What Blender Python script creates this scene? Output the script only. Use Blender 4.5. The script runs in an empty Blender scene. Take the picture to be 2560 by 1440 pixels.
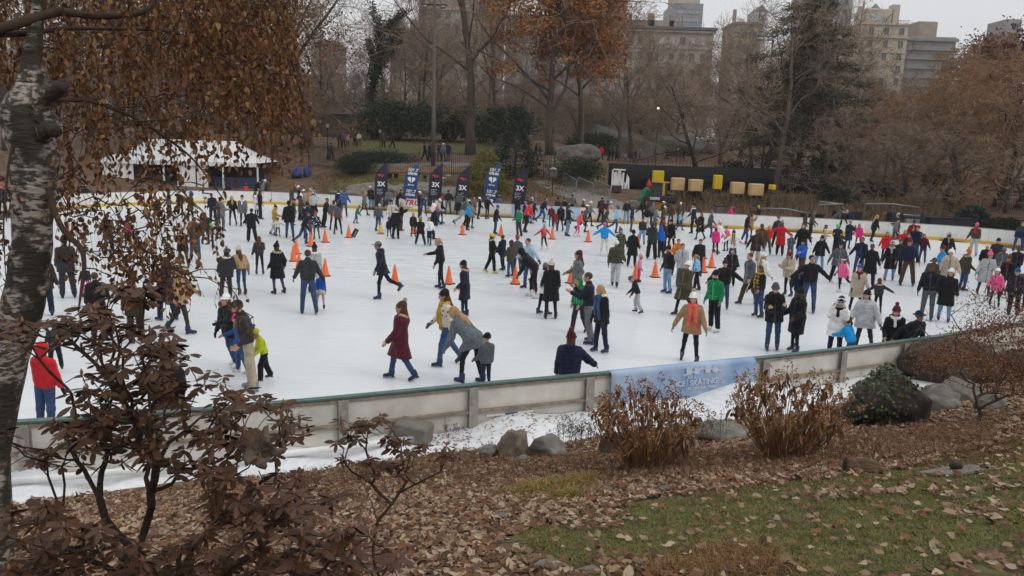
import bpy, math, random
import numpy as np
from mathutils import Vector, Matrix
random.seed(7); RNG = np.random.default_rng(7)
R_ = math.radians
C = bpy.context.scene.collection
SC = bpy.context.scene
# ------------------------------------------------------------------ camera
FPX, HC = 1920.0, 5.4
PITCH, ROLL = math.atan(358/1920), 0.030
cam = bpy.data.cameras.new('camera'); cam.lens = 27.0; cam.sensor_width = 36.0
cam.clip_start = 0.05; cam.clip_end = 3000
camo = bpy.data.objects.new('camera', cam); C.objects.link(camo)
CR = Matrix.Rotation(math.pi/2-PITCH, 4, 'X') @ Matrix.Rotation(ROLL, 4, 'Z')
camo.matrix_world = Matrix.Translation((0, 0, HC)) @ CR
SC.camera = camo
# ------------------------------------------------------------------ overcast sky, weak soft sun
w = bpy.data.worlds.new('World'); SC.world = w; w.use_nodes = True
nt = w.node_tree; nd = nt.nodes; bg = nd['Background']
SUN_EL, SUN_AZ = R_(38), R_(115)
sky = nd.new('ShaderNodeTexSky'); sky.sky_type = 'NISHITA'; sky.sun_disc = False
sky.sun_elevation = SUN_EL; sky.sun_rotation = SUN_AZ; sky.dust_density = 3.0; sky.ozone_density = 1.0
hs = nd.new('ShaderNodeHueSaturation'); hs.inputs['Saturation'].default_value = 0.10
nt.links.new(sky.outputs[0], hs.inputs['Color'])
# the even grey cloud layer, brighter overhead than at the horizon
tc = nd.new('ShaderNodeTexCoord'); sp = nd.new('ShaderNodeSeparateXYZ'); nt.links.new(tc.outputs['Generated'], sp.inputs[0])
rp = nd.new('ShaderNodeValToRGB'); nt.links.new(sp.outputs['Z'], rp.inputs[0])
rp.color_ramp.elements[0].position = 0.0; rp.color_ramp.elements[0].color = (5.9, 6.05, 6.2, 1)
rp.color_ramp.elements[1].position = 0.9; rp.color_ramp.elements[1].color = (10.6, 10.8, 11.0, 1)
mx = nd.new('ShaderNodeMixRGB'); mx.inputs[0].default_value = 0.86
nt.links.new(hs.outputs[0], mx.inputs[1]); nt.links.new(rp.outputs[0], mx.inputs[2]); nt.links.new(mx.outputs[0], bg.inputs[0])
bg.inputs[1].default_value = 0.10
sun = bpy.data.lights.new('sun', 'SUN'); sun.energy = 0.6; sun.angle = R_(30); sun.color = (1, 0.96, 0.9)
suno = bpy.data.objects.new('sun', sun); C.objects.link(suno)
suno.rotation_euler = (math.pi/2-SUN_EL, 0, math.pi-SUN_AZ)
suno.location = (0, 0, 80)
SC.view_settings.view_transform = 'Standard'; SC.view_settings.look = 'None'
SC.view_settings.exposure = 0.16; SC.view_settings.gamma = 1.0; SC.view_settings.use_curve_mapping = False
SC.render.engine = 'CYCLES'; SC.cycles.max_bounces = 5; SC.cycles.diffuse_bounces = 3; SC.cycles.transparent_max_bounces = 4
SC.cycles.use_adaptive_sampling = True; SC.cycles.adaptive_threshold = 0.02
try: SC.cycles.use_denoising = True
except Exception: pass
# ------------------------------------------------------------------ pixel (of the 2560 x 1440 frame) to world
_R3 = np.array([[CR[i][j] for j in range(3)] for i in range(3)])
CAM = np.array([0, 0, HC])
def ray(px, py):
    return _R3 @ np.array([(px-1280)/FPX, -(py-720)/FPX, -1.0])
def proj(P):
    c = _R3.T @ (np.asarray(P, float)-CAM)
    return 1280+FPX*c[0]/-c[2], 720-FPX*c[1]/-c[2]
def on(px, py, z=0.0):
    d = ray(px, py); t = (z-HC)/d[2]; return CAM+d*t
def dep(px, py, Y):
    d = ray(px, py); return CAM+d*(Y/d[1])
# ------------------------------------------------------------------ meshes, materials, tags
def mk(name, V, F, mats, parent=None, smooth=True, mi=None, loc=None, col=None):
    """one mesh object; F is a list of (m,k) index arrays, mi a list of material indices (one array per F)"""
    me = bpy.data.meshes.new(name)
    V = np.asarray(V, np.float32); F = [np.asarray(f, np.int32) for f in F if len(f)]
    me.vertices.add(len(V)); me.vertices.foreach_set('co', V.ravel())
    if F:
        loops = np.concatenate([f.ravel() for f in F])
        tot = np.concatenate([np.full(len(f), f.shape[1], np.int32) for f in F])
        me.loops.add(len(loops)); me.loops.foreach_set('vertex_index', loops)
        me.polygons.add(len(tot)); st = np.zeros(len(tot), np.int32); st[1:] = np.cumsum(tot)[:-1]
        me.polygons.foreach_set('loop_start', st); me.polygons.foreach_set('loop_total', tot)
        me.polygons.foreach_set('use_smooth', np.full(len(tot), bool(smooth)))
        if mi is not None: me.polygons.foreach_set('material_index', np.concatenate([np.asarray(a, np.int32).ravel() for a in mi if len(a)]))
    me.update(calc_edges=True)
    if col is not None:
        at = me.color_attributes.new('tint', 'FLOAT_COLOR', 'POINT')
        c4 = np.ones((len(V), 4), np.float32); c4[:, :3] = col; at.data.foreach_set('color', c4.ravel())
    for m in (mats if isinstance(mats, (list, tuple)) else [mats]): me.materials.append(m)
    o = bpy.data.objects.new(name, me); C.objects.link(o)
    if parent is not None: o.parent = parent
    if loc is not None: o.location = loc
    return o
class MB:
    """collects shapes for one mesh object"""
    def __init__(s): s.V = []; s.F = {}; s.M = {}; s.n = 0
    def add(s, V, F, m=0):
        V = np.asarray(V, float).reshape(-1, 3); s.V.append(V)
        for f in (F if isinstance(F, list) else [F]):
            f = np.asarray(f, int)
            if f.size == 0: continue
            k = f.shape[1]; s.F.setdefault(k, []).append(f+s.n); s.M.setdefault(k, []).append(np.full(len(f), m))
        s.n += len(V); return s
    def box(s, c, size, rz=0.0, m=0, rx=0.0, ry=0.0, bev=0.0):
        x, y, z = [a/2 for a in size]
        if bev > 0:
            b = min(bev, x*.45, y*.45, z*.45); P = []
            for sx in (-1, 1):
                for sy in (-1, 1):
                    for sz in (-1, 1):
                        P += [(sx*x, sy*(y-b), sz*(z-b)), (sx*(x-b), sy*y, sz*(z-b)), (sx*(x-b), sy*(y-b), sz*z)]
            P = np.array(P); i = lambda sx, sy, sz, a: ((sx*2+sy)*2+sz)*3+a
            q = []; t = []
            for d in (0, 1):
                q.append([i(d,0,0,0), i(d,1,0,0), i(d,1,1,0), i(d,0,1,0)][::1 if d else -1])
                q.append([i(0,d,0,1), i(0,d,1,1), i(1,d,1,1), i(1,d,0,1)][::1 if d else -1])
                q.append([i(0,0,d,2), i(1,0,d,2), i(1,1,d,2), i(0,1,d,2)][::1 if d else -1])
            for a in (0, 1):
                for b2 in (0, 1):
                    q.append([i(0,a,b2,1), i(1,a,b2,1), i(1,a,b2,2), i(0,a,b2,2)][::1 if a == b2 else -1])
                    q.append([i(a,0,b2,0), i(a,1,b2,0), i(a,1,b2,2), i(a,0,b2,2)][::-1 if a == b2 else 1])
                    q.append([i(a,b2,0,0), i(a,b2,1,0), i(a,b2,1,1), i(a,b2,0,1)][::1 if a == b2 else -1])
                    for c2 in (0, 1): t.append([i(a,b2,c2,0), i(a,b2,c2,1), i(a,b2,c2,2)][::1 if (a+b2+c2) % 2 else -1])
            FF = [np.array(q), np.array(t)]
        else:
            P = np.array([(sx*x, sy*y, sz*z) for sx in (-1, 1) for sy in (-1, 1) for sz in (-1, 1)])
            FF = [np.array([[0,1,3,2],[4,6,7,5],[0,4,5,1],[2,3,7,6],[0,2,6,4],[1,5,7,3]])]
        M = (Matrix.Rotation(rz, 3, 'Z') @ Matrix.Rotation(ry, 3, 'Y') @ Matrix.Rotation(rx, 3, 'X'))
        M = np.array([list(r) for r in M]); return s.add(P @ M.T+np.asarray(c, float), FF, m)
    def tube(s, pts, rad, n=8, m=0, cap=True, sx=1.0):
        pts = np.asarray(pts, float); k = len(pts)
        rad = np.broadcast_to(np.asarray(rad, float), (k,))
        T = np.gradient(pts, axis=0); T /= np.linalg.norm(T, axis=1)[:, None]+1e-9
        up = np.array([0, 0, 1.0]) if abs(T[0][2]) < .9 else np.array([1.0, 0, 0])
        U = np.cross(T, up); U /= np.linalg.norm(U, axis=1)[:, None]+1e-9; W = np.cross(T, U)
        a = np.linspace(0, 2*math.pi, n, endpoint=False)
        V = pts[:, None]+rad[:, None, None]*(np.cos(a)[None, :, None]*U[:, None]*sx+np.sin(a)[None, :, None]*W[:, None])
        i = np.arange(k-1)[:, None]*n; j = np.arange(n)[None]; j2 = (j+1) % n
        q = np.stack([i+j, i+j2, i+n+j2, i+n+j], -1).reshape(-1, 4); FF = [q]
        V = V.reshape(-1, 3)
        if cap:
            V = np.vstack([V, pts[:1], pts[-1:]]); j = np.arange(n); j2 = (j+1) % n
            FF.append(np.stack([np.full(n, k*n), j2, j], -1)); FF.append(np.stack([np.full(n, k*n+1), (k-1)*n+j, (k-1)*n+j2], -1))
        return s.add(V, FF, m)
    def lathe(s, prof, n=16, c=(0, 0, 0), m=0):
        prof = np.asarray(prof, float); k = len(prof); a = np.linspace(0, 2*math.pi, n, endpoint=False)
        V = np.stack([prof[:, :1]*np.cos(a), prof[:, :1]*np.sin(a), np.repeat(prof[:, 1:2], n, 1)], -1).reshape(-1, 3)+np.asarray(c, float)
        i = np.arange(k-1)[:, None]*n; j = np.arange(n)[None]; j2 = (j+1) % n
        return s.add(V, np.stack([i+j, i+j2, i+n+j2, i+n+j], -1).reshape(-1, 4), m)
    def prism(s, pts, off, m=0):
        """a flat outline (n,3) pushed along the vector off"""
        P = np.asarray(pts, float); n = len(P); V = np.vstack([P, P+np.asarray(off, float)])
        j = np.arange(n); j2 = (j+1) % n
        s.add(V, np.stack([j, j2, j2+n, j+n], -1), m)
        s.add(P, np.arange(n)[::-1][None], m); return s.add(P+np.asarray(off, float), np.arange(n)[None], m)
    def build(s, name, mats, parent=None, smooth=False, loc=None):
        ks = sorted(s.F)
        return mk(name, np.vstack(s.V), [np.vstack(s.F[k]) for k in ks], mats, parent, smooth, [np.concatenate(s.M[k]) for k in ks], loc)
def tag(o, label=None, cat=None, group=None, kind=None):
    if label: o['label'] = label
    if cat: o['category'] = cat
    if group: o['group'] = group
    if kind: o['kind'] = kind
    return o
def empty(name, loc=(0, 0, 0), rz=0.0, label=None, cat=None, group=None):
    o = bpy.data.objects.new(name, None); C.objects.link(o); o.location = loc; o.rotation_euler = (0, 0, rz)
    o.empty_display_size = 0.2
    return tag(o, label, cat, group)
KIDS = {}
def copy_tree(o, loc=None, rz=None, scale=None, label=None, parent=None):
    c = o.copy(); C.objects.link(c)
    if parent is not None: c.parent = parent
    if loc is not None: c.location = loc
    if rz is not None: c.rotation_euler = (0, 0, rz)
    if scale is not None: c.scale = scale if hasattr(scale, '__len__') else (scale,)*3
    if label: c['label'] = label
    for ch in list(o.children): copy_tree(ch, parent=c)
    return c
_MC = {}
def mat(name, col, rough=0.8, var=0.25, scale=6.0, bump=0.0, bscale=30.0, metal=0.0, spec=0.3, col2=None, stretch=None, attr=False, coord='Object', detail=5.0, sheen=0.0, trans=0.0):
    if name in _MC: return _MC[name]
    m = bpy.data.materials.new(name); m.use_nodes = True; _MC[name] = m
    t = m.node_tree; b = t.nodes['Principled BSDF']; L = t.links.new
    b.inputs['Roughness'].default_value = rough; b.inputs['Metallic'].default_value = metal
    b.inputs['Specular IOR Level'].default_value = spec
    if sheen: b.inputs['Sheen Weight'].default_value = sheen
    if trans: b.inputs['Subsurface Weight'].default_value = 0.0
    tcn = t.nodes.new('ShaderNodeTexCoord'); src = tcn.outputs[coord]
    if coord == 'World':
        pass
    if stretch:
        mp = t.nodes.new('ShaderNodeMapping'); mp.inputs['Scale'].default_value = stretch; L(src, mp.inputs[0]); src = mp.outputs[0]
    nz = t.nodes.new('ShaderNodeTexNoise'); nz.inputs['Scale'].default_value = scale; nz.inputs['Detail'].default_value = detail; L(src, nz.inputs['Vector'])
    rp = t.nodes.new('ShaderNodeValToRGB'); L(nz.outputs['Fac'], rp.inputs[0])
    c = np.array(col[:3]); d = np.array(col2[:3]) if col2 else np.clip(c*(1+var), 0, 1); lo = c*(1-var) if not col2 else c
    rp.color_ramp.elements[0].position = 0.3; rp.color_ramp.elements[1].position = 0.7
    rp.color_ramp.elements[0].color = (*lo, 1); rp.color_ramp.elements[1].color = (*d, 1)
    out = rp.outputs[0]
    if attr:
        at = t.nodes.new('ShaderNodeVertexColor'); at.layer_name = 'tint'
        mm = t.nodes.new('ShaderNodeMixRGB'); mm.blend_type = 'MULTIPLY'; mm.inputs[0].default_value = 1.0
        L(out, mm.inputs[1]); L(at.outputs[0], mm.inputs[2]); out = mm.outputs[0]
    L(out, b.inputs['Base Color'])
    if bump > 0:
        n2 = t.nodes.new('ShaderNodeTexNoise'); n2.inputs['Scale'].default_value = bscale; n2.inputs['Detail'].default_value = 6; L(src, n2.inputs['Vector'])
        bp = t.nodes.new('ShaderNodeBump'); bp.inputs['Strength'].default_value = bump; bp.inputs['Distance'].default_value = 0.03
        L(n2.outputs['Fac'], bp.inputs['Height']); L(bp.outputs[0], b.inputs['Normal'])
    return m
def sm(x, a, b):
    t = np.clip((np.asarray(x, float)-a)/(b-a), 0, 1); return t*t*(3-2*t)
def vnoise(x, y, seed=0):
    """smooth value noise on arrays"""
    x = np.asarray(x, float); y = np.asarray(y, float); xi = np.floor(x).astype(np.int64); yi = np.floor(y).astype(np.int64)
    fx = x-xi; fy = y-yi; fx = fx*fx*(3-2*fx); fy = fy*fy*(3-2*fy)
    def h(a, b):
        n = (a*374761393+b*668265263+seed*974711) & 0x7fffffff; n = ((n ^ (n >> 13))*1274126177) & 0x7fffffff
        return ((n ^ (n >> 16)) & 0xffff)/65535.0
    return (h(xi, yi)*(1-fx)+h(xi+1, yi)*fx)*(1-fy)+(h(xi, yi+1)*(1-fx)+h(xi+1, yi+1)*fx)*fy
# ------------------------------------------------------------------ the air: thin winter haze round the whole place
HAZE_D = 0.00022
def build_haze():
    v = [(x, y, z) for x in (-260, 300) for y in (-60, 520) for z in (-1.6, 110)]; me = bpy.data.meshes.new('haze'); me.from_pydata(v, [], [(0, 1, 3, 2), (4, 6, 7, 5), (0, 4, 5, 1), (2, 3, 7, 6), (0, 2, 6, 4), (1, 5, 7, 3)]); o = bpy.data.objects.new('haze', me); C.objects.link(o); o['kind'] = 'stuff'; o['label'] = 'thin pale winter haze over the park'
    m = bpy.data.materials.new('haze'); m.use_nodes = True; t = m.node_tree; t.nodes.remove(t.nodes['Principled BSDF']); p = t.nodes.new('ShaderNodeVolumePrincipled'); p.inputs['Density'].default_value = HAZE_D; p.inputs['Color'].default_value = (.93, .94, .96, 1); t.links.new(p.outputs[0], t.nodes['Material Output'].inputs['Volume']); me.materials.append(m)
build_haze(); SC.cycles.volume_bounces = 1
# ------------------------------------------------------------------ ground, ice, boards
NEAR = [(-22, 10.5), (-14, 10.1), (-10, 10.5), (-7.46, 11.11), (-5.87, 11.57), (-3.73, 12.39), (-1.95, 13.1), (-.69, 13.66), (1.9, 14.64), (5.22, 16.04), (7.72, 17.2), (10.01, 18.32), (14.5, 20.9), (20, 25), (26, 31), (31, 39)]
FAR = [(33, 44.5), (31.9, 47.8), (29.9, 50.2), (27.6, 51.2), (21.5, 53.2), (19, 53.8), (14.7, 54.8), (9.2, 55.9), (5.15, 56.6), (.44, 57.7), (-2.6, 58.5), (-7.7, 60.2), (-12.4, 61.6), (-16.5, 62.8), (-21.5, 63.6), (-25.6, 62.6), (-30, 58), (-33, 52), (-35, 44), (-33, 30), (-29, 18)]
RINK = np.array(NEAR+FAR)
def segdist(x, y, P):
    x = np.asarray(x, float); y = np.asarray(y, float); best = np.full(x.shape, 1e9)
    for a, b in zip(P[:-1], P[1:]):
        ab = b-a; t = np.clip(((x-a[0])*ab[0]+(y-a[1])*ab[1])/(ab@ab), 0, 1)
        best = np.minimum(best, (x-a[0]-t*ab[0])**2+(y-a[1]-t*ab[1])**2)
    return np.sqrt(best)
def inpoly(x, y, P):
    x = np.asarray(x, float); y = np.asarray(y, float); r = np.zeros(x.shape, bool); P = np.asarray(P)[:, :2]
    for a, b in zip(P, np.roll(P, -1, 0)):
        c = (a[1] > y) != (b[1] > y); r ^= c & (x < (b[0]-a[0])*(y-a[1])/(b[1]-a[1]+1e-12)+a[0])
    return r
RC = np.vstack([RINK, RINK[:1]])
def terr(x, y):
    x = np.asarray(x, float); y = np.asarray(y, float)
    d = segdist(x, y, RC); ins = inpoly(x, y, RINK); s = np.where(ins, -d, d)
    zn = np.interp(s, [-1, 0, .6, 1.5, 3, 6, 9, 13, 20], [-.1, .03, .1, .3, .72, 1.68, 2.72, 3.85, 4.2])+(.07*(vnoise(x*.9, y*.9, 3)-.5)+.03*(vnoise(x*3, y*3, 4)-.5))*sm(s, .5, 2)
    zl = np.interp(s, [-1, 0, 3, 8, 12, 17, 35, 60, 100, 300], [-.1, .1, .55, 1.0, 1.9, 3.3, 5.35, 6.2, 8, 8.5])
    zr = np.interp(s, [-1, 0, 5, 8, 20, 30, 50, 75, 105, 300], [-.1, .1, .9, 1.6, 1.9, 2.4, 3.4, 5.2, 7.0, 8])
    t = sm(x, 3, 17); zf = zl*(1-t)+zr*t+.5*(vnoise(x*.11, y*.11, 8)-.5)*sm(s, 4, 14)
    w = sm(y-(16+.42*x), 2, 24); return np.where(ins, -.1, zn*(1-w)+zf*w)
def ter(px, py, tmin=2.0, tmax=420.0):
    d = ray(px, py); t = np.concatenate([np.arange(tmin, 40, .15), np.arange(40, tmax, .5)]); t = t/np.linalg.norm(d)
    P = CAM+d*t[:, None]; g = np.maximum(terr(P[:, 0], P[:, 1]), np.where(inpoly(P[:, 0], P[:, 1], RINK), 0, -9)); b = np.argmax(P[:, 2] < g)
    if not (P[:, 2] < g).any(): return CAM+d*t[-1]
    a0, a1 = t[max(b-1, 0)], t[b]
    for _ in range(18):
        m = (a0+a1)/2; Q = CAM+d*m
        if Q[2] < terr(Q[0], Q[1]): a1 = m
        else: a0 = m
    return CAM+d*a1
def gz(x, y): return float(terr(np.array([x]), np.array([y]))[0])
M_SOIL = mat('ground_soil', (.125, .078, .050), .95, scale=1.3, var=.45, bump=.6, bscale=9, detail=9)
xs = np.concatenate([np.arange(-170, -30, 5), np.arange(-30, 30, .4), np.arange(30, 210, 5)]); ys = np.concatenate([np.arange(-8, 24, .32), np.arange(24, 60, 1.5), np.arange(60, 130, 1.5), np.arange(130, 470, 7)])
X, Y = np.meshgrid(xs, ys, indexing='ij'); nx, ny = X.shape; Z = terr(X, Y)
i = np.arange(nx-1)[:, None]*ny+np.arange(ny-1)[None]; q = np.stack([i, i+ny, i+ny+1, i+1], -1).reshape(-1, 4)
tag(mk('ground', np.stack([X, Y, Z], -1).reshape(-1, 3), [q], M_SOIL), 'brown leaf-strewn park ground rising around the rink', 'ground', kind='structure')
def sheet(name, poly, m, r, off, label=None, cat=None, ragged=0.0, kind='structure', h=None):
    P = np.array(poly, float)[:, :2]; lo, hi = P.min(0)-r, P.max(0)+r
    gx = np.arange(lo[0], hi[0], r); gy = np.arange(lo[1], hi[1], r); X, Y = np.meshgrid(gx, gy, indexing='ij'); n = X.shape[1]
    wob = ragged*(vnoise(X/r*.22, Y/r*.22, 5)-.5), ragged*(vnoise(X/r*.22, Y/r*.22, 6)-.5)
    ins = inpoly(X+wob[0], Y+wob[1], P); Z = terr(X, Y)+off+(h(X, Y) if h is not None else 0)
    c = ins[:-1, :-1] & ins[1:, :-1] & ins[1:, 1:] & ins[:-1, 1:]; ij = np.argwhere(c); a = ij[:, 0]*n+ij[:, 1]
    q = np.stack([a, a+n, a+n+1, a+1], -1); u, inv = np.unique(q, return_inverse=True)
    return tag(mk(name, np.stack([X, Y, Z], -1).reshape(-1, 3)[u], [inv.reshape(q.shape)], m), label, cat, kind=kind)
# the ice: bright resurfaced band near the viewer, scored and greyer round the cones
def ice_mat():
    m = bpy.data.materials.new('ice'); m.use_nodes = True; t = m.node_tree; b = t.nodes['Principled BSDF']; L = t.links.new; N = t.nodes.new
    tcn = N('ShaderNodeTexCoord'); mp = N('ShaderNodeMapping'); mp.inputs['Scale'].default_value = (.55, 2.4, 1); L(tcn.outputs['Object'], mp.inputs[0])
    dn = N('ShaderNodeTexNoise'); dn.inputs['Scale'].default_value = .35; dn.inputs['Detail'].default_value = 3; L(tcn.outputs['Object'], dn.inputs['Vector'])
    ad = N('ShaderNodeMixRGB'); ad.blend_type = 'ADD'; ad.inputs[0].default_value = 2.2; L(mp.outputs[0], ad.inputs[1]); L(dn.outputs['Color'], ad.inputs[2])
    n1 = N('ShaderNodeTexNoise'); n1.inputs['Scale'].default_value = 2.6; n1.inputs['Detail'].default_value = 7; n1.inputs['Roughness'].default_value = .62; L(ad.outputs[0], n1.inputs['Vector'])
    # distance from the scored middle of the rink
    sp_ = N('ShaderNodeMapping'); sp_.inputs['Location'].default_value = (-2.2/17, -37.5/11.5, 0); sp_.inputs['Scale'].default_value = (1/17, 1/11.5, 1); L(tcn.outputs['Object'], sp_.inputs[0])
    ln = N('ShaderNodeVectorMath'); ln.operation = 'LENGTH'; L(sp_.outputs[0], ln.inputs[0])
    ma = N('ShaderNodeMapRange'); ma.inputs['From Min'].default_value = 1.0; ma.inputs['From Max'].default_value = .72; L(ln.outputs['Value'], ma.inputs['Value'])
    r1 = N('ShaderNodeValToRGB'); L(n1.outputs['Fac'], r1.inputs[0]); e = r1.color_ramp.elements; e[0].position = .42; e[0].color = (.56, .605, .64, 1); e[1].position = .56; e[1].color = (.73, .76, .78, 1)
    r0 = N('ShaderNodeValToRGB'); L(n1.outputs['Fac'], r0.inputs[0]); e = r0.color_ramp.elements; e[0].position = .3; e[0].color = (.66, .69, .715, 1); e[1].position = .66; e[1].color = (.73, .755, .775, 1)
    mixn = N('ShaderNodeMixRGB'); L(ma.outputs['Result'], mixn.inputs[0]); L(r0.outputs[0], mixn.inputs[1]); L(r1.outputs[0], mixn.inputs[2])
    # blade cuts: thin pale scratches, dense round the cones and faint elsewhere
    cut = None
    for rz, sc in ((.22, 1.1), (-.38, .8), (.95, .5)):
        mq = N('ShaderNodeMapping'); mq.inputs['Rotation'].default_value = (0, 0, rz); mq.inputs['Scale'].default_value = (.16, 1.5, 1); L(tcn.outputs['Object'], mq.inputs[0]); nq = N('ShaderNodeTexNoise'); nq.inputs['Scale'].default_value = sc; nq.inputs['Detail'].default_value = 3; L(mq.outputs[0], nq.inputs['Vector'])
        sb = N('ShaderNodeMath'); sb.operation = 'SUBTRACT'; L(nq.outputs['Fac'], sb.inputs[0]); sb.inputs[1].default_value = .5; ab = N('ShaderNodeMath'); ab.operation = 'ABSOLUTE'; L(sb.outputs[0], ab.inputs[0]); lt = N('ShaderNodeMath'); lt.operation = 'LESS_THAN'; L(ab.outputs[0], lt.inputs[0]); lt.inputs[1].default_value = .0065
        if cut is None: cut = lt.outputs[0]
        else: mxm = N('ShaderNodeMath'); mxm.operation = 'MAXIMUM'; L(cut, mxm.inputs[0]); L(lt.outputs[0], mxm.inputs[1]); cut = mxm.outputs[0]
    fa = N('ShaderNodeMapRange'); fa.inputs['To Min'].default_value = .12; fa.inputs['To Max'].default_value = .8; L(ma.outputs['Result'], fa.inputs['Value']); mc = N('ShaderNodeMath'); mc.operation = 'MULTIPLY'; L(cut, mc.inputs[0]); L(fa.outputs['Result'], mc.inputs[1]); mw = N('ShaderNodeMixRGB'); L(mc.outputs[0], mw.inputs[0]); L(mixn.outputs[0], mw.inputs[1]); mw.inputs[2].default_value = (.84, .86, .88, 1); mixn = mw
    L(mixn.outputs[0], b.inputs['Base Color']); b.inputs['Roughness'].default_value = .30; b.inputs['Specular IOR Level'].default_value = .4
    bp = N('ShaderNodeBump'); bp.inputs['Strength'].default_value = .22; bp.inputs['Distance'].default_value = .02; L(n1.outputs['Fac'], bp.inputs['Height']); L(bp.outputs[0], b.inputs['Normal'])
    return m
tag(mk('ice', np.column_stack([RINK, np.zeros(len(RINK))]), [np.arange(len(RINK))[None]], ice_mat()), 'white ice of the skating rink', 'ice', kind='structure')
# ---- boards
M_BOARD = mat('board_white', (.70, .69, .67), .5, .07, 3, spec=.35); M_KICK = mat('board_yellow', (.66, .42, .03), .5, .1, 5); M_CAP = mat('board_cap', (.25, .25, .24), .5, .1)
M_OLD = mat('board_weathered', (.60, .57, .52), .75, .16, 2.2, bump=.1, detail=8); M_GREEN = mat('rail_green', (.09, .145, .128), .5, .2, 4); M_POST = mat('post_grey', (.29, .275, .25), .7, .18, 7)
M_RUST = mat('ledge_brown', (.26, .21, .16), .85, .3, 9)
def dense(P, step=.8):
    P = np.asarray(P, float); out = []
    for a, b in zip(P[:-1], P[1:]):
        n = max(1, int(np.linalg.norm(b-a)/step)); out += [a+(b-a)*k/n for k in range(n)]
    out.append(P[-1]); Q = np.array(out)
    for _ in range(6): Q[1:-1] = (Q[:-2]+2*Q[1:-1]+Q[2:])/4
    return Q
def nrm(Q):
    T = np.gradient(Q, axis=0); T /= np.linalg.norm(T, axis=1)[:, None]; return np.stack([T[:, 1], -T[:, 0]], -1)   # outward of an anticlockwise rink
def strip(mb, Q, z0, z1, o0, o1, m=0, dz=None):
    """a band along the line Q between heights z0..z1 and outward offsets o0..o1"""
    N = nrm(Q); n = len(Q); A = Q+N*o0; B = Q+N*o1
    z0 = np.broadcast_to(z0, (n,)); z1 = np.broadcast_to(z1, (n,))
    V = np.stack([np.column_stack([A, z0]), np.column_stack([B, z0]), np.column_stack([B, z1]), np.column_stack([A, z1])], 1).reshape(-1, 3)
    i = np.arange(n-1)[:, None]*4; k = np.arange(4)[None]; k2 = (k+1) % 4
    q = np.stack([i+k, i+k2, i+4+k2, i+4+k], -1).reshape(-1, 4); mb.add(V, [q, np.array([[0, 3, 2, 1], [n*4-4, n*4-3, n*4-2, n*4-1]])], m)
QF = dense(FAR+[NEAR[0]], .8); QN = dense([(-29, 18)]+NEAR[:-1]+[(31, 39), (33, 44.5)], .6); QN = QN[(QN[:, 0] > -21) | (QN[:, 1] < 11.5)]
fb = empty('rink_boards', (0, 58, 0), 0, 'long low white rink boards with yellow kick strip along the far side of the ice', 'rink boards')
def child(mb, name, m, par, smooth=False):
    o = mb.build(name, m, None, smooth); o.parent = par; o.matrix_parent_inverse = par.matrix_basis.inverted() if False else Matrix.Translation(-Vector(par.location)); return o
m_ = MB(); strip(m_, QF, .0, 1.0, .0, .1); child(m_, 'panel', M_BOARD, fb)
m_ = MB(); strip(m_, QF, .0, .21, -.012, -.001); child(m_, 'kick_strip', M_KICK, fb)
m_ = MB(); strip(m_, QF, 1.002, 1.035, -.015, .115); child(m_, 'top_rail', M_CAP, fb)
N_ = nrm(QF)
for k in range(6, len(QF)-20, 7): m_ = MB(); p = QF[k]-N_[k]*.004; m_.box((p[0], p[1], .62), (.012, .012, .74), rz=math.atan2(N_[k][1], N_[k][0])); child(m_, 'joint_strip', mat('joint_dark', (.33, .33, .32), .8), fb)
def nearpt(px, off=0.0, z=0.0):
    """point of the near boards that stands at picture column px (at rail height), moved outward by off"""
    best = min(range(len(QN)), key=lambda k: abs(proj((QN[k][0], QN[k][1], 1.05))[0]-px) if QN[k][1] < 30 else 1e9)
    N = nrm(QN)[best]; p = QN[best]
    k2 = best+1 if proj((p[0], p[1], 1.05))[0] < px else best-1
    a = proj((p[0], p[1], 1.05))[0]; b = proj((QN[k2][0], QN[k2][1], 1.05))[0]; t = (px-a)/(b-a+1e-9); p = p+(QN[k2]-p)*t
    return np.array([p[0]+N[0]*off, p[1]+N[1]*off, z]), N
nb = empty('rink_boards', (0, 14, 0), 0, 'weathered off-white rink boards with green top rail seen from outside in front of the bank', 'rink boards')
m_ = MB(); strip(m_, QN, .0, 1.0, -.03, .03); child(m_, 'panel', M_OLD, nb)
m_ = MB(); strip(m_, QN, 1.002, 1.036, -.06, .08); child(m_, 'top_rail', M_GREEN, nb)
m_ = MB(); strip(m_, QN, .50, .545, .031, .115); strip(m_, QN, .93, .985, .031, .06); child(m_, 'ledge', M_RUST, nb)
m_ = MB(); strip(m_, QN, .02, .12, .031, .10); child(m_, 'foot_beam', mat('beam_dark', (.10, .09, .075), .85), nb)
for px in (-250, 60, 380, 855, 1180, 1470, 1908, 2103, 2258, 2420, 2600):
    p, N = nearpt(px); a = math.atan2(N[1], N[0]); m_ = MB()
    for o, sz in ((.045, (.02, .19, .98)), (.085, (.07, .014, .98)), (.128, (.012, .17, .98))): m_.box((p[0]+N[0]*o, p[1]+N[1]*o, .5), sz, rz=a)
    m_.box((p[0]+N[0]*.142, p[1]+N[1]*.142, .74), (.014, .08, .16), rz=a); child(m_, 'post', M_POST, nb)
p, N = nearpt(1275); a = math.atan2(N[1], N[0]); m_ = MB(); m_.box((p[0]+N[0]*.05, p[1]+N[1]*.05, .40), (.03, .95, .04), rz=a); child(m_, 'pale_tape', M_BOARD, nb)
m_ = MB(); m_.box((p[0]+N[0]*.068+.02, p[1]+N[1]*.068, .405), (.008, .24, .035), rz=a); child(m_, 'blue_label', mat('label_blue', (.03, .08, .32), .5), nb)
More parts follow.
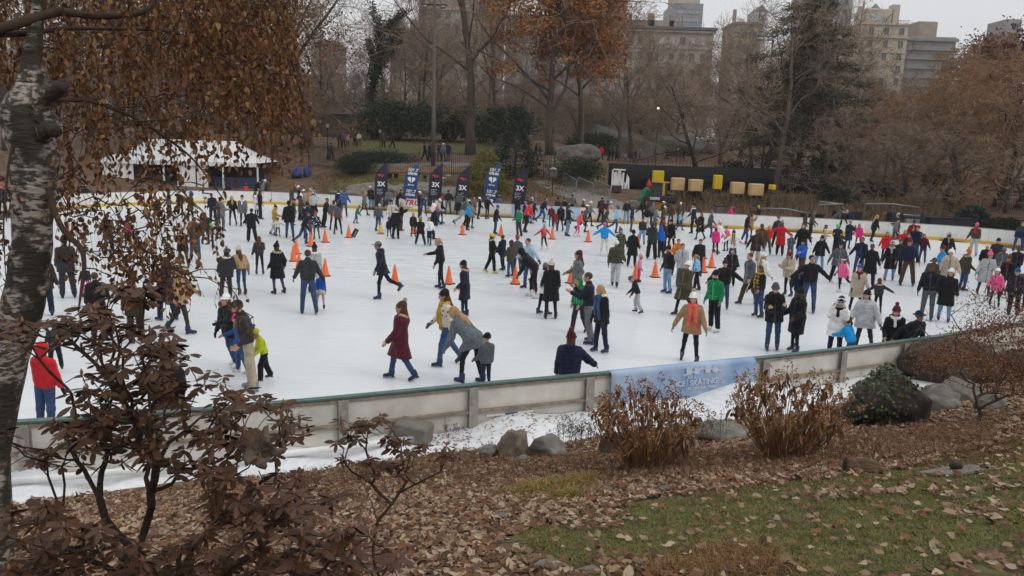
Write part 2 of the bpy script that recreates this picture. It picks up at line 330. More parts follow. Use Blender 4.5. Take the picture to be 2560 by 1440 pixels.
# snow scraped off the ice, heaped outside the near boards
SN = []
for px in np.linspace(-160, 2330, 90): SN.append(nearpt(px)[0][:2])
SN = np.array(SN); NS = nrm(SN); S_ = np.linspace(.06, 2.0, 16)
PX = SN[:, None]+NS[:, None]*S_[None, :, None]; xx, yy = PX[..., 0], PX[..., 1]; pxs = np.linspace(-160, 2330, 90)[:, None]
reach = 1.5+.25*np.sin(pxs*.011)-.7*sm(pxs, 1000, 700)*.6
hgt = (.13+.16*np.exp(-((pxs-1400)/240)**2)+.30*np.exp(-((pxs-1820)/190)**2)+.08*np.sin(pxs*.021))*np.clip(1-(S_[None]/reach)**1.6, 0, 1)+.05*(vnoise(xx*3.2, yy*3.2, 2)-.4)+.025*(vnoise(xx*11, yy*11, 12)-.5)-.12*sm(S_[None], reach*.86, reach*1.12)
zz = np.maximum(terr(xx, yy), .06)+hgt; n = len(S_); i = np.arange(len(SN)-1)[:, None]*n+np.arange(n-1)[None]
tag(mk('snow', np.stack([xx, yy, zz], -1).reshape(-1, 3), [np.stack([i, i+1, i+n+1, i+n], -1).reshape(-1, 4)], mat('snow', (.62, .62, .63), .9, .06, 7, col2=(.76, .78, .81), detail=9, bump=.5, bscale=9)), 'bank of scraped snow outside the near boards', 'snow', kind='structure')
# ---- far lawns, paths
M_LAWN = mat('lawn_far', (.115, .105, .035), .95, .4, 2.5, bump=.4, detail=9); M_PATH = mat('path_grey', (.20, .185, .17), .9, .12, 1.5)
M_LEAFY = mat('leaf_litter_far', (.20, .115, .065), .95, .35, 2.2, bump=.4, detail=9)
G = lambda *pts: [ter(*p) for p in pts]
sheet('lawn', G((800, 475), (850, 440), (940, 430), (1170, 446), (1180, 462), (1040, 462), (900, 476), (830, 488)), M_LAWN, .45, .03, 'sloping strip of worn lawn above the far boards', 'lawn', .8)
sheet('lawn', G((870, 372), (890, 352), (1040, 346), (1170, 352), (1245, 372), (1200, 385), (1050, 390)), M_LAWN, .6, .03, 'olive lawn behind the iron fence', 'lawn', 1.2)
sheet('path', G((860, 402), (1000, 408), (1200, 408), (1320, 404), (1320, 412), (1180, 420), (980, 418), (850, 412)), M_PATH, .5, .03, 'grey asphalt path behind the iron fence', 'path')
sheet('path', G((1322, 452), (1375, 452), (1440, 468), (1540, 498), (1600, 522), (1590, 540), (1480, 532), (1420, 500), (1360, 474)), M_PATH, .3, .03, 'grey ramp path running down to the rink gate', 'path')
sheet('path', G((1480, 404), (1600, 409), (1760, 412), (1760, 416), (1600, 415), (1480, 410)), M_PATH, .6, .03, 'grey path behind the black fence', 'path')
sheet('leaf_litter', G((1620, 408), (1800, 412), (1960, 424), (2060, 438), (1900, 436), (1620, 420)), M_LEAFY, .7, .04, 'orange-brown leaf litter under the trees beyond the rink', 'leaf litter', 1.5)
sheet('leaf_litter', G((2085, 396), (2170, 404), (2220, 414), (2240, 440), (2190, 436), (2130, 416)), M_LEAFY, .6, .04, 'orange patch of bare leaf-strewn slope on the right', 'leaf litter', 1.2)
sheet('leaf_litter', G((830, 402), (1000, 412), (1320, 416), (1320, 440), (1000, 438), (860, 432)), M_LEAFY, .6, .02, 'orange leaf litter showing through the iron fence', 'leaf litter', 1.2)
# ------------------------------------------------------------------ builders for trees, shrubs, rocks, leaves
def segs_mesh(A, B, ra, rb, sides=3):
    """straight tapered twigs, all at once"""
    A, B = np.asarray(A, float), np.asarray(B, float); ra, rb = np.asarray(ra)[:, None, None], np.asarray(rb)[:, None, None]
    T = B-A; T /= np.linalg.norm(T, axis=1)[:, None]+1e-9; up = np.where(np.abs(T[:, 2:3]) < .9, [[0, 0, 1.0]], [[1.0, 0, 0]])
    U = np.cross(T, up); U /= np.linalg.norm(U, axis=1)[:, None]+1e-9; W = np.cross(T, U)
    a = np.linspace(0, 2*math.pi, sides, endpoint=False); R = np.cos(a)[None, :, None]*U[:, None]+np.sin(a)[None, :, None]*W[:, None]
    V = np.concatenate([A[:, None]+R*ra, B[:, None]+R*rb], 1).reshape(-1, 3); i = np.arange(len(A))[:, None]*2*sides; j = np.arange(sides)[None]; j2 = (j+1) % sides
    return V, np.stack([i+j, i+j2, i+sides+j2, i+sides+j], -1).reshape(-1, 4)
def leaves_mesh(P, D, L, Wd, rng, fold=.25, droop=0.0, N=None):
    """pointed six-sided leaves: base P, direction D, length L, width Wd; folded on the midrib"""
    P, D = np.asarray(P, float), np.asarray(D, float); n = len(P); D = D/(np.linalg.norm(D, axis=1)[:, None]+1e-9)
    L = np.broadcast_to(L, (n,))[:, None]; Wd = np.broadcast_to(Wd, (n,))[:, None]
    U = rng.normal(size=(n, 3)) if N is None else np.asarray(N, float)
    S = np.cross(D, U); S /= np.linalg.norm(S, axis=1)[:, None]+1e-9; U = np.cross(S, D)
    m = P+D*L*.5-np.array([0, 0, 1])*droop*L*.25; tip = P+D*L-np.array([0, 0, 1])*droop*L
    V = np.stack([P, P+D*L*.28+S*Wd*.42+U*fold*Wd*.5, P+D*L*.66+S*Wd*.4+U*fold*Wd*.5-np.array([0, 0, 1])*droop*L*.45, tip, P+D*L*.66-S*Wd*.4+U*fold*Wd*.5-np.array([0, 0, 1])*droop*L*.45, P+D*L*.28-S*Wd*.42+U*fold*Wd*.5], 1).reshape(-1, 3)
    i = np.arange(n)[:, None]*6
    return V, np.concatenate([i+np.array([[0, 1, 2, 3]]), i+np.array([[0, 3, 4, 5]])], 0)
def tints(n, pal, rng, k=1, jit=.18):
    pal = np.array([p[:3] for p in pal]); w = np.array([p[3] if len(p) > 3 else 1 for p in pal], float); c = pal[rng.choice(len(pal), n, p=w/w.sum())]*(1+rng.uniform(-jit, jit, (n, 1)))
    return np.repeat(c, k, 0)
M_LEAF = mat('leaf_tinted', (1, 1, 1), .8, .0, spec=.15, attr=True); M_GLOSS = mat('leaf_glossy', (1, 1, 1), .42, .0, spec=.5, attr=True)
M_BARK = mat('bark_brown', (.088, .07, .056), .95, .35, 3, bump=.5, bscale=14, stretch=(1, 1, .25)); M_BARKG = mat('bark_grey', (.115, .098, .082), .95, .3, 3, bump=.5, bscale=14, stretch=(1, 1, .25))
M_TWIG = mat('twig_brown', (.225, .16, .118), .95, .25, .5); M_TWIGG = mat('twig_grey', (.22, .16, .12), .95, .25, .5); M_TWIGO = mat('twig_orange', (.26, .155, .09), .95, .3, .5)
def branch_tree(seed, H, spread=.55, trunk_r=.32, split=.28, n1=9, depth=5, up=.25, wig=.16, lean=(0, 0), kids=(3, 5), fork=False, tw=.02, dens=1.0):
    """skeleton -> (thick segments, thin segments); every limb starts on its parent"""
    rg = np.random.default_rng(seed); thick = []; thin = []
    def grow(p, d, L, r, lev):
        n = {0: 9, 1: 6, 2: 4, 3: 3}.get(lev, 2); pts = [p]; rs = [r]; q = p.copy(); dd = d.copy()
        for k in range(n):
            dd = dd+rg.normal(size=3)*wig*(1.0 if lev else .45)+np.array([0, 0, up*.12 if lev else 0]); dd /= np.linalg.norm(dd); q = q+dd*L/n; pts.append(q); rs.append(r*(1-(k+1)/n*(.62 if lev else .7)))
        (thick if lev < 2 else thin).append((np.array(pts), np.array(rs), lev))
        if lev >= depth: return
        nk = n1 if lev == 0 else int(max(2, round(rg.integers(kids[0], kids[1]+1)*dens)))
        for c in range(nk):
            t = (split+(1-split)*(c+.6*rg.random())/nk) if lev == 0 else .2+.8*(c+rg.random()*.8)/nk
            t = min(t, .99); f = t*n; a = int(f); pos = pts[a]+(pts[min(a+1, n)]-pts[a])*(f-a); rr = rs[a]*.62
            base = pts[min(a+1, n)]-pts[a]; base /= np.linalg.norm(base)+1e-9; side = rg.normal(size=3); side -= base*(side@base); side /= np.linalg.norm(side)
            ang = (spread+.35*rg.random())*(1.15-.35*t if lev == 0 else 1); nd = base*math.cos(ang)+side*math.sin(ang)
            LL = (L*(.62-.30*t) if lev == 0 else L*(.68-.2*rg.random())); grow(pos, nd, LL, max(rr*(.7 if lev else .55+.25*rg.random()), tw*.6), lev+1)
        if lev == 0 and fork: grow(pts[-1], (dd+rg.normal(size=3)*.3), L*.4, rs[-1], 1)
    grow(np.zeros(3), np.array([lean[0], lean[1], 1.0])/np.linalg.norm([lean[0], lean[1], 1]), H*.78, trunk_r, 0)
    return thick, thin
def tree_meshes(thick, thin, tw, bark, twig, extra=None):
    mb = MB()
    for pts, rs, lev in thick:
        if lev == 0: rs = rs.copy(); rs[0] *= 1.35; pts = pts.copy(); pts[0, 2] -= .4
        mb.tube(pts, rs, 9 if lev == 0 else 6)
    A = np.vstack([p[:-1] for p, _, _ in thin]); B = np.vstack([p[1:] for p, _, _ in thin]); ra = np.concatenate([r[:-1] for _, r, _ in thin]); rb = np.concatenate([r[1:] for _, r, _ in thin])
    V, Q = segs_mesh(A, B, np.maximum(ra, tw), np.maximum(rb, tw*.75)); return mb, (V, Q), B[rb < np.quantile(rb, .6)]
def put_tree(name, label, cat, loc, rz, mb, cr, bark, twig, leaves=None, group=None, lm=None):
    e = empty(name, loc, rz, label, cat, group); mb.build('trunk', bark, e, True); mk('crown', cr[0], [cr[1]], twig, e, False)
    if leaves is not None: mk('foliage', leaves[0], [leaves[1]], lm or M_LEAF, e, False, col=leaves[2])
    return e
def bush(name, label, cat, loc, size, n, pal, rng, lf=.22, group=None, rz=0., cone=False, m=None, up=.2, lumps=7, stem=None, shell=.55):
    """leaf clumps through a lumpy volume of the given half sizes, on a few stems"""
    e = empty(name, loc, rz, label, cat, group); sx, sy, sz = size; per = n//max(lumps, 1); PP = []; DD = []
    if cone:
        u = rng.random(n)**.62; h = 1-u; a = rng.uniform(0, 6.283, n); tier = .75+.25*np.abs(np.sin(h*17)); r = (u**.62*.98+.04)*tier*(.45+.55*rng.random(n)**.5)*1.42*(1+.18*np.sin(a*5+h*9))
        P = np.stack([np.cos(a)*r*sx, np.sin(a)*r*sy, h*2*sz], -1); Dn = np.stack([np.cos(a), np.sin(a), np.full(n, -.15)], -1)+rng.normal(size=(n, 3))*.35; PP.append(P); DD.append(Dn)
    else:
        for k in range(lumps):
            a = 6.283*k/lumps+rng.uniform(-.3, .3); rr = rng.uniform(.25, .68) if k else 0; c = np.array([math.cos(a)*rr*sx, math.sin(a)*rr*sy, sz*(.72+.4*rng.random())*(1-.35*rr)]); q = rng.uniform(.38, .6)
            d = rng.normal(size=(per, 3)); d /= np.linalg.norm(d, axis=1)[:, None]; r = rng.random((per, 1))**(1-shell)*1.0; bm = 1+.2*np.sin(d[:, :1]*9+k)*np.sin(d[:, 2:]*8)
            P = c+d*r*bm*np.array([sx, sy, sz])*q; PP.append(P); DD.append(d+rng.normal(size=(per, 3))*.5+np.array([0, 0, up]))
    P = np.vstack(PP); D = np.vstack(DD); k = P[:, 2] > .02; P, D = P[k], D[k]; V, Q = leaves_mesh(P, D, lf*rng.uniform(.6, 1.3, len(P)), lf*.55, rng); mk('foliage', V, [Q], m or M_LEAF, e, False, col=tints(len(P), pal, rng, 6))
    mb = MB()
    if cone: mb.tube([(0, 0, -.2), (0, 0, sz*1.7)], [sx*.09, sx*.02], 7)
    else:
        for k in range(5): a = k*1.26; mb.tube([(0.05*math.cos(a), .05*math.sin(a), -.15), (sx*.25*math.cos(a), sy*.25*math.sin(a), sz*.5), (sx*.45*math.cos(a), sy*.45*math.sin(a), sz*.95)], [.05*sz, .035*sz, .012*sz], 5)
    mb.build('stem', stem or M_BARK, e, True); return e
def rock_mesh(seed, size, cuts=9, n=34, rough=.09):
    rg = np.random.default_rng(seed); th = np.linspace(0, math.pi, n); ph = np.linspace(0, 2*math.pi, 2*n, endpoint=False); T, Pq = np.meshgrid(th, ph, indexing='ij')
    d = np.stack([np.sin(T)*np.cos(Pq), np.sin(T)*np.sin(Pq), np.cos(T)], -1).reshape(-1, 3); r = np.ones(len(d))
    for _ in range(cuts):
        nn = rg.normal(size=3); nn /= np.linalg.norm(nn); c = rg.uniform(.55, .85); t = d@nn; r = np.where(t*r > c, c/np.maximum(t, .05), r)
    f = rg.uniform(2, 4, 3); r = r*(1+rough*np.sin(d[:, 0]*f[0]*2+1)*np.sin(d[:, 1]*f[1]*2)*np.sin(d[:, 2]*f[2]*2+2)+rough*.5*(vnoise(d[:, 0]*7+9, d[:, 1]*7+d[:, 2]*5, seed)-.5)+rough*.35*(vnoise(d[:, 0]*19+9, d[:, 1]*19+d[:, 2]*15, seed+1)-.5))
    V = d*r[:, None]*np.array(size); m = 2*n; i = np.arange(n-1)[:, None]*m; j = np.arange(m)[None]; j2 = (j+1) % m
    return V, np.stack([i+j, i+m+j, i+m+j2, i+j2], -1).reshape(-1, 4)
M_ROCK = mat('rock_grey', (.175, .162, .142), .9, .35, 4, bump=.7, bscale=12, detail=8); M_ROCKB = mat('rock_brown', (.19, .15, .115), .9, .4, 5, bump=.7, bscale=12, detail=8); M_ROCKD = mat('rock_dark', (.062, .05, .042), .95, .4, 4, bump=.7, bscale=10, detail=8)
def rock(label, loc, size, seed, m=None, rz=0., name='rock', cat='rock', group=None, cuts=7):
    V, Q = rock_mesh(seed, size, cuts); o = mk(name, V, [Q], m or M_ROCK, None, True, loc=loc); o.rotation_euler = (0, 0, rz); tag(o, label, cat, group); return o
def grow_net(base, pts, rng, r_tip=.004, r_max=.04, k=.75, sag=.0):
    """join every point to the branching network that starts at base; returns tubes (points, radii)"""
    P = [np.asarray(base, float)]; par = [-1]; pts = np.asarray(pts); order = np.argsort(np.linalg.norm(pts-P[0], axis=1))
    dist = [0.0]
    for o in order:
        q = pts[o]; A = np.array(P); c = np.linalg.norm(A-q, axis=1)+np.array(dist)*(1-k)*.6; j = int(np.argmin(c)); L = np.linalg.norm(q-A[j])
        n = max(2, int(L/.07)); prev = j; bow = rng.normal(size=3)*.07*L; bow2 = rng.normal(size=3)*.035*L
        for s in range(1, n+1):
            t = s/n; z = A[j]+(q-A[j])*t+bow*math.sin(t*3.1416)+bow2*math.sin(t*6.283)-np.array([0, 0, sag*math.sin(t*3.1416)*L]); P.append(z); par.append(prev); dist.append(dist[prev]+L/n); prev = len(P)-1
    P = np.array(P); cnt = np.ones(len(P))
    for i in range(len(P)-1, 0, -1): cnt[par[i]] += cnt[i]
    r = np.minimum(r_tip*np.sqrt(cnt), r_max); i = np.arange(1, len(P)); pa = np.array(par)[1:]
    return P[pa], P[i], r[pa]*.5+r[i]*.5, r[i]
# ------------------------------------------------------------------ figures: soft signed-distance bodies turned into one surface each
def snets(D, lo, v):
    nx, ny, nz = [n-1 for n in D.shape]
    acc = np.zeros((nx, ny, nz, 3), np.float32); cnt = np.zeros((nx, ny, nz), np.float32)
    sl = lambda o: tuple(slice(a, a+n) for a, n in zip(o, (nx, ny, nz)))
    for ax in range(3):
        b, c = [q for q in range(3) if q != ax]
        for i in (0, 1):
            for j in (0, 1):
                o = [0, 0, 0]; o[b] = i; o[c] = j; A = D[sl(o)]; o[ax] = 1; B = D[sl(o)]
                cr = (A < 0) != (B < 0); t = np.where(cr, A/np.where(cr, A-B, 1), 0)
                acc[..., ax] += t; acc[..., b] += cr*i; acc[..., c] += cr*j; cnt += cr
    m = cnt > 0; idx = np.full(cnt.shape, -1, np.int32); idx[m] = np.arange(m.sum())
    V = (acc[m]/cnt[m][:, None]+np.argwhere(m))*v+lo
    Q = []
    for ax in range(3):
        b, c = [(1, 2), (2, 0), (0, 1)][ax]
        s0 = [slice(1, -1)]*3; s0[ax] = slice(0, -1); s1 = list(s0); s1[ax] = slice(1, None)
        A = D[tuple(s0)] < 0; B = D[tuple(s1)] < 0; e = np.argwhere(A != B)
        if not len(e): continue
        fl = A[tuple(e.T)]; off = np.array([1, 1, 1]); off[ax] = 0; g = e+off
        def cell(db, dc):
            h = g.copy(); h[:, b] -= db; h[:, c] -= dc; return idx[tuple(h.T)]
        q = np.stack([cell(1, 1), cell(0, 1), cell(0, 0), cell(1, 0)], -1); q[~fl] = q[~fl][:, ::-1]; Q.append(q)
    Q = np.vstack(Q) if Q else np.zeros((0, 4), int); return V, Q[(Q >= 0).all(1)]
def blob(prims, v, k=0.03, cuts=(), disp=None):
    """prims: ('c',a,b,r1,r2) tapered capsule, ('e',c,(rx,ry,rz),M) ellipsoid; cuts: ('e',...) or ('p',point,normal)"""
    los = []; his = []
    for p in prims:
        if p[0] == 'c':
            a, b = np.asarray(p[1], float), np.asarray(p[2], float); r = max(p[3], p[4]); los.append(np.minimum(a, b)-r); his.append(np.maximum(a, b)+r)
        else: r = max(p[2]); los.append(np.asarray(p[1])-r); his.append(np.asarray(p[1])+r)
    lo = np.min(los, 0)-3*v-k*.3; hi = np.max(his, 0)+3*v+k*.3
    n = np.ceil((hi-lo)/v).astype(int)+1; D = np.full(n, 1.0, np.float32)
    ax = [lo[i]+np.arange(n[i])*v for i in range(3)]
    def sub(l, h, mg):
        i0 = np.maximum(np.floor((l-mg-lo)/v).astype(int), 0); i1 = np.minimum(np.ceil((h+mg-lo)/v).astype(int)+1, n)
        return tuple(slice(a, b) for a, b in zip(i0, i1))
    def ell(p, s):
        M = p[3] if len(p) > 3 and p[3] is not None else np.eye(3)
        X = ax[0][s[0]][:, None, None]-p[1][0]; Y = ax[1][s[1]][None, :, None]-p[1][1]; Z = ax[2][s[2]][None, None, :]-p[1][2]
        q = [(M[0, i]*X+M[1, i]*Y+M[2, i]*Z)/p[2][i] for i in range(3)]
        return (np.sqrt(q[0]**2+q[1]**2+q[2]**2)-1)*min(p[2])
    for p, l, h in zip(prims, los, his):
        s = sub(l, h, k+2*v)
        if p[0] == 'c':
            a, b = np.asarray(p[1], float), np.asarray(p[2], float); ab = b-a; L2 = max(ab@ab, 1e-9)
            X = ax[0][s[0]][:, None, None]-a[0]; Y = ax[1][s[1]][None, :, None]-a[1]; Z = ax[2][s[2]][None, None, :]-a[2]
            t = np.clip((X*ab[0]+Y*ab[1]+Z*ab[2])/L2, 0, 1)
            d = np.sqrt((X-t*ab[0])**2+(Y-t*ab[1])**2+(Z-t*ab[2])**2)-(p[3]+(p[4]-p[3])*t)
        else: d = ell(p, s)
        kk = p[5] if p[0] == 'c' and len(p) > 5 else k
        G = D[s]; hh = np.clip(.5+.5*(G-d)/kk, 0, 1); D[s] = G+(d-G)*hh-kk*hh*(1-hh)
    full = (slice(None),)*3
    for cpl in cuts:
        if cpl[0] == 'p':
            nn = np.asarray(cpl[2], float); P = np.asarray(cpl[1], float)
            d = (ax[0][:, None, None]-P[0])*nn[0]+(ax[1][None, :, None]-P[1])*nn[1]+(ax[2][None, None, :]-P[2])*nn[2]
            D = np.maximum(D, d)
        else: D = np.maximum(D, -ell(cpl, full))
    if disp is not None: D = D+disp(ax[0][:, None, None], ax[1][None, :, None], ax[2][None, None, :])
    D[0] = D[-1] = 1; D[:, 0] = D[:, -1] = 1; D[:, :, 0] = D[:, :, -1] = 1
    return snets(D, lo, v)
def rotx(a): c, s = math.cos(a), math.sin(a); return np.array([[1, 0, 0], [0, c, -s], [0, s, c]])
def roty(a): c, s = math.cos(a), math.sin(a); return np.array([[c, 0, s], [0, 1, 0], [-s, 0, c]])
def rotz(a): c, s = math.cos(a), math.sin(a); return np.array([[c, -s, 0], [s, c, 0], [0, 0, 1]])
# a head looking along +Y, origin at its middle, 0.235 m tall; material 0 skin, 1 eye, 2 lip, 3 brow
def make_head(v):
    P = [('e', (0, -.012, .03), (.076, .094, .088)), ('e', (0, .022, -.045), (.058, .066, .07)), ('c', (0, .06, -.095), (0, .05, -.1), .022, .02),
         ('c', (0, .088, .012), (0, .106, -.022), .009, .015), ('c', (.018, .09, -.024), (-.018, .09, -.024), .009, .009), ('c', (.02, .083, -.058), (-.02, .083, -.058), .01, .01),
         ('c', (.04, .074, .035), (-.04, .074, .035), .014, .014), ('e', (.078, -.005, 0), (.012, .022, .034)), ('e', (-.078, -.005, 0), (.012, .022, .034)),
         ('c', (0, -.015, -.07), (0, -.03, -.17), .052, .056), ('c', (.042, .06, -.03), (-.042, .06, -.03), .024, .024)]
    V, Q = blob(P, v, .018); VV = [V]; FF = [Q]; MI = [np.zeros(len(Q), int)]; n = len(V)
    for m, c, r in ((1, (.031, .083, .012), (.0125, .008, .0075)), (1, (-.031, .083, .012), (.0125, .008, .0075)), (2, (0, .0905, -.06), (.023, .007, .0075)),
                    (3, (.033, .09, .034), (.019, .006, .005)), (3, (-.033, .09, .034), (.019, .006, .005))):
        a, q = blob([('e', c, r)], .0045, .001); VV.append(a); FF.append(q+n); MI.append(np.full(len(q), m)); n += len(a)
    return np.vstack(VV), np.vstack(FF), np.concatenate(MI)
# a right hand hanging along -Z from the wrist, palm towards -X, thumb forward (+Y): palm, four fingers bent at the knuckles, thumb from the side
def make_hand(v, curl=0.5, mitt=False):
    P = [('c', (0, .0, .02), (0, .0, -.025), .024, .03), ('e', (0, .0, -.055), (.016, .038, .045))]
    if mitt: P += [('e', (-.012, .0, -.115), (.024, .042, .062)), ('c', (-.004, .034, -.04), (-.018, .062, -.085), .017, .015)]
    else:
        for i, (y, L) in enumerate(((.029, .9), (.0095, 1.0), (-.0095, .94), (-.028, .76))):
            a = np.array([0, y, -.092]); d = rotx(.09*(1.5-i)*-1) @ roty(curl*.55) @ np.array([0, 0, -1.0]); b = a+d*.04*L
            d2 = roty(curl*1.25) @ np.array([0, y*.8, -1.0]); c = b+d2*.028*L; d3 = roty(curl*1.9) @ np.array([0, 0, -1.0]); e = c+d3*.02*L
            P += [('c', a, b, .0095, .009, .004), ('c', b, c, .009, .008, .004), ('c', c, e, .008, .007, .004)]
        P += [('c', (-.002, .03, -.035), (-.012, .055, -.066), .013, .011, .006), ('c', (-.012, .055, -.066), (-.02, .06, -.098), .011, .0085, .005)]
    return blob(P, v, .012)
# a figure skate: toe towards +Y, ankle joint at the origin, ice at z = -0.115; material 0 boot, 1 steel, 2 lace
def make_skate(v, lace=True):
    P = [('c', (0, -.015, .075), (0, -.012, -.01), .056, .05), ('c', (0, -.03, -.03), (0, .03, -.035), .042, .042), ('c', (0, .03, -.035), (0, .15, -.047), .042, .033),
         ('c', (0, -.04, .09), (0, -.045, .0), .04, .04)]
    V, Q = blob(P, v, .03, [('p', (0, 0, -.066), (0, 0, -1)), ('p', (0, 0, .115), (0, -.25, 1))]); mb = MB(); mb.add(V, Q)
    mb.box((0, .055, -.073), (.066, .25, .016)); mb.box((0, -.045, -.085), (.05, .06, .02))
    mb.box((0, .045, -.107), (.0045, .29, .017), m=1); mb.box((0, .105, -.09), (.02, .05, .022), m=1); mb.box((0, -.045, -.094), (.02, .04, .016), m=1)
    if lace:
        for k in range(5): mb.box((0, .046+.0*k+.012*(4-k), -.004+.02*k-.012*(k == 0)), (.036, .006, .005), rx=.5, m=2)
    return mb
HEADS = {1: make_head(.0085), 2: make_head(.0125), 3: make_head(.018)}
HANDS = {(l, g): make_hand(v, c, mt) for l, v in ((1, .0055), (2, .009), (3, .0125)) for g, c, mt in (('open', .45, False), ('grip', 1.0, False), ('mitt', .4, True))}
# ---- colours of clothing
COL = dict(black=(.012, .012, .014), charcoal=(.03, .031, .035), navy=(.013, .018, .042), midnight=(.015, .016, .026), blue=(.025, .07, .24), denim=(.045, .085, .19), jeans=(.035, .06, .135),
    lightjeans=(.16, .26, .42), royal=(.015, .09, .42), azure=(.01, .26, .62), sky=(.22, .44, .66), paleblue=(.34, .44, .56), teal=(.01, .2, .22), grey=(.13, .135, .14), lightgrey=(.38, .39, .40),
    slate=(.075, .085, .10), white=(.72, .72, .71), cream=(.60, .54, .46), beige=(.40, .33, .26), tan=(.34, .22, .12), camel=(.30, .185, .10), brown=(.07, .042, .024), darkbrown=(.035, .024, .017),
    olive=(.055, .05, .03), khaki=(.36, .30, .22), green=(.008, .17, .06), brightgreen=(.03, .6, .10), lime=(.42, .46, .02), yellow=(.62, .45, .03), mustard=(.42, .26, .03), orange=(.55, .17, .02),
    red=(.50, .018, .025), darkred=(.16, .012, .018), maroon=(.075, .012, .022), coral=(.72, .10, .08), pink=(.72, .10, .26), hotpink=(.66, .03, .22), rose=(.62, .22, .38), purple=(.08, .02, .12),
    auburn=(.11, .035, .014), blond=(.36, .23, .10), fur=(.27, .19, .12), skin=(.47, .26, .18), tanskin=(.30, .15, .09), darkskin=(.10, .05, .03), silver=(.42, .43, .45), steel=(.5, .5, .52))
HUE = dict(midnight='dark navy', denim='blue', jeans='blue', lightjeans='light blue', royal='bright blue', azure='bright blue', sky='light blue', paleblue='pale blue', lightgrey='light grey', slate='dark grey', charcoal='charcoal',
    darkbrown='dark brown', brightgreen='bright green', lime='lime green', darkred='dark red', hotpink='hot pink', lightgray='light grey', coral='coral pink', rose='pale pink', khaki='khaki')
def cloth(c, pat=None):
    n = 'fabric_'+c+('_'+pat if pat else '')
    if n in _MC: return _MC[n]
    m = mat(n, COL[c], rough=.88, var=.22, scale=9, bump=.5, bscale=13, spec=.15, sheen=.08)
    if pat:
        t = m.node_tree; b = t.nodes['Principled BSDF']; tcn = t.nodes['Texture Coordinate']
        vo = t.nodes.new('ShaderNodeTexVoronoi'); vo.inputs['Scale'].default_value = dict(dots=22, floral=11, plaid=9, camo=9, tweed=60, knit=40)[pat]
        t.links.new(tcn.outputs['Object'], vo.inputs['Vector'])
        rp = t.nodes.new('ShaderNodeValToRGB'); rp.color_ramp.interpolation = 'CONSTANT'; rp.color_ramp.elements[1].position = dict(dots=.22, floral=.30, plaid=.35, camo=.4, tweed=.4, knit=.4)[pat]
        base = np.array(COL[c]); lum = base.mean(); alt = np.array([.7, .7, .7]) if lum < .2 or pat == 'dots' else np.array([.05, .045, .045])
        if pat in ('camo', 'tweed', 'knit'): alt = base*2.6+.03
        rp.color_ramp.elements[0].color = (*np.clip(alt, 0, 1), 1); rp.color_ramp.elements[1].color = (*base, 1)
        if pat == 'plaid': vo.distance = 'CHEBYCHEV'; vo.inputs['Randomness'].default_value = 0
        t.links.new(vo.outputs['Distance'], rp.inputs[0]); t.links.new(rp.outputs[0], b.inputs['Base Color'])
    return m
M_EYE = mat('eye', (.012, .01, .01), .3, 0.1); M_LIP = mat('lip', (.27, .07, .06), .5, .1); M_STEEL = mat('skate_steel', (.5, .5, .52), .3, .1, metal=.8)
def skin_m(c): return mat('skin_'+c, COL[c], .55, .08, 30, spec=.35)
_SK = {}
def skate_mesh(c, lod):
    if (c, lod) not in _SK:
        o = make_skate({1: .012, 2: .018, 3: .026}[lod], lod == 1).build('skate', [mat('boot_'+c, {'navy': (.016, .024, .075), 'black': (.014, .014, .016), 'white': (.62, .61, .58), 'grey': (.22, .22, .23), 'yellow': (.5, .42, .03), 'brown': (.05, .03, .02)}[c], .5, .15, spec=.4), M_STEEL, mat('lace', (.5, .5, .5), .8)], smooth=True)
        _SK[(c, lod)] = o.data; bpy.data.objects.remove(o)
    return _SK[(c, lod)]
# ---- poses: legs (flex, spread, knee) for left/right, torso lean, arms (flex, abduct, elbow) for left/right, head pitch; degrees
POSES = {
 's': ((2, 4, 4), (-3, 4, 3), 0, (8, 12, 18), (4, 12, 16), 0), 'w': ((17, 2, 8), (-16, 3, 16), 3, (-14, 12, 18), (20, 12, 26), -2), 'g': ((14, 3, 16), (-34, 8, 30), 10, (12, 24, 26), (-12, 24, 20), -2),
 'o': ((5, 6, 10), (-9, 7, 10), 4, (18, 22, 18), (6, 26, 20), 0), 'O': ((3, 6, 8), (-6, 7, 10), 3, (14, 50, 14), (4, 54, 12), 0), 'p': ((3, 4, 5), (-4, 5, 3), 0, (-8, 13, 42), (-10, 13, 44), 0),
 'b': ((24, 5, 24), (-2, 6, 12), 50, (58, 12, 20), (46, 14, 28), 20), 't': ((24, 4, 28), (-20, 6, 30), 26, (16, 18, 30), (-14, 22, 26), -16), 'e': ((10, 4, 8), (-6, 6, 6), 30, (58, 16, 48), (54, 18, 52), -8),
 'a': ((8, 3, 12), (-10, 4, 10), 6, (52, 12, 34), (6, 16, 24), 0), 'k': ((2, 4, 4), (-3, 4, 3), -2, (58, 16, 112), (58, 16, 112), 0), 'c': ((3, 4, 6), (-5, 4, 5), 3, (30, 10, 82), (28, 10, 86), 6),
 'W': ((20, 14, 8), (-16, 16, 12), 8, (30, 20, 30), (20, 26, 36), 4), 'd': ((14, 5, 18), (-8, 7, 14), 20, (34, 12, 30), (30, 14, 26), 24), 'L': ((3, 4, 4), (-3, 4, 3), 4, (0, 14, 16), (26, 52, 16), 6), 'Q': ((4, 10, 6), (-6, 12, 6), 0, (8, 24, 14), (6, 26, 14), 0)}
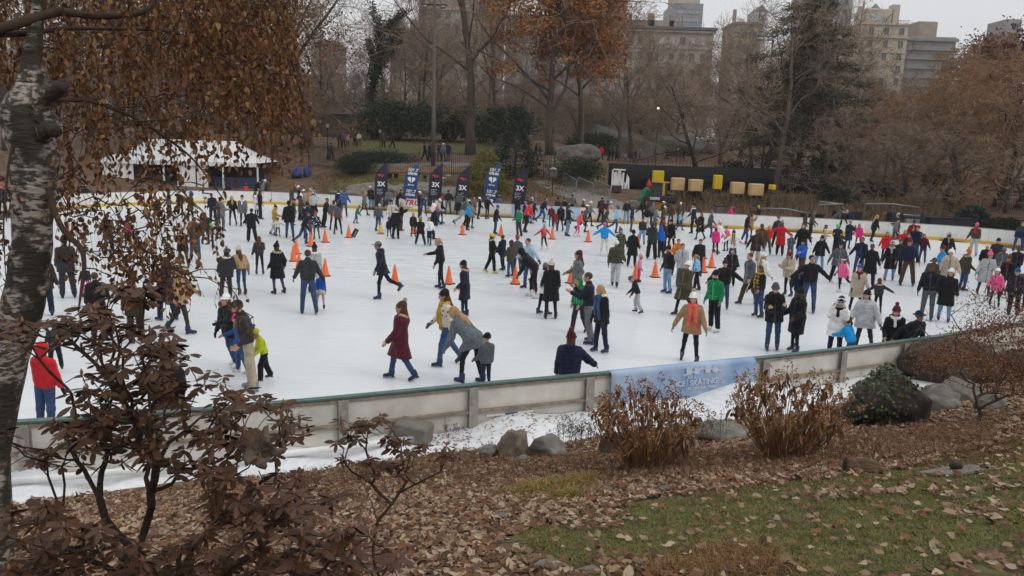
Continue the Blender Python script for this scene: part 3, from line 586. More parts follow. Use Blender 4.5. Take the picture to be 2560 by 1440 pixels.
def figure(spec):
    """spec: dict(h, pose, coat, ctype, opts, pants, ptype, hat, htype, hair, hlen, skates, lod, seed) -> person object (a body mesh parenting its clothes)"""
    rg = random.Random(spec['seed']); h = spec['h']; s = h/1.72; v = {1: .019, 2: .028, 3: .04}[spec['lod']]*max(.75, s**.5); lod = spec['lod']
    hs = s*(1+max(0, 1.5-h)*.5)*1.02                              # children have larger heads
    J = lambda a, q=6: R_(a+rg.uniform(-q, q)); po = POSES[spec['pose']]; opts = spec['opts']
    if spec['pose'] == 's':                                       # nobody stands quite alike
        q = rg.random(); ar = POSES['p' if q < .3 else 'c' if q < .4 else 's']; sw = rg.uniform(-1, 1); po = ((po[0][0]+sw*9, po[0][1]+rg.uniform(-1, 3), po[0][2]+max(sw, 0)*14), (po[1][0]-sw*7, po[1][1]+rg.uniform(-1, 3), po[1][2]+max(-sw, 0)*12), po[2]+rg.uniform(-1, 7), (ar[3][0]+rg.uniform(-8, 22), ar[3][1], ar[3][2]+rg.uniform(-4, 26)), (ar[4][0]+rg.uniform(-14, 16), ar[4][1], ar[4][2]+rg.uniform(-4, 30)), po[5]+rg.uniform(-4, 10))
    if rg.random() < .5 and spec['pose'] not in 'L': po = (po[1], po[0], po[2], po[4], po[3], po[5])
    def leg(sd, p):
        f, ab, kn = J(p[0]), J(p[1], 2), J(max(p[2], 3), 3); hip = np.array([sd*.092, 0, .0])
        up = rotx(f) @ roty(-sd*ab) @ np.array([0, 0, -1.0]); k = hip+up*.425
        lo = rotx(f-kn) @ roty(-sd*ab*.8) @ np.array([0, 0, -1.0]); a = k+lo*.415; return hip, k, a, lo
    LL, LR = leg(-1, po[0]), leg(1, po[1])
    zmin = min(LL[2][2], LR[2][2]); ofs = np.array([-(LL[2][0]+LR[2][0])/2, -(LL[2][1]+LR[2][1])/2*.8, .118/s-zmin]); sh = ofs
    LL, LR = [tuple(q+sh for q in Lg[:3])+(Lg[3],) for Lg in (LL, LR)]
    pel = sh+np.array([rg.uniform(-.025, .025), 0, .03]); T = rotx(-J(po[2])) @ roty(J(0, 3)) @ rotz(J(0, 6)); tp = lambda x, y, z: pel+T @ np.array([x, y, z])
    neck = tp(0, -.005, .545); hd = T @ rotx(R_(po[2])*.75) @ rotx(-J(po[5], 6)) @ rotz(J(spec.get('turn', 0), 14)); hc = neck+hd @ np.array([0, .03, .145*hs/s])
    arms = []
    for sd, p in ((-1, po[3]), (1, po[4])):
        S = tp(sd*.175, 0, .455); f, ab, el = J(p[0], 8), J(p[1], 6), J(p[2], 8); A = T @ rotx(-R_(po[2])*-.0) @ roty(-sd*ab) @ rotx(f); u = A @ np.array([0, 0, -1.0]); E = S+u*.285
        A2 = A @ rotx(el); l = A2 @ np.array([0, 0, -1.0]); Wt = E+l*.25; arms.append((S, E, Wt, A2))
    K = lambda q: np.asarray(q)*s
    mats_body = [skin_m(spec['skin']), M_EYE, M_LIP, mat('brow', (.03, .02, .015), .8)]
    # body: neck, trunk and arms under the clothes in one surface, with the head and both hands grown onto it
    P = [('c', K(hc+hd @ np.array([0, -.03, -.1])), K(neck-.06*T[:, 2]), .055*s, .06*s), ('c', K(tp(0, 0, .47)), K(tp(0, 0, .02)), .06*s, .09*s), ('c', K(tp(-.15, 0, .44)), K(tp(.15, 0, .44)), .05*s, .05*s)]
    for S, E, Wt, A2 in arms: P += [('c', K(S), K(E), .042*s, .034*s), ('c', K(E), K(Wt), .034*s, .026*s)]
    for Lg in (LL, LR): P += [('c', K(Lg[0]), K(Lg[1]), .065*s, .048*s), ('c', K(Lg[1]), K(Lg[2]), .048*s, .034*s)]
    V, Q = blob(P, v*1.25, .03*s); mb = MB(); mb.add(V, Q, 0)
    HV, HQ, HM = HEADS[lod]; hv = (HV*hs) @ hd.T+K(hc)
    for m in range(4):
        q = HQ[HM == m]; u, inv = np.unique(q, return_inverse=True); mb.add(hv[u], inv.reshape(q.shape), m)
    glove = next((o[1:] for o in opts if o[0] == 'G'), None)
    if glove is None and rg.random() < .45: glove = rg.choice(['black', 'black', 'charcoal', 'grey'])
    gkind = 'mitt' if (h < 1.35 and glove) else ('grip' if spec['pose'] in 'kc' else 'open')
    gv = []
    for sd, (S, E, Wt, A2) in zip((-1, 1), arms):
        hv_, hq = HANDS[(lod, gkind)]; w_ = hv_.copy()*s*(1.12 if glove else 1.03)
        if sd < 0: w_[:, 0] *= -1; hq = hq[:, ::-1]
        w_ = w_ @ A2.T+K(Wt)
        if glove: gv.append((w_, hq))
        else: mb.add(w_, hq, 0)
    root = mb.build('person', mats_body, smooth=True)
    for w_, hq in gv: mk('glove', w_, [hq], cloth(glove), root)
    # trousers
    rt, rk, ra = {'l': (.087, .058, .045), 'j': (.101, .071, .06), 't': (.105, .081, .075), 's': (.116, .097, .094)}[spec['ptype']]
    P = [('c', K(tp(-.05, -.01, .07)), K(tp(.05, -.01, .07)), .115*s, .115*s)]
    for Lg in (LL, LR): P += [('c', K(Lg[0]), K(Lg[1]), rt*s, rk*s), ('c', K(Lg[1]), K(Lg[2]+Lg[3]*-.04), rk*s, ra*s)]
    if spec['ptype'] == 'k':
        pass
    pat = next((o[1:] for o in opts if o[0] == 'P'), None); fr = rg.uniform(0, 6)
    wr = (lambda X, Y, Z: .004*s*np.sin(Z/s*48+X/s*17+fr)*np.sin(Y/s*30+fr)) if lod < 3 else None
    V, Q = blob(P, v, .035*s, disp=wr); mk('trousers', V, [Q], cloth(spec['pants'], pat), root)
    # skates
    for Lg in (LL, LR):
        if spec['skates'] == '-': break
        o = bpy.data.objects.new('skate' if spec['skates'] != 'shoe' else 'shoe', skate_mesh('black' if spec['skates'] == 'shoe' else spec['skates'], lod)); C.objects.link(o); o.parent = root
        lo = Lg[3]; tilt = math.atan2(lo[1], -lo[2])*.9; lift = Lg[2][2]-(zmin+sh[2])
        o.location = K(Lg[2]); o.rotation_euler = (tilt if lift > .02 else 0.0, 0, rg.uniform(-.25, .25)); o.scale = (s,)*3
    # coat with sleeves and skirt
    L_ = {'j': -.02, 'm': -.20, 'l': -.42, 'x': -.62, 'v': -.02}[spec['ctype']]; puff = .024 if 'q' in opts else .006; fat = 1.10 if h > 1.4 else 1.12
    P = [('c', K(tp(-.062*fat, 0, .06)), K(tp(-.085*fat, 0, .40)), (.118+puff)*s*fat, (.118+puff)*s*fat), ('c', K(tp(.062*fat, 0, .06)), K(tp(.085*fat, 0, .40)), (.118+puff)*s*fat, (.118+puff)*s*fat),
         ('c', K(tp(-.15, -.005, .455)), K(tp(.15, -.005, .455)), (.068+puff*.6)*s, (.068+puff*.6)*s), ('c', K(tp(0, .012, .40)), K(tp(0, .0, .50)), .115*s, .085*s), ('c', K(tp(0, -.015, .5)), K(tp(0, -.008, .56)), .085*s, .075*s)]
    cuts = []
    if L_ < -.05:
        for Lg in (LL, LR):
            d = (Lg[1]-Lg[0]); d /= np.linalg.norm(d); e = Lg[0]+d*(-L_+.1)+np.array([0, 0, 0])
            P.append(('c', K(Lg[0]+np.array([0, 0, .04])), K(e), (.125+puff)*s, (.145+puff*.5)*s, .09*s))
        md = (LL[0]+LR[0])/2; mk_ = (LL[1]+LR[1])/2; d = (mk_-md)/np.linalg.norm(mk_-md); P.append(('c', K(md), K(md+d*(-L_+.06)), .12*s, .15*s, .1*s))
        ax_ = T[:, 2]*.35+np.array([0, 0, .65]); ax_ /= np.linalg.norm(ax_); cuts.append(('p', K(pel+ax_*(L_-.0)), -ax_))
    else: cuts.append(('p', K(tp(0, 0, L_-.02)), -T[:, 2]))
    sl = [(.080, .068, .056) if 'q' not in opts else (.094, .08, .063)][0]
    if spec['ctype'] != 'v':
        for S, E, Wt, A2 in arms: P += [('c', K(S), K(E), sl[0]*s, sl[1]*s, .03*s), ('c', K(E), K(E+(Wt-E)*.96), sl[1]*s, sl[2]*s, .02*s)]
    if 'h' in opts or 'H' in opts or 'F' in opts: P += [('c', K(tp(-.08, -.085, .53)), K(tp(.08, -.085, .53)), .06*s, .06*s), ('c', K(tp(0, -.11, .47)), K(tp(0, -.09, .53)), .05*s, .07*s)]
    if 'q' in opts:
        def dsp(X, Y, Z): q = ((X-K(pel)[0])*T[0, 2]+(Y-K(pel)[1])*T[1, 2]+(Z-K(pel)[2])*T[2, 2])/s; return -.008*s*np.abs(np.sin(q*math.pi/.085))
    else:
        def dsp(X, Y, Z): return .0055*s*np.sin(Z/s*30+X/s*23+fr)*np.sin(Y/s*26+Z/s*14+fr)
    pat = next((o[1:] for o in opts if o[0] == 'C'), None)
    V, Q = blob(P, v, .04*s, cuts, dsp if lod < 3 or 'q' in opts else None)
    cen = (V[Q].mean(1)/s-pel) @ T; zip_ = (np.abs(cen[:, 0]) < .012+.004*lod) & (cen[:, 1] > .04) & (cen[:, 2] > L_+.02) & (cen[:, 2] < .52); pk = (np.abs(np.abs(cen[:, 0])-.10) < .05) & (np.abs(cen[:, 2]-.10) < .014) & (cen[:, 1] > .03)
    cz = 'fabric_trim_'+spec['coat']; c0 = np.array(COL[spec['coat']]); tm = mat(cz, tuple(np.clip(c0*.45 if c0.mean() > .09 else c0*2.2+.02, 0, 1)), .7, .1); fm = np.where(zip_ | pk, 1, 0) if pat is None and rg.random() < .75 else np.zeros(len(Q), int)
    mk({'v': 'vest', 'j': 'jacket', 'm': 'coat', 'l': 'coat', 'x': 'coat'}[spec['ctype']], V, [Q], [cloth(spec['coat'], pat), tm], root, mi=[fm])
    if spec['ctype'] == 'v':
        P = []
        for S, E, Wt, A2 in arms: P += [('c', K(S-T[:, 2]*.01), K(E), .058*s, .05*s), ('c', K(E), K(Wt), .05*s, .042*s)]
        P.append(('c', K(arms[0][0]), K(arms[1][0]), .055*s, .055*s)); V, Q = blob(P, v, .03*s)
        mk('sleeves', V, [Q], cloth(next((o[1:] for o in opts if o[0] == 'Z'), 'grey')), root)
    hl = lambda x, y, z: K(hc)+hd @ (np.array([x, y, z])*hs)
    E3 = lambda c, r: ('e', hl(*c), tuple(q*hs for q in r), hd)
    hv = {1: .0125, 2: .017, 3: .024}[lod]
    cr = rg.uniform(0, 9)
    if 'F' in opts or 'f' in opts:      # fur-edged hood lying on the shoulders
        pts = [tp(math.sin(a)*.135, -.035+math.cos(a)*-.10, .545+.03*math.cos(a)*-1) for a in np.linspace(-2.1, 2.1, 9)]
        P = [('c', K(a), K(b), .042*s, .042*s) for a, b in zip(pts[:-1], pts[1:])]
        V, Q = blob(P, hv, .02*s, disp=lambda X, Y, Z: .012*s*np.sin(X*160+cr)*np.sin(Y*150)*np.sin(Z*170)); mk('fur_trim', V, [Q], cloth('fur' if 'F' in opts else 'cream', 'tweed'), root)
    sc_ = next((o[1:] for o in opts if o[0] == 'S'), None)
    if sc_:
        pts = [tp(math.sin(a)*.095, math.cos(a)*.085-.005, .535) for a in np.linspace(0, 2*math.pi, 9)]; P = [('c', K(a), K(b), .042*s, .042*s) for a, b in zip(pts[:-1], pts[1:])]
        if 'T' in opts:
            for sx in (-1, 1): P += [('c', K(tp(sx*.06, .085, .52)), K(tp(sx*.075, .155, .30)), .04*s, .045*s), ('c', K(tp(sx*.075, .155, .30)), K(tp(sx*.09, .15, .02+.05*sx)), .045*s, .045*s)]
        else: P += [('c', K(tp(.03, .09, .52)), K(tp(.02, .135, .34)), .036*s, .04*s)]
        V, Q = blob(P, hv*1.2, .02*s); mk('scarf', V, [Q], cloth(sc_, 'plaid' if 'Y' in opts else None), root)
    if 'H' in opts:
        V, Q = blob([E3((0, -.02, .02), (.108, .125, .128)), ('c', hl(0, -.05, -.09), K(tp(0, -.06, .5)), .085*s, .10*s)], hv, .03*s, [E3((0, .13, -.005), (.08, .125, .105))]); mk('hood', V, [Q], cloth(spec['coat']), root)
    # hair
    hair = spec['hair']; hl_ = spec['hlen']
    if hair != '-':
        P = [E3((0, -.022, .035), (.088, .102, .094))]; face = [E3((0, .1, -.015), (.072, .085, .085))]
        if hl_ == 'l':
            P += [('c', hl(0, -.07, .0), K(tp(0, -.125, .40)), .07*hs, .075*s), ('c', hl(.062, -.03, -.02), K(tp(.1, .05, .40)), .032*hs, .03*s), ('c', hl(-.062, -.03, -.02), K(tp(-.1, .04, .38)), .032*hs, .03*s), ('c', K(tp(0, -.125, .42)), K(tp(0, -.13, .28)), .07*s, .04*s)]
        elif hl_ == 'm': P += [('c', hl(0, -.06, -.02), hl(0, -.06, -.11), .07*hs, .065*hs), ('c', hl(.06, -.02, -.02), hl(.06, -.01, -.11), .03*hs, .028*hs), ('c', hl(-.06, -.02, -.02), hl(-.06, -.01, -.11), .03*hs, .028*hs)]
        elif hl_ == 'k': P += [('c', hl(0, -.1, .03), hl(0, -.15, -.02), .03*hs, .034*hs), ('c', hl(0, -.15, -.02), hl(0, -.14, -.16), .034*hs, .016*hs)]
        elif hl_ == 'a': P = [E3((0, -.02, .05), (.13, .13, .12))]
        cuts = face+([('p', hl(0, 0, -.045), hd @ np.array([0, .55, -.85]))] if hl_ == 's' else [])
        V, Q = blob(P, hv, .025*hs, cuts, disp=lambda X, Y, Z: .005*hs*np.sin(X/hs*130+cr)*np.sin(Y/hs*110+cr)); mk('hair', V, [Q], cloth(hair), root)
        if 'beard' in opts: V, Q = blob([E3((0, .03, -.075), (.062, .062, .05))], hv, .01, [E3((0, .075, -.03), (.04, .05, .032))]); mk('beard', V, [Q], cloth(hair), root)
    # hats
    t = spec['htype']; hat = spec['hat']
    if hat != '-':
        hp = next((o[1:] for o in opts if o[0] == 'K'), None)
        if t in 'bp':
            V, Q = blob([E3((0, -.025, .05), (.096, .112, .108)), E3((0, -.055, .09), (.07, .08, .085))], hv, .03*hs, [('p', hl(0, 0, .028), hd @ np.array([0, -.22, -1]))]); V2 = None
            ho = mk('beanie', V, [Q], cloth(hat, hp), root)
            pts = [hl(math.sin(a)*.096, -.02+math.cos(a)*.11, .04-.024*math.cos(a)*-.6) for a in np.linspace(0, 2*math.pi, 11)]
            if lod < 3: V, Q = blob([('c', a, b, .018*hs, .018*hs) for a, b in zip(pts[:-1], pts[1:])], hv, .01*hs); mk('cuff', V, [Q], cloth(hat, hp), ho)
            if t == 'p': V, Q = blob([E3((0, -.085, .195), (.05, .05, .05))], hv, .01, disp=lambda X, Y, Z: .006*hs*np.sin(X*170)*np.sin(Y*160)*np.sin(Z*150)); mk('pompom', V, [Q], cloth(next((o[1:] for o in opts if o[0] == 'O'), 'fur' if rg.random() < .4 else hat), 'tweed'), ho)
        elif t == 'c':
            V, Q = blob([E3((0, -.02, .05), (.092, .108, .095))], hv, .02*hs, [('p', hl(0, 0, .04), hd @ np.array([0, -.1, -1]))]); ho = mk('cap', V, [Q], cloth(hat), root)
            V, Q = blob([E3((0, .105, .045), (.072, .085, .014))], hv*.8, .01*hs); mk('brim', V, [Q], cloth(hat), ho)
        elif t == 'h':
            V, Q = blob([E3((0, -.015, .055), (.105, .125, .105))], hv, .02*hs, [('p', hl(0, 0, .02), hd @ np.array([0, -.1, -1])), E3((.05, -.0, .165), (.014, .09, .03)), E3((-.05, -.0, .165), (.014, .09, .03))]); mk('helmet', V, [Q], mat('helmet_'+hat, COL[hat], .35, .1), root)
        elif t == 't':
            V, Q = blob([E3((0, -.045, .085), (.115, .13, .065))], hv, .02*hs, [('p', hl(0, 0, .04), hd @ np.array([0, -.3, -1]))]); mk('beret', V, [Q], cloth(hat), root)
        elif t == 'r':
            pts = [hl(math.sin(a)*.094, -.015+math.cos(a)*.104, .05) for a in np.linspace(0, 2*math.pi, 13)]
            V, Q = blob([('c', a, b, .02*hs, .02*hs) for a, b in zip(pts[:-1], pts[1:])], hv, .01*hs); mk('headband', V, [Q], cloth(hat), root)
        elif t == 'w':
            V, Q = blob([E3((0, -.02, .06), (.095, .108, .10)), E3((0, -.01, .05), (.16, .18, .016))], hv, .02*hs, [('p', hl(0, 0, .03), hd @ np.array([0, -.1, -1]))]); mk('brimmed_hat', V, [Q], cloth(hat), root)
    if 'B' in opts:
        V, Q = blob([('c', K(tp(-.06, -.2, .14)), K(tp(-.06, -.19, .4)), .08*s, .075*s), ('c', K(tp(.06, -.2, .14)), K(tp(.06, -.19, .4)), .08*s, .075*s)], v, .03*s); mk('backpack', V, [Q], cloth('black'), root)
    if 'skirt' in opts:
        m_ = MB(); m_.lathe([(.12*s, K(pel)[2]+.05*s), (.2*s, K(pel)[2]-.08*s), (.25*s, K(pel)[2]-.22*s), (.235*s, K(pel)[2]-.22*s), (.11*s, K(pel)[2]+.02*s)], 18, (K(pel)[0], K(pel)[1], 0)); m_.build('skirt', cloth('beige'), root, True)
    hands = [K(A[2]) for A in arms]
    return root, hands, K(hc), hd
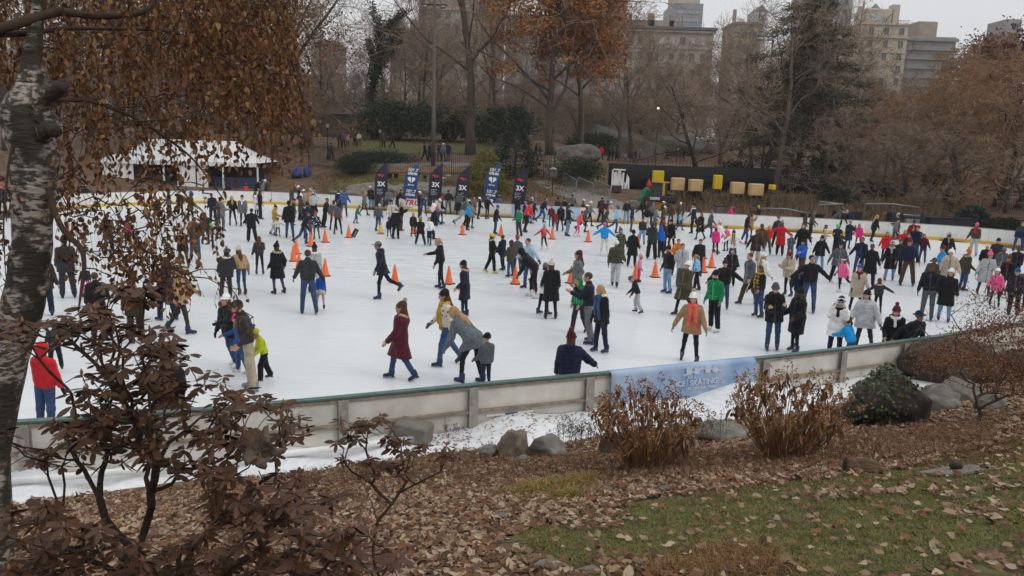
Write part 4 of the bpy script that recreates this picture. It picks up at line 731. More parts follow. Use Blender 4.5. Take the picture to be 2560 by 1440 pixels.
# x y(feet, or height in m when < 3) y(top) facing pose coat-type-options trousers-type hat-type hair-length skates | extra words
PEOPLE = '''
452 536 480 F s darkbrown-j black-t brown-b brown-s k
473 559 483 R w olive-m black-l royal-b brown-m n
534 559 486 B s navy-j navy-t - brown-s k
551 578 497 BR s grey-m-h slate-t black-b brown-s k
583 565 493 B a black-j-h black-l - blond-l k
572 506 461 B e black-j lightjeans-j black-b brown-s k
615 503 463 B e red-j-Cdots black-l grey-b brown-m k
637 503 454 R d black-m black-t navy-b brown-s k
609 565 492 F w grey-m-Swhite black-l maroon-b brown-s k
641 545 481 R s white-l-Cfloral black-l - brown-l k
651 548 478 R s black-j black-t - brown-l k
655 509 452 R s grey-m jeans-j azure-b brown-s k
666 509 452 F p charcoal-j jeans-j white-b brown-s k
631 606 525 B o black-m black-s - black-s k
489 650 547 B s brown-j-q jeans-j - brown-s k
460 672 571 B s black-m-F+h brown-l beige-p black-m n
515 612 535 B s charcoal-m black-l - auburn-l k
532 622 565 R s charcoal-j black-t brightgreen-h - k
683 589 515 R a mustard-j lightgrey-j black-p mustard-l n
695 595 551 B O cream-j black-l black-b - k
725 595 503 B s black-m-h+q jeans-j black-b brown-s k
731 563 498 R s charcoal-m black-t navy-p orange-m k
750 552 487 R s olive-l-h black-t white-p brown-m k
753 528 467 L p midnight-m black-t white-b brown-s k
728 517 462 R e olive-m slate-t - brown-s k
764 530 476 F s beige-m slate-t white-b brown-m k
776 532 474 F s tan-m black-t beige-b brown-m k
789 531 467 L s brown-m-Cplaid black-t - brown-l k
780 549 484 BR s silver-j-q black-l sky-b brown-s k
770 597 509 B s navy-j slate-t charcoal-b brown-s k
752 612 537 R t black-j jeans-j - brown-s k
792 600 533 F s navy-m-Cfloral slate-l red-b brown-m k
808 570 497 R s black-j black-t - brown-s k
847 532 478 B s navy-m-Swhite black-t - brown-m k
860 543 478 B o blue-j-Cdots jeans-j - brown-s k
834 576 504 B s slate-j-h+F black-l - brown-m k
845 586 512 B s slate-v-Zcoral black-l - black-s k
889 561 521 R d green-j-Cdots jeans-j - brown-s k
909 539 481 R w grey-m-h black-l - blond-l k
928 524 468 F c black-m lightjeans-l white-b brown-m k
947 542 497 R g slate-m black-t - auburn-m k
945 579 514 BR s slate-j jeans-j cream-b - n
974 530 473 F s grey-j-beard jeans-j - brown-s k
992 530 476 R e black-j navy-t - black-s k
981 575 503 F s cream-m black-l black-b brown-l k
973 595 546 F s navy-m navy-l royal-p brown-m k
989 598 519 BR s black-m-Swhite black-t paleblue-p brown-s k
1001 578 509 R c black-j brown-t - blond-l k
1033 593 537 F s black-m-F black-l mustard-b brown-m k
1048 545 481 R s navy-j navy-t white-c brown-s k
1059 540 481 B s slate-j jeans-j - brown-s k
1051 614 542 B W black-m black-t tan-p brown-m k
1073 614 548 F w white-j navy-l - auburn-l n
1078 598 523 R d black-m black-t coral-p brown-s k
1082 566 500 R s white-j black-t - brown-m k
1092 562 500 R s sky-j jeans-j white-b blond-m k
1098 560 496 R w black-m black-l red-b brown-m k
1120 536 478 B e black-j grey-j - brown-s k
1147 538 483 B s slate-j black-t - black-s k
1151 565 494 R t slate-j lightgrey-t - brown-s k
1162 575 515 R d azure-j black-t - brown-s k
1176 571 509 BR s camel-m black-l - brown-l k
1173 555 503 L s grey-j black-t white-b black-l k
1195 548 494 R s black-j black-t white-p brown-m k
1184 541 495 F s grey-j black-t - brown-l k
1217 548 492 FR o black-j black-l darkred-b auburn-m k
1246 537 491 F s grey-j black-t azure-b brown-s k
1237 586 516 R s black-m jeans-j royal-b brown-s n
1298 592 523 BL s green-j charcoal-t navy-b brown-s k
1312 581 510 BR d red-j-Cdots black-t navy-c brown-s k
1292 546 495 B s black-m black-t - black-s k
1308 560 507 R s navy-j brown-t beige-c brown-s k
1325 559 496 R s midnight-j lightjeans-j sky-b grey-s k
1334 552 503 R s navy-j black-t grey-b - k
1316 545 495 F s charcoal-j black-t - black-s k
1350 556 499 R t navy-j jeans-j - brown-s n
1366 548 520 B e tan-j brown-t - brown-s k
1377 568 514 F w maroon-j black-l-Pcamo red-p brown-s k
1387 579 532 F s darkred-j slate-t - blond-m k
1400 578 514 F s black-m black-l - brown-l k
1392 548 497 F s charcoal-j lightjeans-j black-b brown-s k
1414 565 507 R s navy-j black-t - auburn-s k
1417 590 518 R s black-j lightjeans-j - brown-s k
1409 549 498 F p black-j black-t black-b brown-s k
1428 545 490 B e slate-j black-t grey-b brown-s k
1441 593 536 R d coral-j pink-l red-b brown-s w
1452 580 518 R t slate-m black-l white-c brown-m k
1453 552 501 R s brown-j black-t white-b brown-m k
1472 566 507 R w grey-j black-l white-b blond-l k
1497 554 501 BR d black-m black-t - black-s k
1500 556 507 BR d maroon-m black-t - brown-m k
1516 555 503 B s denim-j-H jeans-j - brown-s k
1527 556 507 F s beige-j black-t white-b brown-s k
1506 579 523 R t olive-j jeans-j - brown-s k
1530 584 519 R g sky-j jeans-j slate-b - n
1510 640 561 B O azure-j-h cream-l pink-b - w
1361 626 565 BL O red-j-Cdots black-l sky-b blond-l w
1548 661 572 FR p olive-l-f brown-l slate-p brown-l k
1578 668 580 B p black-l-h black-t black-b brown-s k
1536 717 603 B w olive-j-q lightgrey-t white-p - k
1564 560 502 F o black-j-h lightjeans-j - black-s k
1590 558 510 F s grey-j black-l - brown-l k
1577 580 519 R s navy-j jeans-j - brown-s k
1608 560 508 L d black-j-h black-t - brown-s k
1616 575 519 B s black-j cream-t black-b brown-m k
1631 563 508 F s grey-j black-t royal-b brown-s k
1635 580 522 R s grey-j-h slate-t - brown-s k
1603 613 545 B s charcoal-j lightjeans-t navy-p - k
1653 562 506 R s black-j black-t white-c brown-s k
1655 572 518 FR s olive-m black-t white-b brown-l k
1675 570 511 B s brown-j navy-l - auburn-l k
1698 565 508 F s olive-m black-t white-c brown-s k
1698 577 532 R w sky-j jeans-j - brown-m n
1628 648 558 B s charcoal-m-H black-s slate-b - k
1652 645 570 BL s royal-j-H black-t royal-b - k
1656 630 555 F s charcoal-j black-t red-b brown-l k
1678 630 552 FL a black-m-Sblack black-l black-b brown-m k
1741 585 514 L g navy-m-Swhite black-t black-b brown-s n
1750 600 535 FL w black-l black-l - auburn-l n
1764 594 530 R g slate-j jeans-j grey-b brown-s n
1817 569 521 R e hotpink-j-H cream-l - - k
1859 610 535 R s black-j jeans-j - brown-s k
1877 595 536 R s camel-l black-l - brown-l k
1880 572 516 B s brown-l black-t black-b brown-s k
1890 571 517 FR s black-j black-t lime-b brown-s k
1789 632 552 FR w white-m cream-l cream-p blond-m k
1787 638 572 B s hotpink-m-Cfloral black-l hotpink-b brown-m k
1814 630 570 BL s pink-j-Cfloral black-l grey-b - k
1830 652 577 F O white-m-Smustard+T+Y+Gred jeans-j navy-p brown-l w
1741 693 600 F s black-j charcoal-t - brown-s k
1688 690 601 F s orange-j-h+F black-t - auburn-s k
1702 717 613 F p lightgrey-m-h slate-t - brown-s k
1667 733 619 FL p black-j lightjeans-j black-b brown-s n
1741 727 642 L s sky-j-Cfloral black-t - blond-k k
1595 709 641 R s rose-j-Cdots hotpink-l-Pfloral rose-p - k
1709 787 660 FL w olive-l-q black-l white-b brown-s k
1722 905 730 F o camel-m-Scoral+T+Ggrey black-l white-p brown-l n
1784 828 682 FL p green-j-beard black-t black-b black-s w
1805 774 652 F O black-j-q jeans-j navy-p brown-s n
1824 716 628 F p black-m-q+Sslate black-t brown-t brown-m k
1871 761 637 FL w slate-m brown-t - brown-s n
1897 752 637 BR s white-m-h black-l white-b blond-l k
1895 793 668 FL s black-j-Smustard+T+Y jeans-j - brown-l k
1929 875 713 F c black-m-h+Sblack+beard jeans-j slate-b brown-s n
1985 880 727 FL s black-l-h+q black-l black-b brown-l n
1884 667 576 F o darkbrown-m khaki-t - brown-s k
1900 653 562 F s brown-m-h lightgrey-t - brown-s n
1917 638 567 F s red-j slate-t - blond-m k
1939 619 542 F o charcoal-j black-t slate-b brown-s k
1948 639 555 F O red-l black-t grey-p brown-m k
2001 650 561 F o black-l-h black-t - brown-l k
1973 653 589 F c slate-j slate-t - brown-s k
2008 595 536 R s olive-m black-t - brown-l k
2023 597 528 R s olive-j black-t slate-b brown-s n
2080 583 533 R b slate-j lightjeans-j slate-b brown-s n
2097 585 530 R d black-j-F black-t - - k
2122 584 528 B e navy-j lightjeans-j - brown-s n
2056 625 567 R s beige-m-h+Swhite black-l darkred-t brown-l k
2089 640 564 F c black-j black-t brightgreen-h - k
2116 623 553 FR s navy-l jeans-l tan-b brown-s n
2144 620 563 F o hotpink-m darkred-l - brown-l k
2178 605 539 BR o black-m black-l - blond-l n
2045 677 592 F o black-m-Sblack lightjeans-j black-b brown-l k
2097 667 594 F s black-j black-t - brown-a k
2087 708 608 F o slate-m black-t navy-c brown-s k
2003 690 603 FL a royal-j brown-t black-b brown-m k
2017 780 611 F O black-j jeans-j - black-s n
1969 740 634 FL c beige-m-q black-l darkred-b auburn-l n
1994 775 671 F p navy-m-Sgrey jeans-j black-b brown-s n
2144 690 596 F o navy-j jeans-j - brown-s k
2169 716 613 F o black-l navy-t - brown-s k
2114 733 653 FL g pink-m-Cdots black-l white-r brown-l w
2136 778 667 F s beige-l-h+Smaroon+Gblack black-l blue-t auburn-m n
2191 790 704 B O charcoal-j-F black-l - auburn-m k
2099 1.70 751 F k white-m-H+Sblack navy-l black-b brown-s n
2175 1.70 733 F o silver-m-q+h charcoal-l black-b black-l n
2134 1.25 803 BL e azure-j-h jeans-l brown-b auburn-k n
2240 1.64 765 F s black-m-Swhite+h jeans-j maroon-p brown-m n
2273 1.70 765 FR t midnight-j navy-t navy-w grey-s n
2314 800 663 F p black-j-beard slate-j - brown-s n
2357 804 676 F p black-l lightjeans-j white-b auburn-l n
2320 742 646 F s olive-j slate-t - brown-s k
2363 735 627 F o beige-m-q+f navy-l white-b brown-k n
2404 727 623 BR s olive-m-F jeans-j orange-p - k
2456 739 628 F o lightgrey-l navy-l pink-p brown-l n
2484 768 673 F o pink-m-f+Cfloral black-l white-p brown-l n
2496 715 622 F s slate-m-F+q jeans-j grey-b brown-s k
2511 745 640 F s black-m-Sdarkred black-t auburn-p brown-s k
2533 710 621 F s black-j-q navy-t - brown-s k
2483 690 599 F s charcoal-j-q black-t black-b brown-s k
2454 695 611 F p black-j charcoal-t cream-p brown-s k
2531 790 675 F s midnight-j black-t blue-b brown-s k
2548 772 667 F s slate-j-f black-l white-p brown-m k
2432 639 560 F o brown-j-Sred lightgrey-t pink-b brown-m n
2429 590 534 L p slate-m jeans-j - auburn-s k
2543 628 550 B b navy-m jeans-j grey-b - n
2556 622 572 R s azure-j navy-l sky-b - k
2354 594 547 B e blue-j black-l - brown-s k
2327 597 549 B s cream-m-Cdots brown-l black-b - k
2301 596 530 R p midnight-m jeans-j - brown-s n
2210 655 582 F o red-m black-l - auburn-l k
2255 648 577 F O red-m charcoal-l - blond-l k
2262 660 586 F s navy-j navy-l - auburn-l k
2282 657 567 F k navy-j jeans-j darkred-c brown-s k
2276 625 553 F s darkred-j slate-t navy-b brown-s k
2229 615 546 R s grey-j jeans-j black-p brown-s k
2244 600 536 L s charcoal-m black-t paleblue-b brown-s k
2221 702 605 F o black-l-Slightgrey lightjeans-j grey-b-Kplaid brown-s n
2240 690 601 F s black-m black-t - black-s k
2266 714 602 F Q navy-j brown-t darkred-c auburn-s n
2304 658 588 F o maroon-j jeans-j - auburn-l n
2360 665 583 F o black-l-Stan black-l beige-b brown-l k
2349 715 619 FL a azure-j-Cfloral black-t darkred-b brown-s k
565 746 624 B s charcoal-m-q+h+f charcoal-t grey-p black-m k
606 741 626 B t tan-j jeans-l cream-p brown-l k
650 688 597 B a charcoal-j black-l - auburn-l n
698 735 611 BL s black-l-F jeans-l black-p brown-m k
773 785 632 B o charcoal-j jeans-j - brown-s n
785 732 614 B s lightgrey-m-f lightgrey-l black-p brown-m k
801 777 690 B s royal-v-Zroyal+skirt beige-l - brown-s k
586 916 742 FL a black-m-h jeans-j white-b brown-l w
631 974 754 L s charcoal-j-beard khaki-t navy-c brown-s g
608 937 794 L a blue-j denim-t hotpink-b - w
664 954 843 L d lime-j black-s lime-b - k
970 745 608 L g midnight-m-h black-l grey-c brown-s n
1103 722 602 L a black-j-h black-l tan-b blond-k n
1161 792 660 L s midnight-l-F+h navy-l black-b brown-m n
1225 683 588 R o black-j-F black-t yellow-b brown-m y
1257 677 593 BL s navy-m-h black-l - brown-s k
1276 694 607 BL s olive-m jeans-j brown-b brown-m k
1293 683 595 B s slate-j-h charcoal-t-Pcamo red-b brown-s k
1324 722 600 FL O paleblue-j-h denim-j - brown-s k
1335 744 645 L b black-j-H black-l - black-s w
1332 736 678 L s red-j darkred-t red-b - w
1357 787 665 BR s white-m-q+h black-l grey-b brown-m n
1376 797 654 B s black-l black-l cream-p brown-m k
1443 768 633 L s grey-m brown-l maroon-b brown-l k
1447 832 703 FL w green-j-H charcoal-t - black-s k
1475 858 688 L s midnight-j grey-t - brown-s n
1501 880 717 FL s black-m-Sdenim+T+f navy-j - blond-l n
1595 785 706 L d midnight-j-h lightgrey-t slate-h - k
1415 1048 836 B L navy-j-h+q jeans-j maroon-p auburn-m n
1005 949 758 L w maroon-l-F+q jeans-j brown-p auburn-l n
1122 913 734 L w cream-j-Cfloral+Smustard+T+Ggrey denim-j black-b auburn-l n
1180 960 806 BL b slate-m-Ctweed+h black-l - blond-l n
1218 1.22 849 BL s slate-j-q navy-l black-b - n
98 1.66 869 BR s red-j-H jeans-j - - n
415 1.70 897 B s black-m-q black-t grey-b brown-s k
449 833 661 R w tan-m-h charcoal-l cream-b brown-l n
420 801 649 BL s navy-l-h navy-t brown-b brown-m n
240 1.70 690 B s black-j black-t - brown-s k
332 1.65 702 B s darkbrown-m black-t brown-b brown-m k
172 745 595 B s charcoal-m charcoal-t black-b brown-s k
217 747 671 B s navy-j hotpink-l-Pdots black-b - k
275 637 540 B s brown-j jeans-j brown-b brown-s k
322 617 555 B s hotpink-j brown-t brown-b - k
170 622 563 R s pink-j black-l pink-b - k
30 546 455 R s navy-j navy-t grey-b brown-s k
8 540 450 F s midnight-m black-t red-b brown-s k
166 521 474 F s cream-j black-t red-b brown-s k
178 520 472 F s slate-j black-t royal-b brown-s k
215 518 465 B s midnight-j black-t white-b brown-s k
115 790 640 B s darkbrown-m navy-t brown-b brown-s n
141 932 828 B d charcoal-j black-t black-b brown-s k
424 541 478 R s slate-m black-t - brown-m k
393 561 497 B s darkbrown-j jeans-j black-b brown-s k
'''
# people beyond the rink: x y(feet) height facing pose coat trousers hat hair
WALKERS = '''
1061 401 1.75 R w black-m black-t black-b brown-s
1075 403 1.75 L s midnight-j black-t - brown-s
1098 403 1.8 F c midnight-j jeans-j black-b brown-s
1108 404 1.72 F s grey-m black-l white-b brown-m
1120 403 1.78 B p navy-m slate-t - brown-s
850 372 1.75 B s navy-m black-t black-b brown-s
859 372 1.8 B s slate-j black-t grey-b brown-s
869 367 1.6 B s rose-m black-l - brown-l
888 366 1.7 F s darkbrown-j black-t - brown-s
897 367 1.6 F s cream-j slate-t - brown-m
959 371 1.7 F s brown-m black-t black-b brown-s
980 372 1.7 R w midnight-j black-t brown-b brown-s
1337 401 1.7 R w black-j black-t - brown-s
1348 403 1.7 R w charcoal-j slate-t black-b brown-s
1489 400 1.75 R s slate-j black-t - brown-s
1503 400 1.7 B s red-m black-t - brown-s
1521 403 1.75 R s black-j black-t black-b brown-s
1530 403 1.75 R s midnight-j navy-t - black-s
1541 404 1.7 R w black-m black-t - brown-s
1562 406 1.2 R w sky-j jeans-t - brown-s
1580 407 1.8 L w midnight-m black-t grey-b brown-s
1590 407 1.7 L w black-j black-l - brown-l
1600 408 1.75 L w slate-j jeans-j white-b brown-s
1637 404 1.75 L w charcoal-j black-t grey-b brown-s
1665 401 1.75 R w brown-m black-t - brown-s
1696 403 1.7 L w darkbrown-j black-l white-b brown-s
1706 404 1.75 R w black-j jeans-j - brown-s
1760 384 1.45 F s hotpink-m cream-l - brown-m
1840 378 1.75 B w charcoal-j black-t black-b brown-s
1855 381 1.7 B w slate-j slate-t black-b brown-s
2116 376 1.8 B s navy-j black-t grey-b brown-s
2128 374 1.7 B s mustard-m black-t - brown-s
2163 403 1.8 R s charcoal-j black-t - brown-s
2178 401 1.75 L s black-m black-t black-b brown-s
2226 407 1.7 B s darkbrown-m black-t - brown-s
2165 377 1.65 F s orange-j black-t red-b brown-s
438 356 1.75 R w slate-j black-t - blond-m
456 357 1.5 L d silver-j slate-t grey-b brown-s
829 402 1.75 B s charcoal-j black-t black-b brown-s
'''
# ------------------------------------------------------------------ buildings along the avenue
M_STONE = mat('stone_beige', (.33, .285, .235), .9, .14, .25, detail=8); M_STONE2 = mat('stone_tan', (.30, .25, .20), .9, .16, .3, detail=8); M_BRICK = mat('brick_orange', (.34, .20, .12), .9, .2, .3, detail=8)
M_GREYB = mat('stone_grey', (.27, .265, .255), .9, .14, .3, detail=8); M_TOWER = mat('curtain_wall', (.25, .265, .275), .6, .12, .3); M_CREAMB = mat('stone_cream', (.43, .37, .30), .9, .1, .3, detail=8)
M_GLASS = mat('window_glass', (.055, .06, .068), .15, .5, .35, spec=.6); M_GLASSL = mat('window_pale', (.34, .36, .37), .3, .25, .4, spec=.5); M_SLATE = mat('roof_slate', (.10, .105, .115), .8, .2, 1); M_COPPER = mat('roof_copper', (.16, .20, .19), .8, .2, 1)
class Tower:
    """a building whose front spans picture columns x0..x1 at distance Y, rising to the picture row yt"""
    def __init__(s, x0, x1, yt, Y, label, m, depth=18, name='building', rz=0.0, group='buildings along the avenue'):
        a, b = dep(x0, yt, Y), dep(x1, yt, Y); s.Y = Y; s.x0, s.x1 = a[0], b[0]; s.top = (a[2]+b[2])/2; s.g = gz((a[0]+b[0])/2, Y)-.5; s.c = ((a[0]+b[0])/2, Y, s.g); s.m = m; s.D = depth
        s.e = empty(name, s.c, rz, label, 'building', group); s.w = b[0]-a[0]; s.H = s.top-s.g; s.h0 = s.H
        s.box('wall', 0, 0, s.w, s.H)
    def box(s, name, cx, z0, w, z1, m=None, d=None, y=0.0, bev=0.0): 
        d = d or s.D; mb = MB(); mb.box((cx, y+d/2, (z0+z1)/2), (w, d, z1-z0), bev=bev); return mb.build(name, m or s.m, s.e)
    def windows(s, cols, rows, ztop, dz, w=1.3, h=1.9, m=None, x0=None, x1=None, pale=.25, seed=1, sill=True, y=0.0):
        rg = random.Random(seed); x0 = -s.w/2+1.6 if x0 is None else x0; x1 = s.w/2-1.6 if x1 is None else x1
        for r in range(rows):
            for c in range(cols):
                x = x0+(x1-x0)*(c+.5)/cols; z = ztop-r*dz; f = s.box_window(x, z, w, h, m or (M_GLASSL if rg.random() < pale else M_GLASS), sill, y)
    def box_window(s, x, z, w, h, m, sill, y):
        k = (id(s), w, h, sill)
        if k not in s.__dict__.setdefault('_w', {}):
            mb = MB(); t = .13
            mb.box((0, -.08, h/2+t/2), (w+2*t, .14, t)); mb.box((0, -.08, -h/2-t/2), (w+2*t+(.2 if sill else 0), .2, t)); mb.box((-w/2-t/2, -.08, 0), (t, .14, h)); mb.box((w/2+t/2, -.08, 0), (t, .14, h)); mb.box((0, -.05, 0), (.07, .08, h))
            f = mb.build('window', s.m, s.e); p = MB(); p.box((0, -.02, 0), (w, .06, h)); q = p.build('pane', m, f); s._w[k] = (f, q)
            f.location = (x, y, z); return f
        f, q = s._w[k]; f2 = f.copy(); C.objects.link(f2); f2.location = (x, y, z); q2 = q.copy(); C.objects.link(q2); q2.parent = f2
        q2.material_slots[0].link = 'OBJECT'; q2.material_slots[0].material = m; return f2
    def band(s, z, h=.8, o=.5, m=None, name='cornice'): mb = MB(); mb.box((0, s.D/2-.1, z), (s.w+2*o, s.D+2*o+.2, h)); return mb.build(name, m or s.m, s.e)
# hotel-like block left of centre
b = Tower(1052, 1262, -60, 300, 'tall beige stone apartment block rising behind the floodlight pole', M_STONE)
b.windows(8, 9, b.top-b.g-14, 4.4, 1.7, 2.3, pale=.3); b.band(b.H-30, .7); b.band(b.H-12, .5)
b2 = Tower(1018, 1051, 78, 297, 'stepped beige wing with arched dormer left of the tall block', M_STONE, 16); b2.windows(2, 6, b2.H-5, 4.2, 1.4, 2.2); b2.band(b2.H, .6, .3); b2.box('dormer', .5, b2.H+.3, 4, b2.H+4, d=6); 
t_ = b2.box('chimney', 2.6, b2.H+.3, 2.4, b2.H+18, d=3, y=3)
e = Tower(974, 1011, 84, 292, 'small round-cornered tower with pointed slate roof among bare trees', M_STONE2, 6); mb = MB(); mb.lathe([(3.9, e.H+.3), (3.9, e.H+.7), (2.6, e.H+3), (1.2, e.H+5.6), (.12, e.H+7.6), (.06, e.H+9.4)], 8, (0, 3, 0)); mb.build('pointed_roof', M_SLATE, e.e, True); e.windows(2, 4, e.H-3, 4.4, 1.1, 2)
e = Tower(776, 838, 108, 285, 'low tan building with flat roof behind the forked tree', M_STONE2); e.windows(4, 4, e.H-3, 4, 1.4, 2); e.band(e.H, .6)
# mansion with cornice and chimneys
e = Tower(1500, 1786, 72, 270, 'long pale stone mansion with heavy cornice and rooftop chimneys', M_STONE, 20); e.band(e.H+.3, .9, .9, M_SLATE, 'roof_edge'); e.band(e.H-.7, .6, .5); e.band(e.H-6.2, .35, .2); e.band(e.H-16, .4, .25); e.band(e.H-27, .4, .25)
mb = MB()
for k in range(46): mb.box((-e.w/2+.5+k*(e.w-1)/45, -.28, e.H-1.25), (.28, .5, .4))
mb.build('bracket_row', M_STONE, e.e); e.windows(10, 5, e.H-3.6, 5.2, 1.6, 2.3, pale=.35, seed=3)
e.box('attic', -1.5, e.H+.8, 16, e.H+3.4, M_STONE2, 6, 4)
for x, w_, z in ((-8.5, 1.0, 5.4), (-1.5, 2.2, 5.6), (5.5, 1.5, 5.6), (8.2, .6, 5.5), (9.4, .5, 5.3)): e.box('chimney', x, e.H+.8, w_, e.H+z, M_STONE2, 1.6, 4)
e = Tower(1266, 1482, 40, 305, 'pale stone block almost hidden behind the orange-brown tree crown', M_GREYB, 16); e.windows(8, 10, e.H-4, 4.4, 1.6, 2.2, pale=.35, seed=4); e.band(e.H, .7, .4)
e = Tower(1484, 1570, -40, 310, 'orange brick and stone apartment block with bay windows behind the mansion', M_BRICK, 20); e.windows(3, 4, e.H-9, 4.6, 2.0, 3.0, pale=.1, seed=5); e.band(e.H-22, .7, .3, M_STONE)
e = Tower(1684, 1759, 8, 330, 'grey glass tower with rows of square windows', M_TOWER, 22); e.windows(6, 9, e.H-3.2, 3.1, 1.25, 1.6, M_GLASSL, pale=.6, seed=7, sill=False); e.box('crown_block', 0, e.H, 11, e.H+4.5, M_CREAMB, 12, 4)
e = Tower(1888, 1920, 30, 300, 'small white gabled rooftop building beside the dark pine', mat('render_white', (.55, .56, .56), .8, .06), 10); mb = MB(); mb.prism([(-e.w/2-.2, -.2, e.H), (e.w/2+.2, -.2, e.H), (0, -.2, e.H+2.6)], (0, 10.4, 0)); mb.build('gable_roof', M_GREYB, e.e); e.windows(2, 2, e.H-2, 3.4, 1.2, 1.7)
e = Tower(1836, 1905, 58, 290, 'dark tan building with flat parapet behind bare branches', M_STONE2, 16); e.windows(4, 7, e.H-4, 4.3, 1.4, 2.1); e.band(e.H, .8, .4); e.box('chimney', -4.4, e.H+.4, 1, e.H+5, d=1.4, y=2)
e = Tower(2034, 2136, -30, 320, 'broad grey tower behind the pine tree', M_GREYB, 22); e.windows(6, 10, e.H-5, 4.0, 1.5, 2.1, pale=.3, seed=9); e.box('side_wing', 9.7, 0, 3.2, e.H-16, d=18, y=2)
e = Tower(2152, 2272, 62, 262, 'beige stone apartment block with penthouse and three window columns', M_CREAMB, 18); H_ = e.H
e.band(H_+.2, .55, .35); e.band(H_-3.9, .5, .4); e.band(H_-8.7, .18, .08); e.windows(3, 7, H_-2.0, 3.95, 1.55, 2.25, x0=-6.6, x1=8.2, pale=.22, seed=11)
mb = MB()
for k in range(30): mb.box((-e.w/2+.3+k*(e.w-.6)/29, -.15, H_+.95), (.12, .12, .9))
mb.box((0, -.15, H_+1.45), (e.w+.4, .25, .16)); mb.build('balustrade', M_CREAMB, e.e)
e.box('penthouse', -.6, H_+.48, 9.4, H_+5.6, d=9, y=3, bev=.4); e.box('penthouse_window', -1.3, H_+1.6, 4.9, H_+3.8, M_GLASSL, .2, 2.86); mb = MB(); mb.lathe([(2.0, H_+5.6), (1.9, H_+5.9), (.1, H_+7.6)], 4, (-1, 6, 0)); mb.build('lantern_roof', M_COPPER, e.e)
e.box('stair_block', 4.6, H_+.48, 2.4, H_+6.9, d=3, y=3); e.box('side_stack', -e.w/2+.2, H_+.5, .9, H_+6.0, d=1.4, y=2); e.box('side_stack', -e.w/2+1.3, H_+.5, .45, H_+7.4, d=.8, y=2)
e = Tower(2278, 2392, 92, 285, 'grey terraced block with stacked balconies and a bare tan roof tower', M_GREYB, 20); H_ = e.H
for k in range(12): e.box('balcony', -.6+.5*(k % 2), H_-1.6-k*3.2, e.w+1.6, H_-.6-k*3.2, mat('balcony_grey', (.22, .22, .22), .85, .1), 3, -1.4)
e.box('roof_tower', 0, H_, 7, H_+6, M_STONE2, 8, 5, bev=.2)
e = Tower(2518, 2556, 48, 300, 'pale top of a distant block above the red-leaved tree', M_GREYB, 12); e.windows(3, 3, e.H-2.5, 3.6, 1.5, 1.8)
# ------------------------------------------------------------------ stone bridge
e0 = dep(742, 285, 112); e1 = dep(966, 287, 112); br = empty('stone_bridge', ((e0[0]+e1[0])/2, 112, 0), 0, 'brownstone bridge with pale parapet above the lawn', 'bridge'); wv = e1[0]-e0[0]; zt = dep(850, 258, 112)[2]; zd = dep(850, 280, 112)[2]; zb = gz(e0[0], 111)
M_BST = mat('brownstone', (.14, .105, .08), .95, .25, 1.2, bump=.4, bscale=4, detail=8); M_BSTP = mat('parapet_stone', (.30, .245, .195), .95, .2, 1.2)
mb = MB(); mb.box((0, 2, (zd+zb)/2-.6), (wv, 5, zd-zb+1.2)); mb.build('abutment', M_BST, br)
mb = MB(); mb.box((0, -.6, (zt+zd)/2), (wv+2, .35, zt-zd)); mb.box((0, -.6, zt+.06), (wv+2.4, .6, .16)); mb.box((0, -.55, zd-.15), (wv+1.4, .7, .3))
for k in range(7): mb.box((-wv/2+1+k*(wv-2)/6, -.81, (zt+zd)/2), (.35, .09, zt-zd-.1))
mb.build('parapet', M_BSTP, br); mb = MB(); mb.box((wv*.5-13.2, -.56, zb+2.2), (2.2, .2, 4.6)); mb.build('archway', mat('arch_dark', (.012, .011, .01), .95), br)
# ------------------------------------------------------------------ woodland
def proto(seed, **k):
    th, tn = branch_tree(seed, **k); return tree_meshes(th, tn, k.get('tw', .02), None, None)
KW = [dict(H=22, spread=.5, trunk_r=.34, split=.3, n1=11, depth=5, tw=.016, kids=(3, 4)), dict(H=20, spread=.62, trunk_r=.3, split=.2, n1=12, depth=5, tw=.016, kids=(3, 5), up=.4), dict(H=14, spread=.75, trunk_r=.24, split=.16, n1=11, depth=5, tw=.019, kids=(3, 5), wig=.28),
      dict(H=24, spread=.42, trunk_r=.42, split=.34, n1=10, depth=5, tw=.017, kids=(3, 5), up=.5), dict(H=9, spread=.8, trunk_r=.16, split=.08, n1=12, depth=5, tw=.017, kids=(3, 4), wig=.32)]
PR = [proto(20+k, **kw) for k, kw in enumerate(KW)]
_TP = {}
def place_tree(kind, X, Y, H, rz, label, bark=None, twig=None, cat='tree', name='bare_tree', group='bare trees behind the rink', sx=1.0):
    bark = bark or M_BARK; twig = twig or M_TWIG; key = (kind, bark.name, twig.name)
    if key not in _TP:
        mb, cr, tips = PR[kind]; e = empty('bare_tree', (0, 0, -500)); 
        mb.build('trunk', bark, e, True); mk('crown', cr[0], [cr[1]], twig, e, False); _TP[key] = e; r = e; used = False
    r = _TP[key]; s = H/KW[kind]['H']
    o = empty(name, (X, Y, gz(X, Y)), rz, label, cat, group); o.scale = (s*sx, s*sx, s)
    for ch in r.children: c = ch.copy(); C.objects.link(c); c.parent = o
    return o
def tx(px, Y, kind, H, label, **k):
    p = dep(px, 400, Y); return place_tree(kind, p[0], Y, H, k.pop('rz', random.uniform(0, 6.28)), label, **k)
